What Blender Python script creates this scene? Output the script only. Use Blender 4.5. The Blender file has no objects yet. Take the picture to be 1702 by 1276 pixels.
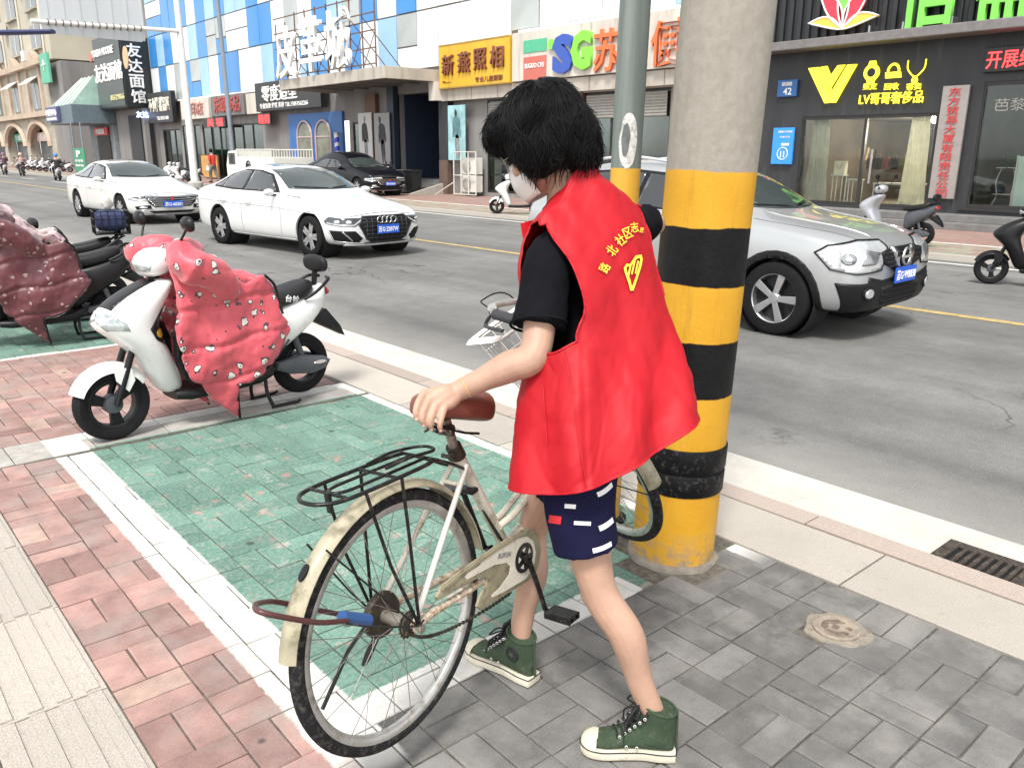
import bpy, bmesh, math, random
from math import pi, sin, cos, radians as R
from mathutils import Vector as V, Matrix, noise
from mathutils.bvhtree import BVHTree
from mathutils.geometry import delaunay_2d_cdt
random.seed(7)
SC = bpy.context.scene
COL = SC.collection
# ------------------------------------------------------------------ camera, sky, sun, exposure
FPX, HC = 1360.0, 1.55                 # focal length in pixels of a 1702 px wide frame, eye height
PITCH, ROLL = math.atan(382 / 1360), 0.0055
AZ = math.atan(1222 / math.hypot(FPX, 382))       # the street's far direction (+Y) lies this far left of the view
HD = V((sin(AZ), cos(AZ), 0)); RT = V((cos(AZ), -sin(AZ), 0))
FW = HD * cos(PITCH) + V((0, 0, -sin(PITCH))); UP = RT.cross(FW)
RR = RT * cos(ROLL) + UP * sin(ROLL); UU = UP * cos(ROLL) - RT * sin(ROLL)
EYE = V((0, 0, HC))
cam = bpy.data.cameras.new('camera'); camo = bpy.data.objects.new('camera', cam); COL.objects.link(camo)
cam.sensor_width = 36; cam.lens = 36 * FPX / 1702; cam.clip_start = 0.05; cam.clip_end = 2000
cm = Matrix((RR, UU, -FW)).transposed().to_4x4(); cm.translation = EYE
camo.matrix_world = cm; SC.camera = camo
SUN_EL, SUN_AZ = R(58), R(215)          # high soft sun behind the camera, azimuth as (x,y) angle
sd = V((cos(SUN_EL) * cos(SUN_AZ), cos(SUN_EL) * sin(SUN_AZ), sin(SUN_EL)))
wd = bpy.data.worlds.new('World'); SC.world = wd; wd.use_nodes = True
wn = wd.node_tree.nodes; wl = wd.node_tree.links
sky = wn.new('ShaderNodeTexSky'); sky.sky_type = 'NISHITA'; sky.sun_disc = False
sky.sun_elevation = SUN_EL; sky.sun_rotation = math.atan2(sd.x, sd.y); sky.dust_density = 1.0; sky.air_density = 1.0; sky.ozone_density = 1
hs = wn.new('ShaderNodeHueSaturation'); hs.inputs['Saturation'].default_value = 0.12   # a white overcast sky
wl.new(sky.outputs[0], hs.inputs['Color']); wl.new(hs.outputs[0], wn['Background'].inputs[0])
wn['Background'].inputs[1].default_value = 0.115
sun = bpy.data.lights.new('sun', 'SUN'); sun.energy = 1.5; sun.angle = R(12); sun.color = (1, .97, .92)
suno = bpy.data.objects.new('sun', sun); COL.objects.link(suno); suno.rotation_euler = sd.to_track_quat('Z', 'Y').to_euler()
SC.view_settings.view_transform = 'Standard'; SC.view_settings.look = 'None'
SC.view_settings.exposure = 1.5; SC.view_settings.gamma = 1
SC.cycles.max_bounces = 6; SC.cycles.use_denoising = True
# ------------------------------------------------------------------ pixel helpers (of the 1702x1276 photograph)
def ray(x, y): return FW + RR * ((x - 851) / FPX) - UU * ((y - 638) / FPX)
def G(x, y, z=0.0): d = ray(x, y); return EYE + d * ((z - HC) / d.z)
def PX(x, y, X0): d = ray(x, y); return EYE + d * (X0 / d.x)
def PY(x, y, Y0): d = ray(x, y); return EYE + d * (Y0 / d.y)
def PD(x, y, dep): return EYE + ray(x, y) * dep
# ------------------------------------------------------------------ mesh helpers
def wm(o): return (wm(o.parent) @ o.matrix_parent_inverse if o.parent else Matrix()) @ o.matrix_basis
def obj(name, m, mt=None, parent=None, world=False, smooth=None):
    if isinstance(m, bmesh.types.BMesh):
        me = bpy.data.meshes.new(name); m.normal_update(); m.to_mesh(me); m.free()
    else: me = m
    o = bpy.data.objects.new(name, me); COL.objects.link(o)
    if mt is not None:
        me.materials.clear()
        for q in (mt if isinstance(mt, (list, tuple)) else [mt]): me.materials.append(q)
    if parent is not None:
        o.parent = parent
        if world: o.matrix_parent_inverse = wm(parent).inverted()
    if smooth is not None: shade(o, smooth)
    return o
def shade(o, ang=35):
    me = o.data
    if ang >= 180:
        me.polygons.foreach_set('use_smooth', [True] * len(me.polygons)); return
    me.polygons.foreach_set('use_smooth', [True] * len(me.polygons))
    bm = bmesh.new(); bm.from_mesh(me); ca = R(ang)
    for e in bm.edges: e.smooth = not (len(e.link_faces) == 2 and e.calc_face_angle(0) > ca)
    bm.to_mesh(me); bm.free()
def thing(name, label, cat, loc=(0, 0, 0), rotz=0.0, group=None, matrix=None):
    o = bpy.data.objects.new(name, None); COL.objects.link(o); o.empty_display_size = .1
    if matrix is not None: o.matrix_basis = matrix
    else: o.location = loc; o.rotation_euler = (0, 0, rotz)
    return tag(o, label, cat, group)
def tag(o, label=None, cat=None, group=None, kind=None):
    if label: o['label'] = label
    if cat: o['category'] = cat
    if group: o['group'] = group
    if kind: o['kind'] = kind
    return o
def dup(root, matrix=None, label=None, parent=None):
    r = root.copy(); COL.objects.link(r)
    if parent is not None: r.parent = parent
    if matrix is not None: r.matrix_basis = matrix
    if label: r['label'] = label
    for ch in list(root.children): dup(ch, None, None, r)
    return r
def TR(loc, rz=0.0, rx=0.0, ry=0.0, s=1.0):
    return Matrix.Translation(V(loc)) @ Matrix.Rotation(rz, 4, 'Z') @ Matrix.Rotation(ry, 4, 'Y') @ Matrix.Rotation(rx, 4, 'X') @ Matrix.Diagonal((s, s, s, 1))
def box(bm, c, s, rz=0, bev=0, m=None):
    r = bmesh.ops.create_cube(bm, size=1.0)
    mx = Matrix.Translation(V(c)) @ Matrix.Rotation(rz, 4, 'Z') @ Matrix.Diagonal((s[0], s[1], s[2], 1))
    if m is not None: mx = m @ mx
    bmesh.ops.transform(bm, matrix=mx, verts=r['verts'])
    if bev:
        es = list({e for v in r['verts'] for e in v.link_edges})
        bmesh.ops.bevel(bm, geom=es, offset=bev, segments=2, profile=.5, affect='EDGES')
    return bm
def bxm(c, s, rz=0, bev=0): return box(bmesh.new(), c, s, rz, bev)
def bx2(a, b, bev=0, bm=None):
    a = V(a); b = V(b)
    return box(bm or bmesh.new(), (a + b) / 2, [max(abs(q), .0005) for q in (b - a)], 0, bev)
def frame_for(t, ref=None):
    t = t.normalized(); r = ref if ref is not None else V((0, 0, 1))
    if abs(t.dot(r)) > .95: r = V((1, 0, 0))
    a = t.cross(r).normalized(); return a, a.cross(t).normalized()
def catmull(pts, n=6, closed=False):
    pts = [V(p) for p in pts]; out = []; N = len(pts)
    rng = range(N if closed else N - 1)
    for i in rng:
        p1, p2 = pts[i], pts[(i + 1) % N]
        p0 = pts[i - 1] if (i > 0 or closed) else p1 * 2 - p2
        p3 = pts[(i + 2) % N] if (i + 2 < N or closed) else p2 * 2 - p1
        for k in range(n):
            t = k / n
            out.append(.5 * ((2 * p1) + (p2 - p0) * t + (2 * p0 - 5 * p1 + 4 * p2 - p3) * t * t + (3 * p1 - p0 - 3 * p2 + p3) * t ** 3))
    if not closed: out.append(pts[-1].copy())
    return out
def tube(bm, pts, r, seg=8, closed=False, caps=True, ref=None, flat=None):
    """sweep a circle (or ellipse r*(1,flat)) along a path; r may be a list"""
    pts = [V(p) for p in pts]; n = len(pts); rings = []; a = None
    for i, p in enumerate(pts):
        t = (pts[(i + 1) % n] - pts[i - 1]) if closed else (pts[min(i + 1, n - 1)] - pts[max(i - 1, 0)])
        t = t.normalized()
        if a is None or ref is not None: a, b = frame_for(t, ref)
        else:
            a = (a - t * a.dot(t)); a = a.normalized() if a.length > 1e-6 else frame_for(t)[0]; b = a.cross(t)
        q = r[i] if isinstance(r, (list, tuple)) else r
        fl = (flat[i] if isinstance(flat, (list, tuple)) else flat) if flat else 1
        rings.append([bm.verts.new(p + a * (q * cos(k * 2 * pi / seg)) + b * (q * fl * sin(k * 2 * pi / seg))) for k in range(seg)])
    for i in range(n if closed else n - 1):
        A, B = rings[i], rings[(i + 1) % n]
        for k in range(seg): 
            try: bm.faces.new((A[k], A[(k + 1) % seg], B[(k + 1) % seg], B[k]))
            except ValueError: pass
    if caps and not closed:
        bm.faces.new(rings[0][::-1]); bm.faces.new(rings[-1])
    return bm
def tb(pts, r, seg=8, **k): 
    bm = tube(bmesh.new(), pts, r, seg, **k); bmesh.ops.recalc_face_normals(bm, faces=bm.faces); return bm
def lathe(bm, prof, axis='Z', seg=32, c=(0, 0, 0), closed=False):
    """prof: list of (radius, height)"""
    c = V(c); rings = []
    for (r, h) in prof:
        ring = []
        for k in range(seg):
            a = 2 * pi * k / seg
            p = {'Z': V((r * cos(a), r * sin(a), h)), 'Y': V((r * cos(a), h, r * sin(a))), 'X': V((h, r * cos(a), r * sin(a)))}[axis]
            ring.append(bm.verts.new(c + p))
        rings.append(ring)
    m = len(rings)
    for i in range(m if closed else m - 1):
        A, B = rings[i], rings[(i + 1) % m]
        for k in range(seg): bm.faces.new((A[k], A[(k + 1) % seg], B[(k + 1) % seg], B[k]))
    if not closed:
        if prof[0][0] > 1e-5: bm.faces.new(rings[0][::-1])
        if prof[-1][0] > 1e-5: bm.faces.new(rings[-1])
    bmesh.ops.remove_doubles(bm, verts=bm.verts, dist=1e-5)
    bmesh.ops.recalc_face_normals(bm, faces=bm.faces)
    return bm
def loft(bm, secs, closed=True, caps=True):
    rings = [[bm.verts.new(V(p)) for p in s] for s in secs]; n = len(rings[0])
    for A, B in zip(rings, rings[1:]):
        for k in range(n if closed else n - 1):
            bm.faces.new((A[k], A[(k + 1) % n], B[(k + 1) % n], B[k]))
    if caps and closed: bm.faces.new(rings[0][::-1]); bm.faces.new(rings[-1])
    bmesh.ops.recalc_face_normals(bm, faces=bm.faces)
    return bm
def prism(bm, poly, h0, h1, plane='XY', bev=0):
    """extrude a 2D polygon: plane names the axes of the polygon, the third is the depth"""
    def P(u, v, h): return {'XY': V((u, v, h)), 'XZ': V((u, h, v)), 'YZ': V((h, u, v))}[plane]
    a = [bm.verts.new(P(u, v, h0)) for u, v in poly]; b = [bm.verts.new(P(u, v, h1)) for u, v in poly]; n = len(poly)
    fs = [bm.faces.new(a), bm.faces.new(b[::-1])]
    for k in range(n): fs.append(bm.faces.new((a[k], b[k], b[(k + 1) % n], a[(k + 1) % n])))
    bmesh.ops.recalc_face_normals(bm, faces=fs)
    if bev:
        es = [e for e in {e for f in fs[:2] for e in f.edges}]
        bmesh.ops.bevel(bm, geom=es, offset=bev, segments=2, profile=.5, affect='EDGES')
    return bm
def ell(c, rx, ry, n=16, a0=0, a1=2 * pi, full=True):
    m = n if full else n - 1
    return [(c[0] + rx * cos(a0 + (a1 - a0) * k / m), c[1] + ry * sin(a0 + (a1 - a0) * k / m)) for k in range(n)]
TMP = bpy.data.scenes.new('workbench')          # modifiers and text are evaluated here, away from the big scene
def tmp_eval(o):
    vl = TMP.view_layers[0]; vl.update(); return bpy.data.meshes.new_from_object(o.evaluated_get(vl.depsgraph))
def subsurf(bm, lv=1):
    """Catmull-Clark a bmesh through the modifier"""
    me = bpy.data.meshes.new('tmp'); bm.to_mesh(me); bm.free()
    o = bpy.data.objects.new('tmp', me); TMP.collection.objects.link(o)
    md = o.modifiers.new('s', 'SUBSURF'); md.levels = lv; md.render_levels = lv
    return _bake(o)
def _bake(o):
    m2 = tmp_eval(o)
    b = bmesh.new(); b.from_mesh(m2); me = o.data; bpy.data.objects.remove(o); bpy.data.meshes.remove(me); bpy.data.meshes.remove(m2)
    return b
def remesh(bm, vox, smooth=6, fac=.5):
    me = bpy.data.meshes.new('tmp'); bm.to_mesh(me); bm.free()
    o = bpy.data.objects.new('tmp', me); TMP.collection.objects.link(o)
    md = o.modifiers.new('r', 'REMESH'); md.mode = 'VOXEL'; md.voxel_size = vox
    if smooth: s = o.modifiers.new('s', 'SMOOTH'); s.iterations = smooth; s.factor = fac
    return _bake(o)
def boolean(bm, cutters):
    """subtract closed bmeshes"""
    me = bpy.data.meshes.new('tmp'); bm.to_mesh(me); bm.free()
    o = bpy.data.objects.new('tmp', me); TMP.collection.objects.link(o); cs = []
    for c in cutters:
        m = bpy.data.meshes.new('cut'); c.to_mesh(m); c.free()
        q = bpy.data.objects.new('cut', m); TMP.collection.objects.link(q); cs.append(q)
        md = o.modifiers.new('b', 'BOOLEAN'); md.operation = 'DIFFERENCE'; md.object = q; md.solver = 'EXACT'
    r = _bake(o)
    for q in cs: m = q.data; bpy.data.objects.remove(q); bpy.data.meshes.remove(m)
    return r
def bvh(bm): return BVHTree.FromBMesh(bm)
def fill2d(loops, step):
    """triangulate 2D outline(s) with interior grid points -> verts, tris (even-odd by nesting)"""
    vs, es = [], []
    for lp in loops:
        dense = []
        for i, p in enumerate(lp):
            q = lp[(i + 1) % len(lp)]; d = math.hypot(q[0] - p[0], q[1] - p[1]); k = max(1, int(d / step))
            dense += [(p[0] + (q[0] - p[0]) * j / k, p[1] + (q[1] - p[1]) * j / k) for j in range(k)]
        b = len(vs); n = len(dense); vs += [V(p) for p in dense]; es += [(b + i, b + (i + 1) % n) for i in range(n)]
    lp = loops[0]; xs = [p[0] for p in lp]; ys = [p[1] for p in lp]
    def inside(x, y):
        c = False
        for l in loops:
            n = len(l); j = n - 1
            for i in range(n):
                if (l[i][1] > y) != (l[j][1] > y) and x < (l[j][0] - l[i][0]) * (y - l[i][1]) / (l[j][1] - l[i][1]) + l[i][0]: c = not c
                j = i
        return c
    y = min(ys) + step / 2; 
    while y < max(ys):
        x = min(xs) + step / 2
        while x < max(xs):
            if inside(x, y): vs.append(V((x, y)))
            x += step
        y += step
    r = delaunay_2d_cdt(vs, es, [], 0, 1e-6)
    tris = [f for f in r[2] if inside(sum(r[0][i][0] for i in f) / len(f), sum(r[0][i][1] for i in f) / len(f))]
    return r[0], tris
def project(vs, tris, tree, P0, U, W, D, off=.003, thick=.004, maxd=3.0):
    """drop a flat patch (2D verts in the frame P0,U,W) along D onto a surface, standing off it, with a rim"""
    bm = bmesh.new(); P0, U, W, D = V(P0), V(U), V(W), V(D).normalized(); top = []
    for v in vs:
        p = P0 + U * v[0] + W * v[1]; h = tree.ray_cast(p, D, maxd)
        if h[0] is None: top.append(None)
        else:
            nn = h[1] if h[1].dot(D) < 0 else -h[1]; top.append(bm.verts.new(h[0] + (nn * .7 - D * .3).normalized() * off))
    fs = []
    for f in tris:
        q = [top[i] for i in f]
        if None in q or len(set(q)) < 3: continue
        try: fs.append(bm.faces.new(q))
        except ValueError: pass
    for v in [v for v in bm.verts if not v.link_faces]: bm.verts.remove(v)
    bmesh.ops.recalc_face_normals(bm, faces=bm.faces)
    if fs:
        bm.normal_update()
        s = sum((f.normal.dot(D) for f in bm.faces))
        if s > 0: bmesh.ops.reverse_faces(bm, faces=bm.faces)
    if thick:
        be = [e for e in bm.edges if len(e.link_faces) == 1]
        if be:
            r = bmesh.ops.extrude_edge_only(bm, edges=be)
            for v in r['geom']:
                if isinstance(v, bmesh.types.BMVert): v.co += D * thick
            bmesh.ops.recalc_face_normals(bm, faces=bm.faces)
    return bm
def patch(tree, loops, step, P0, U, W, D, off=.003, thick=.006, maxd=3.0):
    if not isinstance(loops[0][0], (tuple, list, V)): loops = [loops]
    vs, ts = fill2d(loops, step); return project(vs, ts, tree, P0, U, W, D, off, thick, maxd)
def text_mesh(s, size=1.0, depth=.01, off=0.0, width=None, height=None, shear=0, res=2, center=True, spacing=1.0):
    """lettering in the XY plane facing +Z"""
    c = bpy.data.curves.new('t', 'FONT'); c.body = s; c.size = size; c.offset = off * size; c.extrude = depth / 2; c.shear = shear; c.resolution_u = res
    c.space_character = spacing; c.fill_mode = 'FRONT' if depth == 0 else 'BOTH'
    o = bpy.data.objects.new('t', c); TMP.collection.objects.link(o)
    me = tmp_eval(o)
    bpy.data.objects.remove(o); bpy.data.curves.remove(c)
    bm = bmesh.new(); bm.from_mesh(me); bpy.data.meshes.remove(me)
    xs = [v.co.x for v in bm.verts] or [0]; ys = [v.co.y for v in bm.verts] or [0]
    w = max(xs) - min(xs) or 1; h = max(ys) - min(ys) or 1
    sx = width / w if width else 1; sy = height / h if height else (sx if width else 1)
    if height and not width: sx = sy
    cx, cy = (min(xs) + max(xs)) / 2, (min(ys) + max(ys)) / 2
    for v in bm.verts: v.co = V(((v.co.x - cx) * sx, (v.co.y - cy) * sy, v.co.z)) if center else V(((v.co.x - min(xs)) * sx, (v.co.y - min(ys)) * sy, v.co.z))
    return bm
def xf(bm, m): bmesh.ops.transform(bm, matrix=m, verts=bm.verts); return bm
def join(*bms):
    a = bms[0]
    for b in bms[1:]:
        m = bpy.data.meshes.new('j'); b.to_mesh(m); b.free(); a.from_mesh(m); bpy.data.meshes.remove(m)
    return a
def FACE(p, n, up=(0, 0, 1)):
    """matrix that puts an XY-plane graphic at p, its front facing n"""
    n = V(n).normalized(); u = V(up); x = u.cross(n).normalized(); y = n.cross(x)
    m = Matrix((x, y, n)).transposed().to_4x4(); m.translation = V(p); return m
# ------------------------------------------------------------------ materials
MATS = {}
def mat(name, col, rough=.6, metal=0.0, var=.12, scale=6.0, bump=0.0, bscale=80.0, coat=0.0, emit=0.0, alpha=None, trans=0.0, spec=.5, dirt=None, dirt_amt=.0, streak=False, rvar=.08):
    if name in MATS: return MATS[name]
    m = bpy.data.materials.new(name); m.use_nodes = True; nt = m.node_tree; b = nt.nodes['Principled BSDF']; L = nt.links.new
    c = (*col, 1)
    b.inputs['Roughness'].default_value = rough; b.inputs['Metallic'].default_value = metal
    b.inputs['Coat Weight'].default_value = coat; b.inputs['Coat Roughness'].default_value = .05
    b.inputs['Transmission Weight'].default_value = trans; b.inputs['Specular IOR Level'].default_value = spec
    tc = nt.nodes.new('ShaderNodeTexCoord')
    src = tc.outputs['Object']
    if streak:
        mp = nt.nodes.new('ShaderNodeMapping'); mp.inputs['Scale'].default_value = (1, 1, .12); L(src, mp.inputs[0]); src = mp.outputs[0]
    no = nt.nodes.new('ShaderNodeTexNoise'); no.inputs['Scale'].default_value = scale; no.inputs['Detail'].default_value = 6; no.inputs['Roughness'].default_value = .6; L(src, no.inputs['Vector'])
    rp = nt.nodes.new('ShaderNodeMapRange'); rp.inputs[1].default_value = .3; rp.inputs[2].default_value = .7
    rp.inputs[3].default_value = 1 - var; rp.inputs[4].default_value = 1 + var * .6; L(no.outputs[0], rp.inputs[0])
    mx = nt.nodes.new('ShaderNodeMix'); mx.data_type = 'RGBA'; mx.blend_type = 'MULTIPLY'; mx.inputs[0].default_value = 1
    mx.inputs[6].default_value = c; L(rp.outputs[0], mx.inputs[7]); out = mx.outputs[2]
    if dirt is not None:
        n2 = nt.nodes.new('ShaderNodeTexNoise'); n2.inputs['Scale'].default_value = scale * 2.3; n2.inputs['Detail'].default_value = 9; n2.inputs['Roughness'].default_value = .7; L(src, n2.inputs['Vector'])
        r2 = nt.nodes.new('ShaderNodeMapRange'); r2.inputs[1].default_value = .62 - .25 * dirt_amt; r2.inputs[2].default_value = .72 - .1 * dirt_amt; L(n2.outputs[0], r2.inputs[0])
        m2 = nt.nodes.new('ShaderNodeMix'); m2.data_type = 'RGBA'; L(r2.outputs[0], m2.inputs[0]); L(out, m2.inputs[6]); m2.inputs[7].default_value = (*dirt, 1); out = m2.outputs[2]
    L(out, b.inputs['Base Color'])
    if rvar:
        r3 = nt.nodes.new('ShaderNodeMapRange'); r3.inputs[3].default_value = max(.02, rough - rvar); r3.inputs[4].default_value = min(1, rough + rvar); L(no.outputs[0], r3.inputs[0]); L(r3.outputs[0], b.inputs['Roughness'])
    if bump:
        n3 = nt.nodes.new('ShaderNodeTexNoise'); n3.inputs['Scale'].default_value = bscale; n3.inputs['Detail'].default_value = 4; L(tc.outputs['Object'], n3.inputs['Vector'])
        bp = nt.nodes.new('ShaderNodeBump'); bp.inputs['Strength'].default_value = bump; bp.inputs['Distance'].default_value = .01; L(n3.outputs[0], bp.inputs['Height']); L(bp.outputs[0], b.inputs['Normal'])
    if emit: L(out, b.inputs['Emission Color']); b.inputs['Emission Strength'].default_value = emit
    if alpha is not None: b.inputs['Alpha'].default_value = alpha
    MATS[name] = m; return m
class NT:
    """tiny node language for the ground materials"""
    def __init__(s, name):
        s.m = bpy.data.materials.new(name); s.m.use_nodes = True; s.t = s.m.node_tree; s.b = s.t.nodes['Principled BSDF']
    def n(s, k): return s.t.nodes.new('ShaderNode' + k)
    def l(s, a, b):
        if isinstance(a, (int, float)): b.default_value = a
        elif isinstance(a, tuple): b.default_value = (*a, 1) if len(a) == 3 and len(b.default_value) == 4 else a
        else: s.t.links.new(a, b)
    def math(s, op, a, b=0.0, c=None):
        n = s.n('Math'); n.operation = op; s.l(a, n.inputs[0]); s.l(b, n.inputs[1])
        if c is not None: s.l(c, n.inputs[2])
        return n.outputs[0]
    def noise(s, vec, scale, detail=5, rough=.6):
        n = s.n('TexNoise'); s.l(vec, n.inputs['Vector']); n.inputs['Scale'].default_value = scale; n.inputs['Detail'].default_value = detail; n.inputs['Roughness'].default_value = rough
        return n.outputs[0]
    def map(s, v, a, b, c=0.0, d=1.0):
        n = s.n('MapRange'); s.l(v, n.inputs[0])
        for i, q in enumerate((a, b, c, d)): n.inputs[i + 1].default_value = q
        return n.outputs[0]
    def mix(s, f, a, b, mode='MIX'):
        n = s.n('Mix'); n.data_type = 'RGBA'; n.blend_type = mode; s.l(f, n.inputs[0]); s.l(a, n.inputs[6]); s.l(b, n.inputs[7]); return n.outputs[2]
    def pos(s):
        g = s.n('NewGeometry'); x = s.n('SeparateXYZ'); s.l(g.outputs['Position'], x.inputs[0]); return g.outputs['Position'], x.outputs[0], x.outputs[1], x.outputs[2]
    def band(s, v, a, b, soft=.004):
        return s.math('MULTIPLY', s.map(v, a - soft, a + soft), s.map(v, b - soft, b + soft, 1.0, 0.0))
    def bump(s, h, strength=.3, dist=.01):
        n = s.n('Bump'); n.inputs['Strength'].default_value = strength; n.inputs['Distance'].default_value = dist; s.l(h, n.inputs['Height']); s.l(n.outputs[0], s.b.inputs['Normal'])
# ------------------------------------------------------------------ ground materials
def paver_material():
    t = NT('paver'); P, X, Y, Z = t.pos(); oi = t.n('ObjectInfo')
    n1 = t.noise(P, 9, 6); n2 = t.noise(P, 60, 6, .75); n3 = t.noise(P, 3.2, 5, .65); nf = t.noise(P, 260, 3)
    base = t.mix(1.0, oi.outputs['Color'], t.map(oi.outputs['Random'], 0, 1, .78, 1.18), 'MULTIPLY')
    base = t.mix(1.0, base, t.map(n1, .3, .7, .74, 1.2), 'MULTIPLY')
    base = t.mix(1.0, base, t.map(nf, .3, .7, .85, 1.15), 'MULTIPLY')
    base = t.mix(t.map(n3, .48, .68, 0, .6), base, (.27, .255, .23))        # lime bloom and dust
    base = t.mix(t.map(t.noise(P, 5.1, 7, .7), .6, .72, 0, .5), base, (.07, .065, .055))   # grime
    wob = t.math('MULTIPLY', t.math('SUBTRACT', t.noise(P, 38, 5, .75), .5), .026)
    Xw = t.math('ADD', X, wob); Yw = t.math('ADD', Y, wob)
    def rect(x0, x1, y0, y1): return t.math('MULTIPLY', t.band(Xw, x0, x1), t.band(Yw, y0, y1))
    green = t.math('MAXIMUM', rect(.92, 2.72, 1.76, 4.66), rect(.4, 2.72, 7.25, 10.6))
    wear = t.math('MULTIPLY', t.map(n2, .66, .60), t.map(t.math('ADD', t.math('MULTIPLY', n1, .5), t.math('MULTIPLY', t.noise(P, 2.1, 6, .7), .5)), .625, .57))
    gcol = t.mix(t.map(n3, .35, .65), (.065, .16, .122), (.12, .225, .18))
    gcol = t.mix(t.map(n2, .42, .62, 0, .5), gcol, (.26, .36, .29))
    gcol = t.mix(t.map(t.noise(P, 7.5, 8, .75), .54, .70, 0, .7), gcol, (.36, .36, .31))   # rubbed and dusty
    gcol = t.mix(1.0, gcol, t.map(oi.outputs['Random'], 0, 1, .82, 1.15), 'MULTIPLY')
    col = t.mix(t.math('MULTIPLY', green, wear), base, gcol)
    w = None
    for r in ((.825, 1.0, .9, 4.97), (.82, 2.15, 1.735, 1.865), (2.655, 2.80, .0, 4.97), (.95, 2.80, 4.84, 4.97), (-.2, 2.8, 7.17, 7.25)):
        q = rect(*r); w = q if w is None else t.math('MAXIMUM', w, q)
    w = t.math('MULTIPLY', w, t.map(Y, 1.55, 1.7))
    ww = t.math('MULTIPLY', t.map(n2, .72, .66), t.map(t.math('ADD', t.math('MULTIPLY', n1, .6), t.math('MULTIPLY', n2, .4)), .66, .61))
    wc = t.mix(t.map(n3, .4, .7), (.62, .61, .58), (.46, .45, .41)); wc = t.mix(t.map(n1, .5, .72, 0, .5), wc, (.36, .34, .30))
    col = t.mix(t.math('MULTIPLY', w, ww), col, wc)
    gv = t.n('TexVoronoi'); gv.inputs['Scale'].default_value = 4.2; t.l(P, gv.inputs['Vector'])
    col = t.mix(t.math('MULTIPLY', t.map(gv.outputs['Distance'], .085, .06), t.map(t.noise(P, 1.7, 2), .5, .52, 0, .75)), col, (.035, .033, .03))       # old gum and oil spots
    t.l(col, t.b.inputs['Base Color']); t.b.inputs['Roughness'].default_value = .82
    t.bump(t.math('ADD', t.math('MULTIPLY', n2, .6), nf), .22, .006); return t.m
def granite_material(name, a, b, rough=.75, speck=.5):
    t = NT(name); P, X, Y, Z = t.pos(); oi = t.n('ObjectInfo')
    v = t.noise(P, 190, 3, .8); n1 = t.noise(P, 4, 6, .65); n2 = t.noise(P, 14, 6, .7)
    c = t.mix(t.map(v, .42, .6), a, b)
    c = t.mix(t.map(t.noise(P, 330, 2), .62, .7, 0, speck), c, (.10, .09, .08))
    c = t.mix(t.map(n1, .45, .7, 0, .45), c, (.33, .31, .26)); c = t.mix(t.map(n2, .6, .75, 0, .45), c, (.17, .155, .13))
    c = t.mix(1.0, c, t.map(oi.outputs['Random'], 0, 1, .85, 1.1), 'MULTIPLY')
    t.l(c, t.b.inputs['Base Color']); t.b.inputs['Roughness'].default_value = rough; t.bump(v, .25, .004); return t.m
def asphalt_material():
    t = NT('asphalt'); P, X, Y, Z = t.pos()
    v = t.n('TexVoronoi'); v.inputs['Scale'].default_value = 130; t.l(P, v.inputs['Vector'])
    n1 = t.noise(P, .55, 6, .6); n2 = t.noise(P, 6, 6, .7); n3 = t.noise(P, 160, 3, .7)
    c = t.mix(t.map(v.outputs['Distance'], .15, .55), (.22, .215, .203), (.135, .132, .125))
    c = t.mix(t.map(n3, .56, .66, 0, .7), c, (.25, .24, .22))
    c = t.mix(1.0, c, t.map(n1, .3, .7, .78, 1.22), 'MULTIPLY'); c = t.mix(1.0, c, t.map(n2, .3, .7, .86, 1.12), 'MULTIPLY')
    st = t.n('Mapping'); st.inputs['Scale'].default_value = (1.1, .035, 1); t.l(P, st.inputs[0])
    c = t.mix(1.0, c, t.map(t.noise(st.outputs[0], 1.3, 5, .6), .35, .65, .80, 1.15), 'MULTIPLY')     # wheel tracks
    dust = t.math('MULTIPLY', t.map(t.math('ADD', X, t.math('MULTIPLY', t.math('SUBTRACT', t.noise(P, 2.2, 6, .7), .5), .9)), 3.55, 4.5, 1, 0), .75)
    c = t.mix(dust, c, (.30, .285, .26))                                                             # dust swept to the kerb
    ol = t.n('TexVoronoi'); ol.inputs['Scale'].default_value = .45; t.l(P, ol.inputs['Vector'])
    c = t.mix(t.math('MULTIPLY', t.map(ol.outputs['Distance'], .12, .02), t.map(n2, .45, .6, 0, .7)), c, (.028, .028, .027))
    ck = t.n('TexVoronoi'); ck.feature = 'DISTANCE_TO_EDGE'; ck.inputs['Scale'].default_value = .33; wv = t.n('VectorMath'); wv.operation = 'ADD'; nz = t.n('TexNoise'); nz.inputs['Scale'].default_value = 1.6; nz.inputs['Detail'].default_value = 6; t.l(P, nz.inputs['Vector']); t.l(P, wv.inputs[0]); t.l(nz.outputs['Color'], wv.inputs[1]); t.l(wv.outputs[0], ck.inputs['Vector'])
    c = t.mix(t.math('MULTIPLY', t.map(ck.outputs['Distance'], .006, .002), t.map(t.noise(P, .23, 3), .5, .58, 0, .8)), c, (.035, .034, .032))       # sealed cracks
    t.l(c, t.b.inputs['Base Color']); t.l(t.map(n1, .3, .7, .72, .88), t.b.inputs['Roughness']); t.bump(t.math('ADD', v.outputs['Distance'], n3), .5, .006); return t.m
def sand_material():
    t = NT('joint_sand'); P, X, Y, Z = t.pos()
    t.l(t.mix(t.map(t.noise(P, 30, 6, .7), .35, .65), (.05, .045, .038), (.14, .125, .10)), t.b.inputs['Base Color']); t.b.inputs['Roughness'].default_value = .95; return t.m
PAV = paver_material(); SAND = sand_material(); ASPH = asphalt_material()
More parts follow.
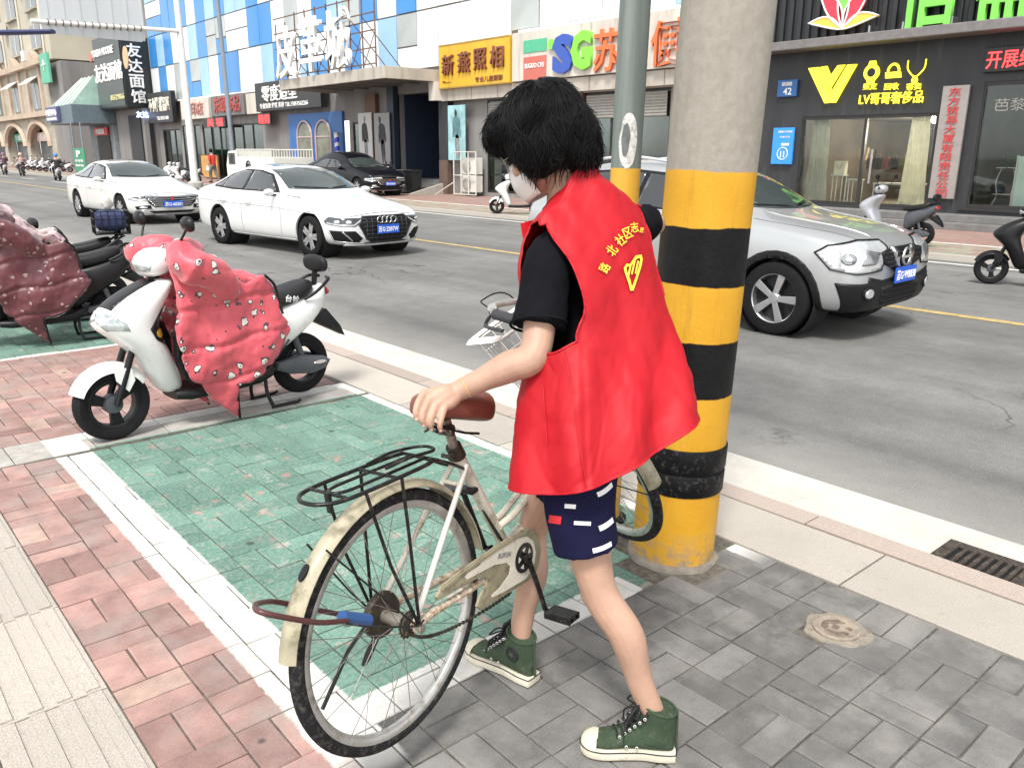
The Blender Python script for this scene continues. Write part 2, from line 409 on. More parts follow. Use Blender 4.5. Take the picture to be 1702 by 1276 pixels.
GRAN = granite_material('granite_kerb', (.46, .42, .365), (.34, .31, .27)); GRANP = granite_material('granite_pink', (.42, .34, .29), (.30, .25, .215)); GRANT = granite_material('granite_tactile', (.45, .41, .36), (.30, .265, .23), .85, .7)
CONCG = granite_material('gutter_concrete', (.58, .55, .49), (.48, .45, .40), .85, .25)
RED = (.325, .195, .17, 1); GREY = (.14, .135, .127, 1); TAN = (.33, .29, .25, 1)
# ------------------------------------------------------------------ the setting
def sheet(name, x0, x1, y0, y1, z, m, parent=None, cuts=0):
    bm = bmesh.new(); vs = [bm.verts.new((x, y, z)) for x, y in ((x0, y0), (x1, y0), (x1, y1), (x0, y1))]; bm.faces.new(vs)
    o = obj(name, bm, m, parent); 
    if parent is None: tag(o, kind='structure')
    return o
sheet('ground', -700, 700, -700, 900, -.32, mat('far_ground', (.16, .15, .14), .9))
road = sheet('road', 3.27, 14.1, -40, 160, -.08, ASPH)
YEL = mat('road_yellow', (.50, .36, .13), .7, var=.3, scale=9, dirt=(.17, .165, .15), dirt_amt=.5, bump=.3)
WHT = mat('road_white', (.70, .69, .66), .7, var=.2, scale=9, dirt=(.15, .145, .14), dirt_amt=.25, bump=.3)
def strip(name, x0, x1, y0, y1, z, m, par):
    bm = bmesh.new(); n = max(1, int((y1 - y0) / 2.0)); L = []
    for i in range(n + 1):
        y = y0 + (y1 - y0) * i / n; j = lambda: random.uniform(-.008, .008)
        L.append((bm.verts.new((x0 + j(), y, z)), bm.verts.new((x1 + j(), y, z))))
    for a, b in zip(L, L[1:]): bm.faces.new((a[0], a[1], b[1], b[0]))
    return obj(name, bm, m, par)
strip('centre_line', 9.13, 9.27, -35, 140, -.076, YEL, road)
strip('lane_edge_line', 13.62, 13.74, -35, 140, -.076, WHT, road)
for k in range(8): strip('lane_dash', 11.35, 11.45, 33 + k * 8, 37 + k * 8, -.076, WHT, road)
tag(sheet('gutter', 3.27, 3.80, -30, 120, -.074, CONCG))
def brick_mesh(lx, ly, h=.06, c=.004):
    bm = bmesh.new(); a, b = lx / 2, ly / 2
    lo = [bm.verts.new((x, y, -h)) for x, y in ((-a, -b), (a, -b), (a, b), (-a, b))]
    mi = [bm.verts.new((x, y, -c)) for x, y in ((-a, -b), (a, -b), (a, b), (-a, b))]
    tp = [bm.verts.new((x, y, 0)) for x, y in ((-a + c, -b + c), (a - c, -b + c), (a - c, b - c), (-a + c, b - c))]
    for A, B in ((lo, mi), (mi, tp)):
        for k in range(4): bm.faces.new((A[k], A[(k + 1) % 4], B[(k + 1) % 4], B[k]))
    bm.faces.new(tp); me = bpy.data.meshes.new('brick'); bm.to_mesh(me); bm.free(); me.materials.append(PAV); return me
MOD = .205
BX, BY = brick_mesh(.2, .0985), brick_mesh(.0985, .2)
BXh, BYh = brick_mesh(.0985, .0985), brick_mesh(.0985, .0985)
def put_brick(par, me, x, y, col, name='paver', j=1.0):
    o = bpy.data.objects.new(name, me); COL.objects.link(o); o.parent = par; o.color = col
    o.location = (x, y, random.uniform(-.0035, .0018) * j); o.rotation_euler = (random.gauss(0, .010) * j, random.gauss(0, .010) * j, random.gauss(0, .008) * j); return o
def basket(par, x0, x1, y0, y1, col, ok=None, cols=None, limit=300, rnd=.06):
    """basket-weave pavers; the ones nearest the camera are objects, the rest one joined part"""
    L = []; nx = int(round((x1 - x0) / MOD)); ny = int(round((y1 - y0) / MOD))
    for i in range(nx):
        for j in range(ny):
            cx, cy = x0 + (i + .5) * MOD, y0 + (j + .5) * MOD; h = MOD / 4
            if (i + j) % 2: L += [(BX, cx, cy - h), (BX, cx, cy + h)]
            else: L += [(BY, cx - h, cy), (BY, cx + h, cy)]
    L = [q for q in L if ok is None or ok(q[1], q[2])]
    L.sort(key=lambda q: (V((q[1], q[2], 0)) - EYE).length)
    rest = bmesh.new()
    for k, (me, x, y) in enumerate(L):
        c = cols(x, y) if cols else col
        kf = random.uniform(1 - rnd, 1 + rnd); c = tuple(q * kf for q in c[:3]) + (1,)
        if k < limit: put_brick(par, me, x, y, c)
        else:
            n0 = len(rest.verts); rest.from_mesh(me); rest.verts.ensure_lookup_table()
            for v in rest.verts[n0:]: v.co += V((x, y, random.uniform(-.002, .001)))
    if len(rest.verts): o = obj('paver_field', rest, PAV, par); o.color = col; tag(o, kind='stuff')
    else: rest.free()
BED = -.007
def zone(name, x0, x1, y0, y1):
    o = sheet(name, x0, x1, y0, y1, BED, SAND); return o
POLE = V((2.474, 1.858, 0))
def off_pole(x, y): return math.hypot(x - POLE.x, y - POLE.y) > .235
# grey pavers round the walker's feet
MH = G(1390, 1045)
grey = zone('grey_pavement', .885, 2.73, -1.6, 1.735)
basket(grey, .885, .885 + 9 * MOD, 1.735 - 13 * MOD, 1.735, GREY, lambda x, y: off_pole(x, y) and math.hypot(x - MH.x, y - MH.y) > .08, rnd=.05)
# painted green parking bay
bay = zone('parking_bay', .885, 2.73, 1.735, 4.65)
def baycol(x, y): return RED if random.random() < .7 else TAN
basket(bay, .885, .885 + 9 * MOD, 1.735, 1.735 + 14 * MOD, RED, off_pole, baycol, limit=300)
# red brick strip between the granite guide path and the bay
redz = zone('brick_pavement', .475, .885, -1.6, 4.65)
def redcol(x, y):
    r = random.random()
    return (.35, .215, .185, 1) if r < .25 else ((.28, .17, .15, 1) if r < .5 else ((.36, .25, .205, 1) if r < .56 else RED))
basket(redz, .475, .475 + 2 * MOD, -.5, -.5 + 25 * MOD, RED, None, redcol, rnd=.07)
# granite band that closes the bay, then red brick on to the next bay
band = zone('granite_band', .2, 2.73, 4.65, 4.98)
def slab(par, x, y, lx, ly, m, name='slab', z=0, rib=0, th=.08):
    key = ('slab', round(lx, 3), round(ly, 3), rib, m.name)
    if key not in MATS:
        bm = bmesh.new(); me0 = brick_mesh(lx, ly, th, .003); bm.from_mesh(me0)
        if rib:
            for k in range(rib):
                xx = -lx / 2 + lx * (k + .5) / rib
                box(bm, (xx, 0, .0028), (lx / rib * .5, ly - .012, .0056))
        me = bpy.data.meshes.new('slab'); bm.to_mesh(me); bm.free(); me.materials.append(m); MATS[key] = me
    o = bpy.data.objects.new(name, MATS[key]); COL.objects.link(o); o.parent = par
    o.location = (x, y, z + random.uniform(-.002, .001)); o.rotation_euler = (random.gauss(0, .002), random.gauss(0, .002), random.gauss(0, .001)); return o
MATS_G = PAV
x = .25
while x < 2.7:
    w = .395 if x < 2.3 else 2.725 - x
    for (yy, ly) in ((4.74, .175), (4.90, .14)):
        o = slab(band, x + w / 2, yy, w - .005, ly - .004, PAV); o.color = (.36, .34, .31, 1)
    x += w
farz = zone('brick_pavement', -.6, 2.73, 4.98, 7.16)
basket(farz, -.6, -.6 + 16 * MOD, 4.985, 4.985 + 10.6 * MOD, RED, lambda x, y: x < 2.66, redcol, limit=300, rnd=.08)
bay2 = zone('parking_bay', -.6, 2.73, 7.16, 11)
basket(bay2, -.2, -.2 + 14 * MOD, 7.16, 7.16 + 16 * MOD, RED, None, baycol, limit=200)
tail = zone('brick_pavement', -.6, 2.73, 11, 90); tail.data.materials[0] = mat('far_brick', (.30, .17, .14), .85, var=.3, scale=30)
# granite guide path for the blind: ribbed slabs
guide = zone('guide_path', -2.6, .475, -1.6, 4.98)
for i in range(7):
    for j in range(10):
        y0 = -.9 + j * .6 + (.2 if i % 2 else 0)
        if y0 > 4.8: continue
        slab(guide, .475 - .155 - i * .31, y0, .305, .594, GRANT, 'granite_slab', 0, 4 if i in (1, 2, 3) or i == 0 else 4)
sheet('pavement', -14, -.6, -14, 90, -.012, mat('plain_paving', (.30, .28, .26), .85, var=.25, scale=4)); sheet('pavement', -.6, 2.73, -14, -1.6, -.012, MATS['plain_paving'])
# kerb: wide granite stones, a narrow outer row, a dark joint between
kerb = sheet('kerb', 2.73, 3.27, -14, 90, -.02, SAND)
for k in range(34):
    y = -3.3 + k * 1.0
    slab(kerb, 2.925 + (.0), y + .08, .365, .992, GRAN, 'kerb_stone', 0, 0, .12)
    slab(kerb, 3.20, y + .45, .13, .992, GRANP, 'kerb_stone', -.004, 0, .12)
box_far = bmesh.new(); box(box_far, (2.93, 60, -.06), (.37, 58, .12)); box(box_far, (3.2, 60, -.06), (.13, 58, .12)); obj('kerb_run', box_far, GRAN, kerb)
# far side
fk = sheet('far_kerb', 14.1, 14.42, -40, 160, .0, GRAN)
bm = bmesh.new(); box(bm, (14.26, 60, -.1), (.32, 200, .196)); obj('kerb_face', bm, GRAN, fk)
t = NT('far_paving'); P, X, Y, Z = t.pos(); br = t.n('TexBrick'); br.inputs['Scale'].default_value = 1; br.inputs['Brick Width'].default_value = .2; br.inputs['Row Height'].default_value = .1; br.inputs['Mortar Size'].default_value = .004
t.l(P, br.inputs[0]); br.inputs['Color1'].default_value = (.31, .18, .145, 1); br.inputs['Color2'].default_value = (.25, .16, .135, 1); br.inputs['Mortar'].default_value = (.12, .10, .085, 1)
fcol = t.mix(t.map(t.noise(P, 1.1, 6, .7), .5, .7, 0, .6), br.outputs[0], (.33, .28, .24))
fcol = t.mix(t.math('MULTIPLY', t.map(t.noise(P, 2.6, 6, .7), .45, .55, 0, .8), t.band(X, 14.4, 16.05, .03)), fcol, (.27, .31, .22))   # green bays
fcol = t.mix(t.math('MULTIPLY', t.band(X, 16.05, 16.17, .01), t.map(t.noise(P, 8, 6), .62, .56)), fcol, (.72, .70, .66))
t.l(fcol, t.b.inputs['Base Color']); t.b.inputs['Roughness'].default_value = .85
sheet('far_pavement', 14.42, 70, -40, 170, .004, t.m)
# drain grate in the gutter
gc = (G(1560, 918) + G(1640, 950)) / 2
gr = thing('drain_grate', 'rusty brown cast iron drain grate set in the gutter', 'drain grate', (3.41, .88, -.07))
IRON = mat('grate_iron', (.075, .06, .05), .75, .5, var=.4, scale=25, dirt=(.20, .17, .13), dirt_amt=.4, bump=.3); HOLE = mat('drain_hole', (.006, .006, .006), .9)
obj('pit', bxm((0, 0, -.004), (.30, .58, .004)), HOLE, gr)
bm = bmesh.new()
for (c, s) in (((-.155, 0), (.05, .66)), ((.155, 0), (.05, .66)), ((0, .305), (.26, .05)), ((0, -.305), (.26, .05)), ((0, 0), (.26, .045))): box(bm, (*c, .006), (*s, .016), 0, .003)
obj('rim', bm, IRON, gr)
bar = bxm((0, 0, .006), (.268, .0165, .014), 0, .002); me = bpy.data.meshes.new('bar'); bar.to_mesh(me); bar.free(); me.materials.append(IRON)
for s in (-1, 1):
    for k in range(7):
        o = bpy.data.objects.new('bar', me); COL.objects.link(o); o.parent = gr; o.location = (0, s * (.040 + k * .0345), 0)
# worn concrete patch with a broken pipe cap
mh = thing('pipe_cap', 'broken round concrete cap sunk in the grey pavers', 'pipe cap', (MH.x, MH.y, 0))
CONC = mat('patch_concrete', (.26, .225, .18), .9, var=.3, scale=14, dirt=(.13, .105, .08), dirt_amt=.4, bump=.5, bscale=60)
bm = bmesh.new(); n = 28; pr = []
for k in range(n):
    a = 2 * pi * k / n; r = .105 * (1 + .22 * noise.noise((cos(a) * 1.7, sin(a) * 1.7, 3))); pr.append((r * cos(a), r * sin(a)))
prism(bm, pr, -.03, .001, 'XY', .004); obj('collar', bm, CONC, mh, smooth=40)
bm = bmesh.new(); lathe(bm, [(.078, -.01), (.078, .008), (.070, .011), (.062, .007)], 'Z', 28); obj('ring', bm, mat('cap_ring', (.27, .225, .175), .85, var=.3, scale=30, bump=.4), mh, smooth=40)
bm = bmesh.new(); lathe(bm, [(.060, .002), (.045, .009), (.02, .006), (.0, .010)], 'Z', 20)
for v in bm.verts: v.co.z += .006 * noise.noise(v.co * 40)
obj('plug', bm, mat('cap_plug', (.16, .12, .09), .9, var=.5, scale=40, bump=.6), mh, smooth=50)
# ------------------------------------------------------------------ the striped concrete pole and the slim pole
def pole_lean(base, px, py, r0):
    lo, hi = 0.0, 6.0                                       # lean so that the top crosses a photographed point
    return PD(px, py, 2.78)
top = PX(1211, 0, 2.474 + .085); top = V((2.474, 1.858, 0)) + (V((PD(1211, 4, 2.776))) - V((2.474, 1.858, 0)))
axis = (top - POLE).normalized()
def stripe_material():
    t = NT('pole_paint'); tc = t.n('TexCoord'); sp = t.n('SeparateXYZ'); t.l(tc.outputs['Object'], sp.inputs[0]); P = tc.outputs['Object']; Z = sp.outputs[2]
    zw = t.math('ADD', Z, t.math('MULTIPLY', t.math('SUBTRACT', t.noise(P, 9, 4), .5), .02))
    n2 = t.noise(P, 24, 7, .75); n1 = t.noise(P, 3, 5)
    conc = t.mix(t.map(t.noise(P, 30, 5), .35, .65), (.26, .238, .20), (.31, .285, .245)); 
    st = t.n('Mapping'); st.inputs['Scale'].default_value = (1, 1, .08); t.l(P, st.inputs[0])
    conc = t.mix(t.map(t.noise(st.outputs[0], 22, 5, .7), .52, .70, 0, .35), conc, (.21, .19, .16))
    yel = t.mix(t.map(n1, .35, .65), (.52, .265, .018), (.60, .32, .03)); yel = t.mix(t.map(t.noise(st.outputs[0], 30, 5, .7), .58, .74, 0, .5), yel, (.30, .17, .03))
    blk = t.mix(t.map(n2, .4, .7), (.0035, .0035, .004), (.008, .008, .008))
    m = None
    for a, b in ((1.101, 1.306), (.688, .897), (.300, .484)):
        q = t.band(zw, a, b, .002); m = q if m is None else t.math('MAXIMUM', m, q)
    c = t.mix(m, yel, blk); ch = t.math('MULTIPLY', t.map(t.noise(P, 42, 8, .8), .70, .73), t.map(n1, .45, .6))
    c = t.mix(ch, c, (.42, .37, .30)); c = t.mix(t.math('MULTIPLY', t.map(zw, .16, .02), t.map(n2, .42, .6)), c, (.24, .20, .15))
    c = t.mix(t.map(zw, 1.494, 1.500), c, conc); t.l(c, t.b.inputs['Base Color'])
    t.b.inputs['Specular IOR Level'].default_value = .2; t.l(t.map(zw, 1.494, 1.5, .5, .85), t.b.inputs['Roughness']); t.bump(t.math('ADD', t.noise(P, 60, 4), n2), .25, .006); return t.m
mx = (V((0, 0, 1)).rotation_difference(axis).to_matrix().to_4x4()); mx.translation = POLE
pt = thing('striped_pole', 'thick concrete pole with black and yellow warning bands beside the kerb', 'pole', matrix=mx)
bm = bmesh.new(); lathe(bm, [(.163 - .0022 * z, z) for z in [0, .1, .3, .5, .7, .9, 1.1, 1.3, 1.5, 2, 3, 5, 8]], 'Z', 48)
for v in bm.verts:
    if v.co.z < 1.6: f = 1 + .006 * noise.noise(v.co * 6); v.co.x *= f; v.co.y *= f
obj('shaft', bm, stripe_material(), pt, smooth=60)
RUB = mat('black_band', (.005, .005, .006), .5, spec=.2, var=.4, scale=20, dirt=(.07, .065, .06), dirt_amt=.3, bump=.3, bscale=30)
for za, zb, rr in ((.395, .487, .1665), (.30, .385, .1655)):
    bm = bmesh.new(); lathe(bm, [(rr, za), (rr + .003, za + .006), (rr + .003, zb - .006), (rr, zb)], 'Z', 48); obj('rubber_band', bm, RUB, pt, smooth=40)
bm = bmesh.new(); lathe(bm, [(.185, -.01), (.18, .006), (.168, .012), (.16, .014)], 'Z', 40)
for v in bm.verts: f = 1 + .07 * noise.noise(v.co * 9); v.co.x *= f; v.co.y *= f
obj('mortar_collar', bm, mat('collar_mortar', (.20, .175, .14), .95, var=.35, scale=14, bump=.4), pt, smooth=60)
def slim_material():
    t = NT('slim_pole_paint'); tc = t.n('TexCoord'); sp = t.n('SeparateXYZ'); t.l(tc.outputs['Object'], sp.inputs[0]); P = tc.outputs['Object']; Z = sp.outputs[2]
    st = t.n('Mapping'); st.inputs['Scale'].default_value = (1, 1, .06); t.l(P, st.inputs[0])
    g = t.mix(t.map(t.noise(st.outputs[0], 26, 5), .4, .65), (.115, .14, .125), (.175, .20, .18))
    g = t.mix(t.map(t.noise(P, 30, 7, .8), .66, .7), g, (.06, .06, .055))
    c = t.mix(t.map(Z, 1.497, 1.5), (.58, .32, .03), g); t.l(c, t.b.inputs['Base Color']); t.b.inputs['Roughness'].default_value = .55; t.bump(t.noise(P, 50, 4), .15); return t.m
sb = V((2.50, 2.25, 0)); stp = PD(1056, 2, 3.07); ax2 = (stp - sb).normalized(); m2 = V((0, 0, 1)).rotation_difference(ax2).to_matrix().to_4x4(); m2.translation = sb
sp = thing('slim_pole', 'slim grey-green steel pole with yellow foot behind the striped pole', 'pole', matrix=m2)
bm = bmesh.new(); lathe(bm, [(.060 - .0006 * z, z) for z in (0, .5, 1, 1.5, 2, 3, 4.5, 6)], 'Z', 28); tree = bvh(bm); obj('shaft', bm, slim_material(), sp, smooth=60)
# the torn sticker: white paper ring round a dark middle
cdir = (m2.inverted() @ EYE); ang = math.atan2(cdir.y, cdir.x); cd = V((cos(ang), sin(ang), 0)); sdv = V((-sin(ang), cos(ang), 0))
def blob(w, h, sd, n=26):
    return [(w * cos(2 * pi * k / n) * (1 + .22 * noise.noise((cos(2 * pi * k / n) * 1.5, sin(2 * pi * k / n) * 1.5, sd))), h * sin(2 * pi * k / n) * (1 + .15 * noise.noise((cos(2 * pi * k / n) * 2, sin(2 * pi * k / n) * 2, sd + 4)))) for k in range(n)]
obj('torn_sticker', patch(tree, blob(.034, .105, 1), .01, V((0, 0, 1.598)) + cd * .5 - sdv * -.004, sdv, (0, 0, 1), -cd, .0015, 0), mat('sticker_paper', (.62, .60, .57), .8, var=.3, scale=30, dirt=(.15, .15, .14), dirt_amt=.5), sp)
obj('glue_mark', patch(tree, blob(.016, .062, 2), .008, V((0, 0, 1.605)) + cd * .5 - sdv * .006, sdv, (0, 0, 1), -cd, .0028, 0), mat('glue_grey', (.13, .14, .135), .8, var=.3, scale=30), sp)
bm = bmesh.new(); lathe(bm, [(.09, 0), (.09, .012), (.062, .02)], 'Z', 20); obj('foot_plate', bm, MATS['black_band'], sp, smooth=40)
# ------------------------------------------------------------------ buildings across the road (fronts on the plane X = 20)
FX = 20.0
def fr(xl, yt, yb, xr, X0=FX):
    a, b, c = PX(xl, yt, X0), PX(xl, yb, X0), PX(xr, (yt + yb) / 2, X0); return (a.y + b.y) / 2, c.y, b.z, a.z      # Y left, Y right, z low, z high
DKGREY = mat('dark_cladding', (.035, .037, .040), .55, .2, var=.25, scale=2, dirt=(.07, .068, .065), dirt_amt=.3, streak=True)
FRAME = mat('dark_frame', (.045, .042, .04), .45, .5, var=.2); GREYW = mat('grey_render', (.22, .21, .20), .85, var=.25, scale=1.5, bump=.3, streak=True)
CREAM = mat('cream_board', (.58, .54, .47), .6, var=.18, scale=1.2, dirt=(.36, .32, .26), dirt_amt=.35, streak=True)
BEIGE = mat('beige_metal', (.44, .40, .34), .55, var=.2, scale=1.5, dirt=(.26, .22, .17), dirt_amt=.4, streak=True)
BLACK = mat('black_board', (.014, .015, .016), .4, var=.3, scale=3); INT = mat('shop_inside', (.13, .10, .075), .9, var=.4, scale=1.2); DARKIN = mat('deep_inside', (.025, .027, .03), .9, var=.3)
WHTL = mat('white_letter', (.80, .80, .78), .45, var=.05); STEEL = mat('steel', (.42, .42, .42), .35, .9, var=.15); WOODW = mat('brown_wood', (.14, .075, .04), .6, var=.35, scale=5)
LEDR = mat('red_led', (.9, .03, .03), .5, emit=2.2, var=.02); LEDY = mat('yellow_led', (.93, .80, .045), .5, emit=.55, var=.02); LEDB = mat('blue_led', (.45, .55, 1), .5, emit=1.6, var=.02)
def glass_mat(name, tint, a=.35, rough=.03):
    t = NT(name); g = t.n('BsdfGlossy'); g.inputs['Roughness'].default_value = rough; g.inputs[0].default_value = (.9, .95, .95, 1)
    tr = t.n('BsdfTransparent'); tr.inputs[0].default_value = (*tint, 1); f = t.n('Fresnel'); f.inputs[0].default_value = 1.5
    m = t.n('MixShader'); t.l(t.math('MAXIMUM', t.math('MULTIPLY', f.outputs[0], .9), a * .12), m.inputs[0]); t.l(tr.outputs[0], m.inputs[1]); t.l(g.outputs[0], m.inputs[2])
    t.t.links.new(m.outputs[0], t.t.nodes['Material Output'].inputs[0]); return t.m
GLASS = glass_mat('shop_glass', (.90, .93, .91))
def wbox(par, name, x0, x1, ya, yb, z0, z1, m, bev=0): return obj(name, bx2((x0, min(ya, yb), z0), (x1, max(ya, yb), z1), bev), m, par, True)
def lettering(par, s, yc, zc, w, h, x, m, depth=.05, off=.008, name='lettering', shear=0, spacing=1.0):
    bm = text_mesh(s, 1, depth, off, w, h, shear, spacing=spacing); xf(bm, FACE((x, yc, zc), (-1, 0, 0))); return obj(name, bm, m, par, True)
def sign(name, label, cat, rect, x0, x1, m, texts=(), border=None):
    ya, yb, z0, z1 = rect; t = thing(name, label, cat, (x1, (ya + yb) / 2, z0)); wbox(t, 'board', x0, x1, ya, yb, z0, z1, m, .015)
    if border:
        for q in ((ya, yb, z1 - .05, z1), (ya, yb, z0, z0 + .05)): wbox(t, 'trim', x0 - .012, x0 + .01, *q, border)
    for (s, u, v, w, h, mm, *k) in texts:        # u,v in 0..1 from the top left of the board
        d = k[0] if k else .05
        lettering(t, s, ya + (yb - ya) * u, z1 + (z0 - z1) * v, w, h, x0 - d / 2 - .004, mm, d, k[1] if len(k) > 1 else .008)
    return t
def shop(par, ya, yb, z0, z1, depth=3.0, inside=INT, mull=1, frame=FRAME, glass=GLASS, rail=None):
    """a glazed opening: lined recess, frame bars, panes"""
    Y0, Y1 = min(ya, yb), max(ya, yb); X0 = FX
    bm = bmesh.new()
    v = [bm.verts.new((x, y, z)) for x in (X0 + .3, X0 + depth) for y, z in ((Y0, z0), (Y1, z0), (Y1, z1), (Y0, z1))]
    bm.faces.new(v[4:8]); 
    for k in range(4): bm.faces.new((v[k], v[(k + 1) % 4], v[4 + (k + 1) % 4], v[4 + k]))
    bmesh.ops.recalc_face_normals(bm, faces=bm.faces); obj('shop_interior', bm, inside, par, True)
    for a, b in ((z0, z0 + .08), (z1 - .08, z1)): wbox(par, 'frame_bar', X0 + .02, X0 + .1, Y0, Y1, a, b, frame)
    for k in range(mull + 2):
        y = Y0 + (Y1 - Y0) * k / (mull + 1); wbox(par, 'mullion', X0 + .016, X0 + .104, y - .035, y + .035, z0, z1, frame)
    for k in range(mull + 1):
        a = Y0 + (Y1 - Y0) * k / (mull + 1) + .036; b = Y0 + (Y1 - Y0) * (k + 1) / (mull + 1) - .036; wbox(par, 'pane', X0 + .055, X0 + .063, a, b, z0 + .081, z1 - .081, glass)
def wall_with(par, ya, yb, z0, z1, holes, m, x0=FX, th=.3, name='wall'):
    """a wall panel in the facade plane with rectangular openings, made of butted pieces"""
    Y0, Y1 = min(ya, yb), max(ya, yb); hs = sorted([(max(Y0, min(a, b)), min(Y1, max(a, b)), c, d) for a, b, c, d in holes]); bm = bmesh.new(); y = Y0
    for (a, b, c, d) in hs:
        if a > y: bx2((x0, y, z0), (x0 + th, a, z1), 0, bm)
        if c > z0: bx2((x0, a, z0), (x0 + th, b, c), 0, bm)
        if d < z1: bx2((x0, a, d), (x0 + th, b, z1), 0, bm)
        y = b
    if y < Y1: bx2((x0, y, z0), (x0 + th, Y1, z1), 0, bm)
    return obj(name, bm, m, par, True)
# ---------------------------------------------------------------- right: the dark trading building
tb_ = thing('trading_building', 'dark grey clad shop building at the right with green lettering on top', 'building', (FX, 6, 0))
V1 = fr(1327, 196, 345, 1548); V1 = (V1[0], V1[1], .36, 2.5); S2 = (7.55, 3.4, .44, 3.1)
wall_with(tb_, 13.2, -8, .30, 4.08, [V1, S2], DKGREY)
for k, (xa, za) in enumerate(((19.05, .15), (19.4, .30))): wbox(tb_, 'step', xa, FX + 3.2, 13.1, -8, za - .15, za, mat('step_stone', (.16, .155, .15), .7, var=.25, scale=4), .01)
wbox(tb_, 'ledge', 19.35, FX + .2, 13.25, -8, 4.06, 4.27, mat('ledge_grey', (.20, .185, .18), .5, .3, var=.2), .02)
wbox(tb_, 'upper_wall', FX - .02, FX + .4, 13.2, -8, 4.271, 11, DKGREY)
RIB = mat('ribbed_cladding', (.03, .033, .036), .45, .4, var=.2, streak=True)
bm = bxm((0, 0, 0), (.10, .12, 3.6), 0, .02); me = bpy.data.meshes.new('rib'); bm.to_mesh(me); bm.free(); me.materials.append(RIB)
for k in range(44):
    o = bpy.data.objects.new('cladding_rib', me); COL.objects.link(o); o.parent = tb_; o.matrix_parent_inverse = wm(tb_).inverted(); o.location = (FX - .07, 13.05 - k * .24, 6.1)
shop(tb_, *V1, 5.0, INT, 1); shop(tb_, *S2, 5.0, mat('pale_inside', (.20, .18, .14), .9, var=.3, scale=.8), 1)
wbox(tb_, 'sill', FX - .06, FX + .12, 7.7, 3.3, .38, .44, FRAME)
# the V shop: what shows through the glass
CURT = mat('cream_curtain', (.80, .78, .68), .9, var=.15, scale=6)
def curtain(label, y, w0, w1, z0, z1):
    bm = bmesh.new(); n = 40; rings = []
    for j, z in enumerate([z0 + (z1 - z0) * q / 10 for q in range(11)]):
        w = w0 + (w1 - w0) * (j / 10); rings.append([bm.verts.new((FX + .35 + .045 * sin(k * 1.25) + .01 * sin(k * .7 + j), y + w * (k / n - .5) + (w1 - w) * .0, z)) for k in range(n + 1)])
    for A, B in zip(rings, rings[1:]):
        for k in range(n): bm.faces.new((A[k], A[k + 1], B[k + 1], B[k]))
    bmesh.ops.solidify(bm, geom=bm.faces, thickness=.006); tag(obj('curtain', bm, CURT, smooth=180), label, 'curtain')
curtain('cream curtain hanging at the left of the luxury shop window', 11.45, .62, .42, .40, 2.45); curtain('cream curtain hanging at the right of the luxury shop door', 8.95, .62, .40, .40, 2.45)
sg = thing('shelf_unit', 'white backed display shelf at the back of the luxury shop', 'shelf', (FX + 3.6, 9.2, .36))
wbox(sg, 'back_panel', FX + 3.7, FX + 3.76, 9.9, 8.0, .4, 2.4, mat('lit_white', (.66, .72, .84), .6, emit=.10, var=.08))
for z in (.9, 1.5, 2.05): wbox(sg, 'shelf', FX + 3.35, FX + 3.69, 9.9, 8.0, z, z + .05, FRAME)
for y in (9.88, 9.2, 8.55): wbox(sg, 'upright', FX + 3.34, FX + 3.69, y - .03, y + .03, .4, 2.4, FRAME)
ds = thing('display_table', 'white framed display table behind the shop door glass', 'table', (FX + 1.2, 9.5, .36)); WHF = mat('white_frame', (.60, .58, .52), .5)
wbox(ds, 'top', FX + .9, FX + 1.4, 10.2, 9.0, .86, .90, WHF)
for y in (10.17, 9.03):
    for x in (.92, 1.38): wbox(ds, 'leg', FX + x - .015, FX + x + .015, y - .015, y + .015, .30, .86, WHF)
for k, (y, h, lb) in enumerate(((11.0, 1.05, 'thin white stand with a cream gift bag in the shop window'), (10.55, .95, 'low white display stand nearest the door post'))):
    ds = thing('display_stand', lb, 'stand', (FX + .7, y, .36))
    for s in (-.13, .13):
        for q in (-.1, .1): wbox(ds, 'leg', FX + .7 + q - .01, FX + .7 + q + .01, y + s - .01, y + s + .01, .30, h, WHF)
    wbox(ds, 'top', FX + .56, FX + .84, y - .16, y + .16, h, h + .03, WHF)
gb = thing('gift_bag', 'cream paper gift bag with rope handles on the window stand', 'bag', (FX + .7, 11.0, 1.08)); wbox(gb, 'bag_body', FX + .62, FX + .78, 11.15, 10.85, 1.081, 1.42, mat('cream_paper', (.66, .60, .46), .8), .01)
obj('handle', tb([(FX + .61, 11.0 + .07 * cos(a), 1.36 - .13 * sin(a)) for a in [pi * q / 8 for q in range(9)]], .006, 5), WOODW, gb, True)
hb = thing('handbag', 'tan handbag hanging in the dark shop window', 'bag', (FX + .9, 10.55, 1.45)); bm = bmesh.new(); prism(bm, [(10.41, 1.75), (10.69, 1.75), (10.64, 1.45), (10.46, 1.45)], FX + .85, FX + .97, 'YZ', .01); obj('bag_body', bm, mat('tan_leather', (.42, .25, .11), .5), hb, True)
obj('handle', tb([(FX + .91, 10.55 + .09 * cos(a), 1.75 + .16 * sin(a)) for a in [pi * q / 8 for q in range(9)]], .008, 5), WOODW, hb, True)
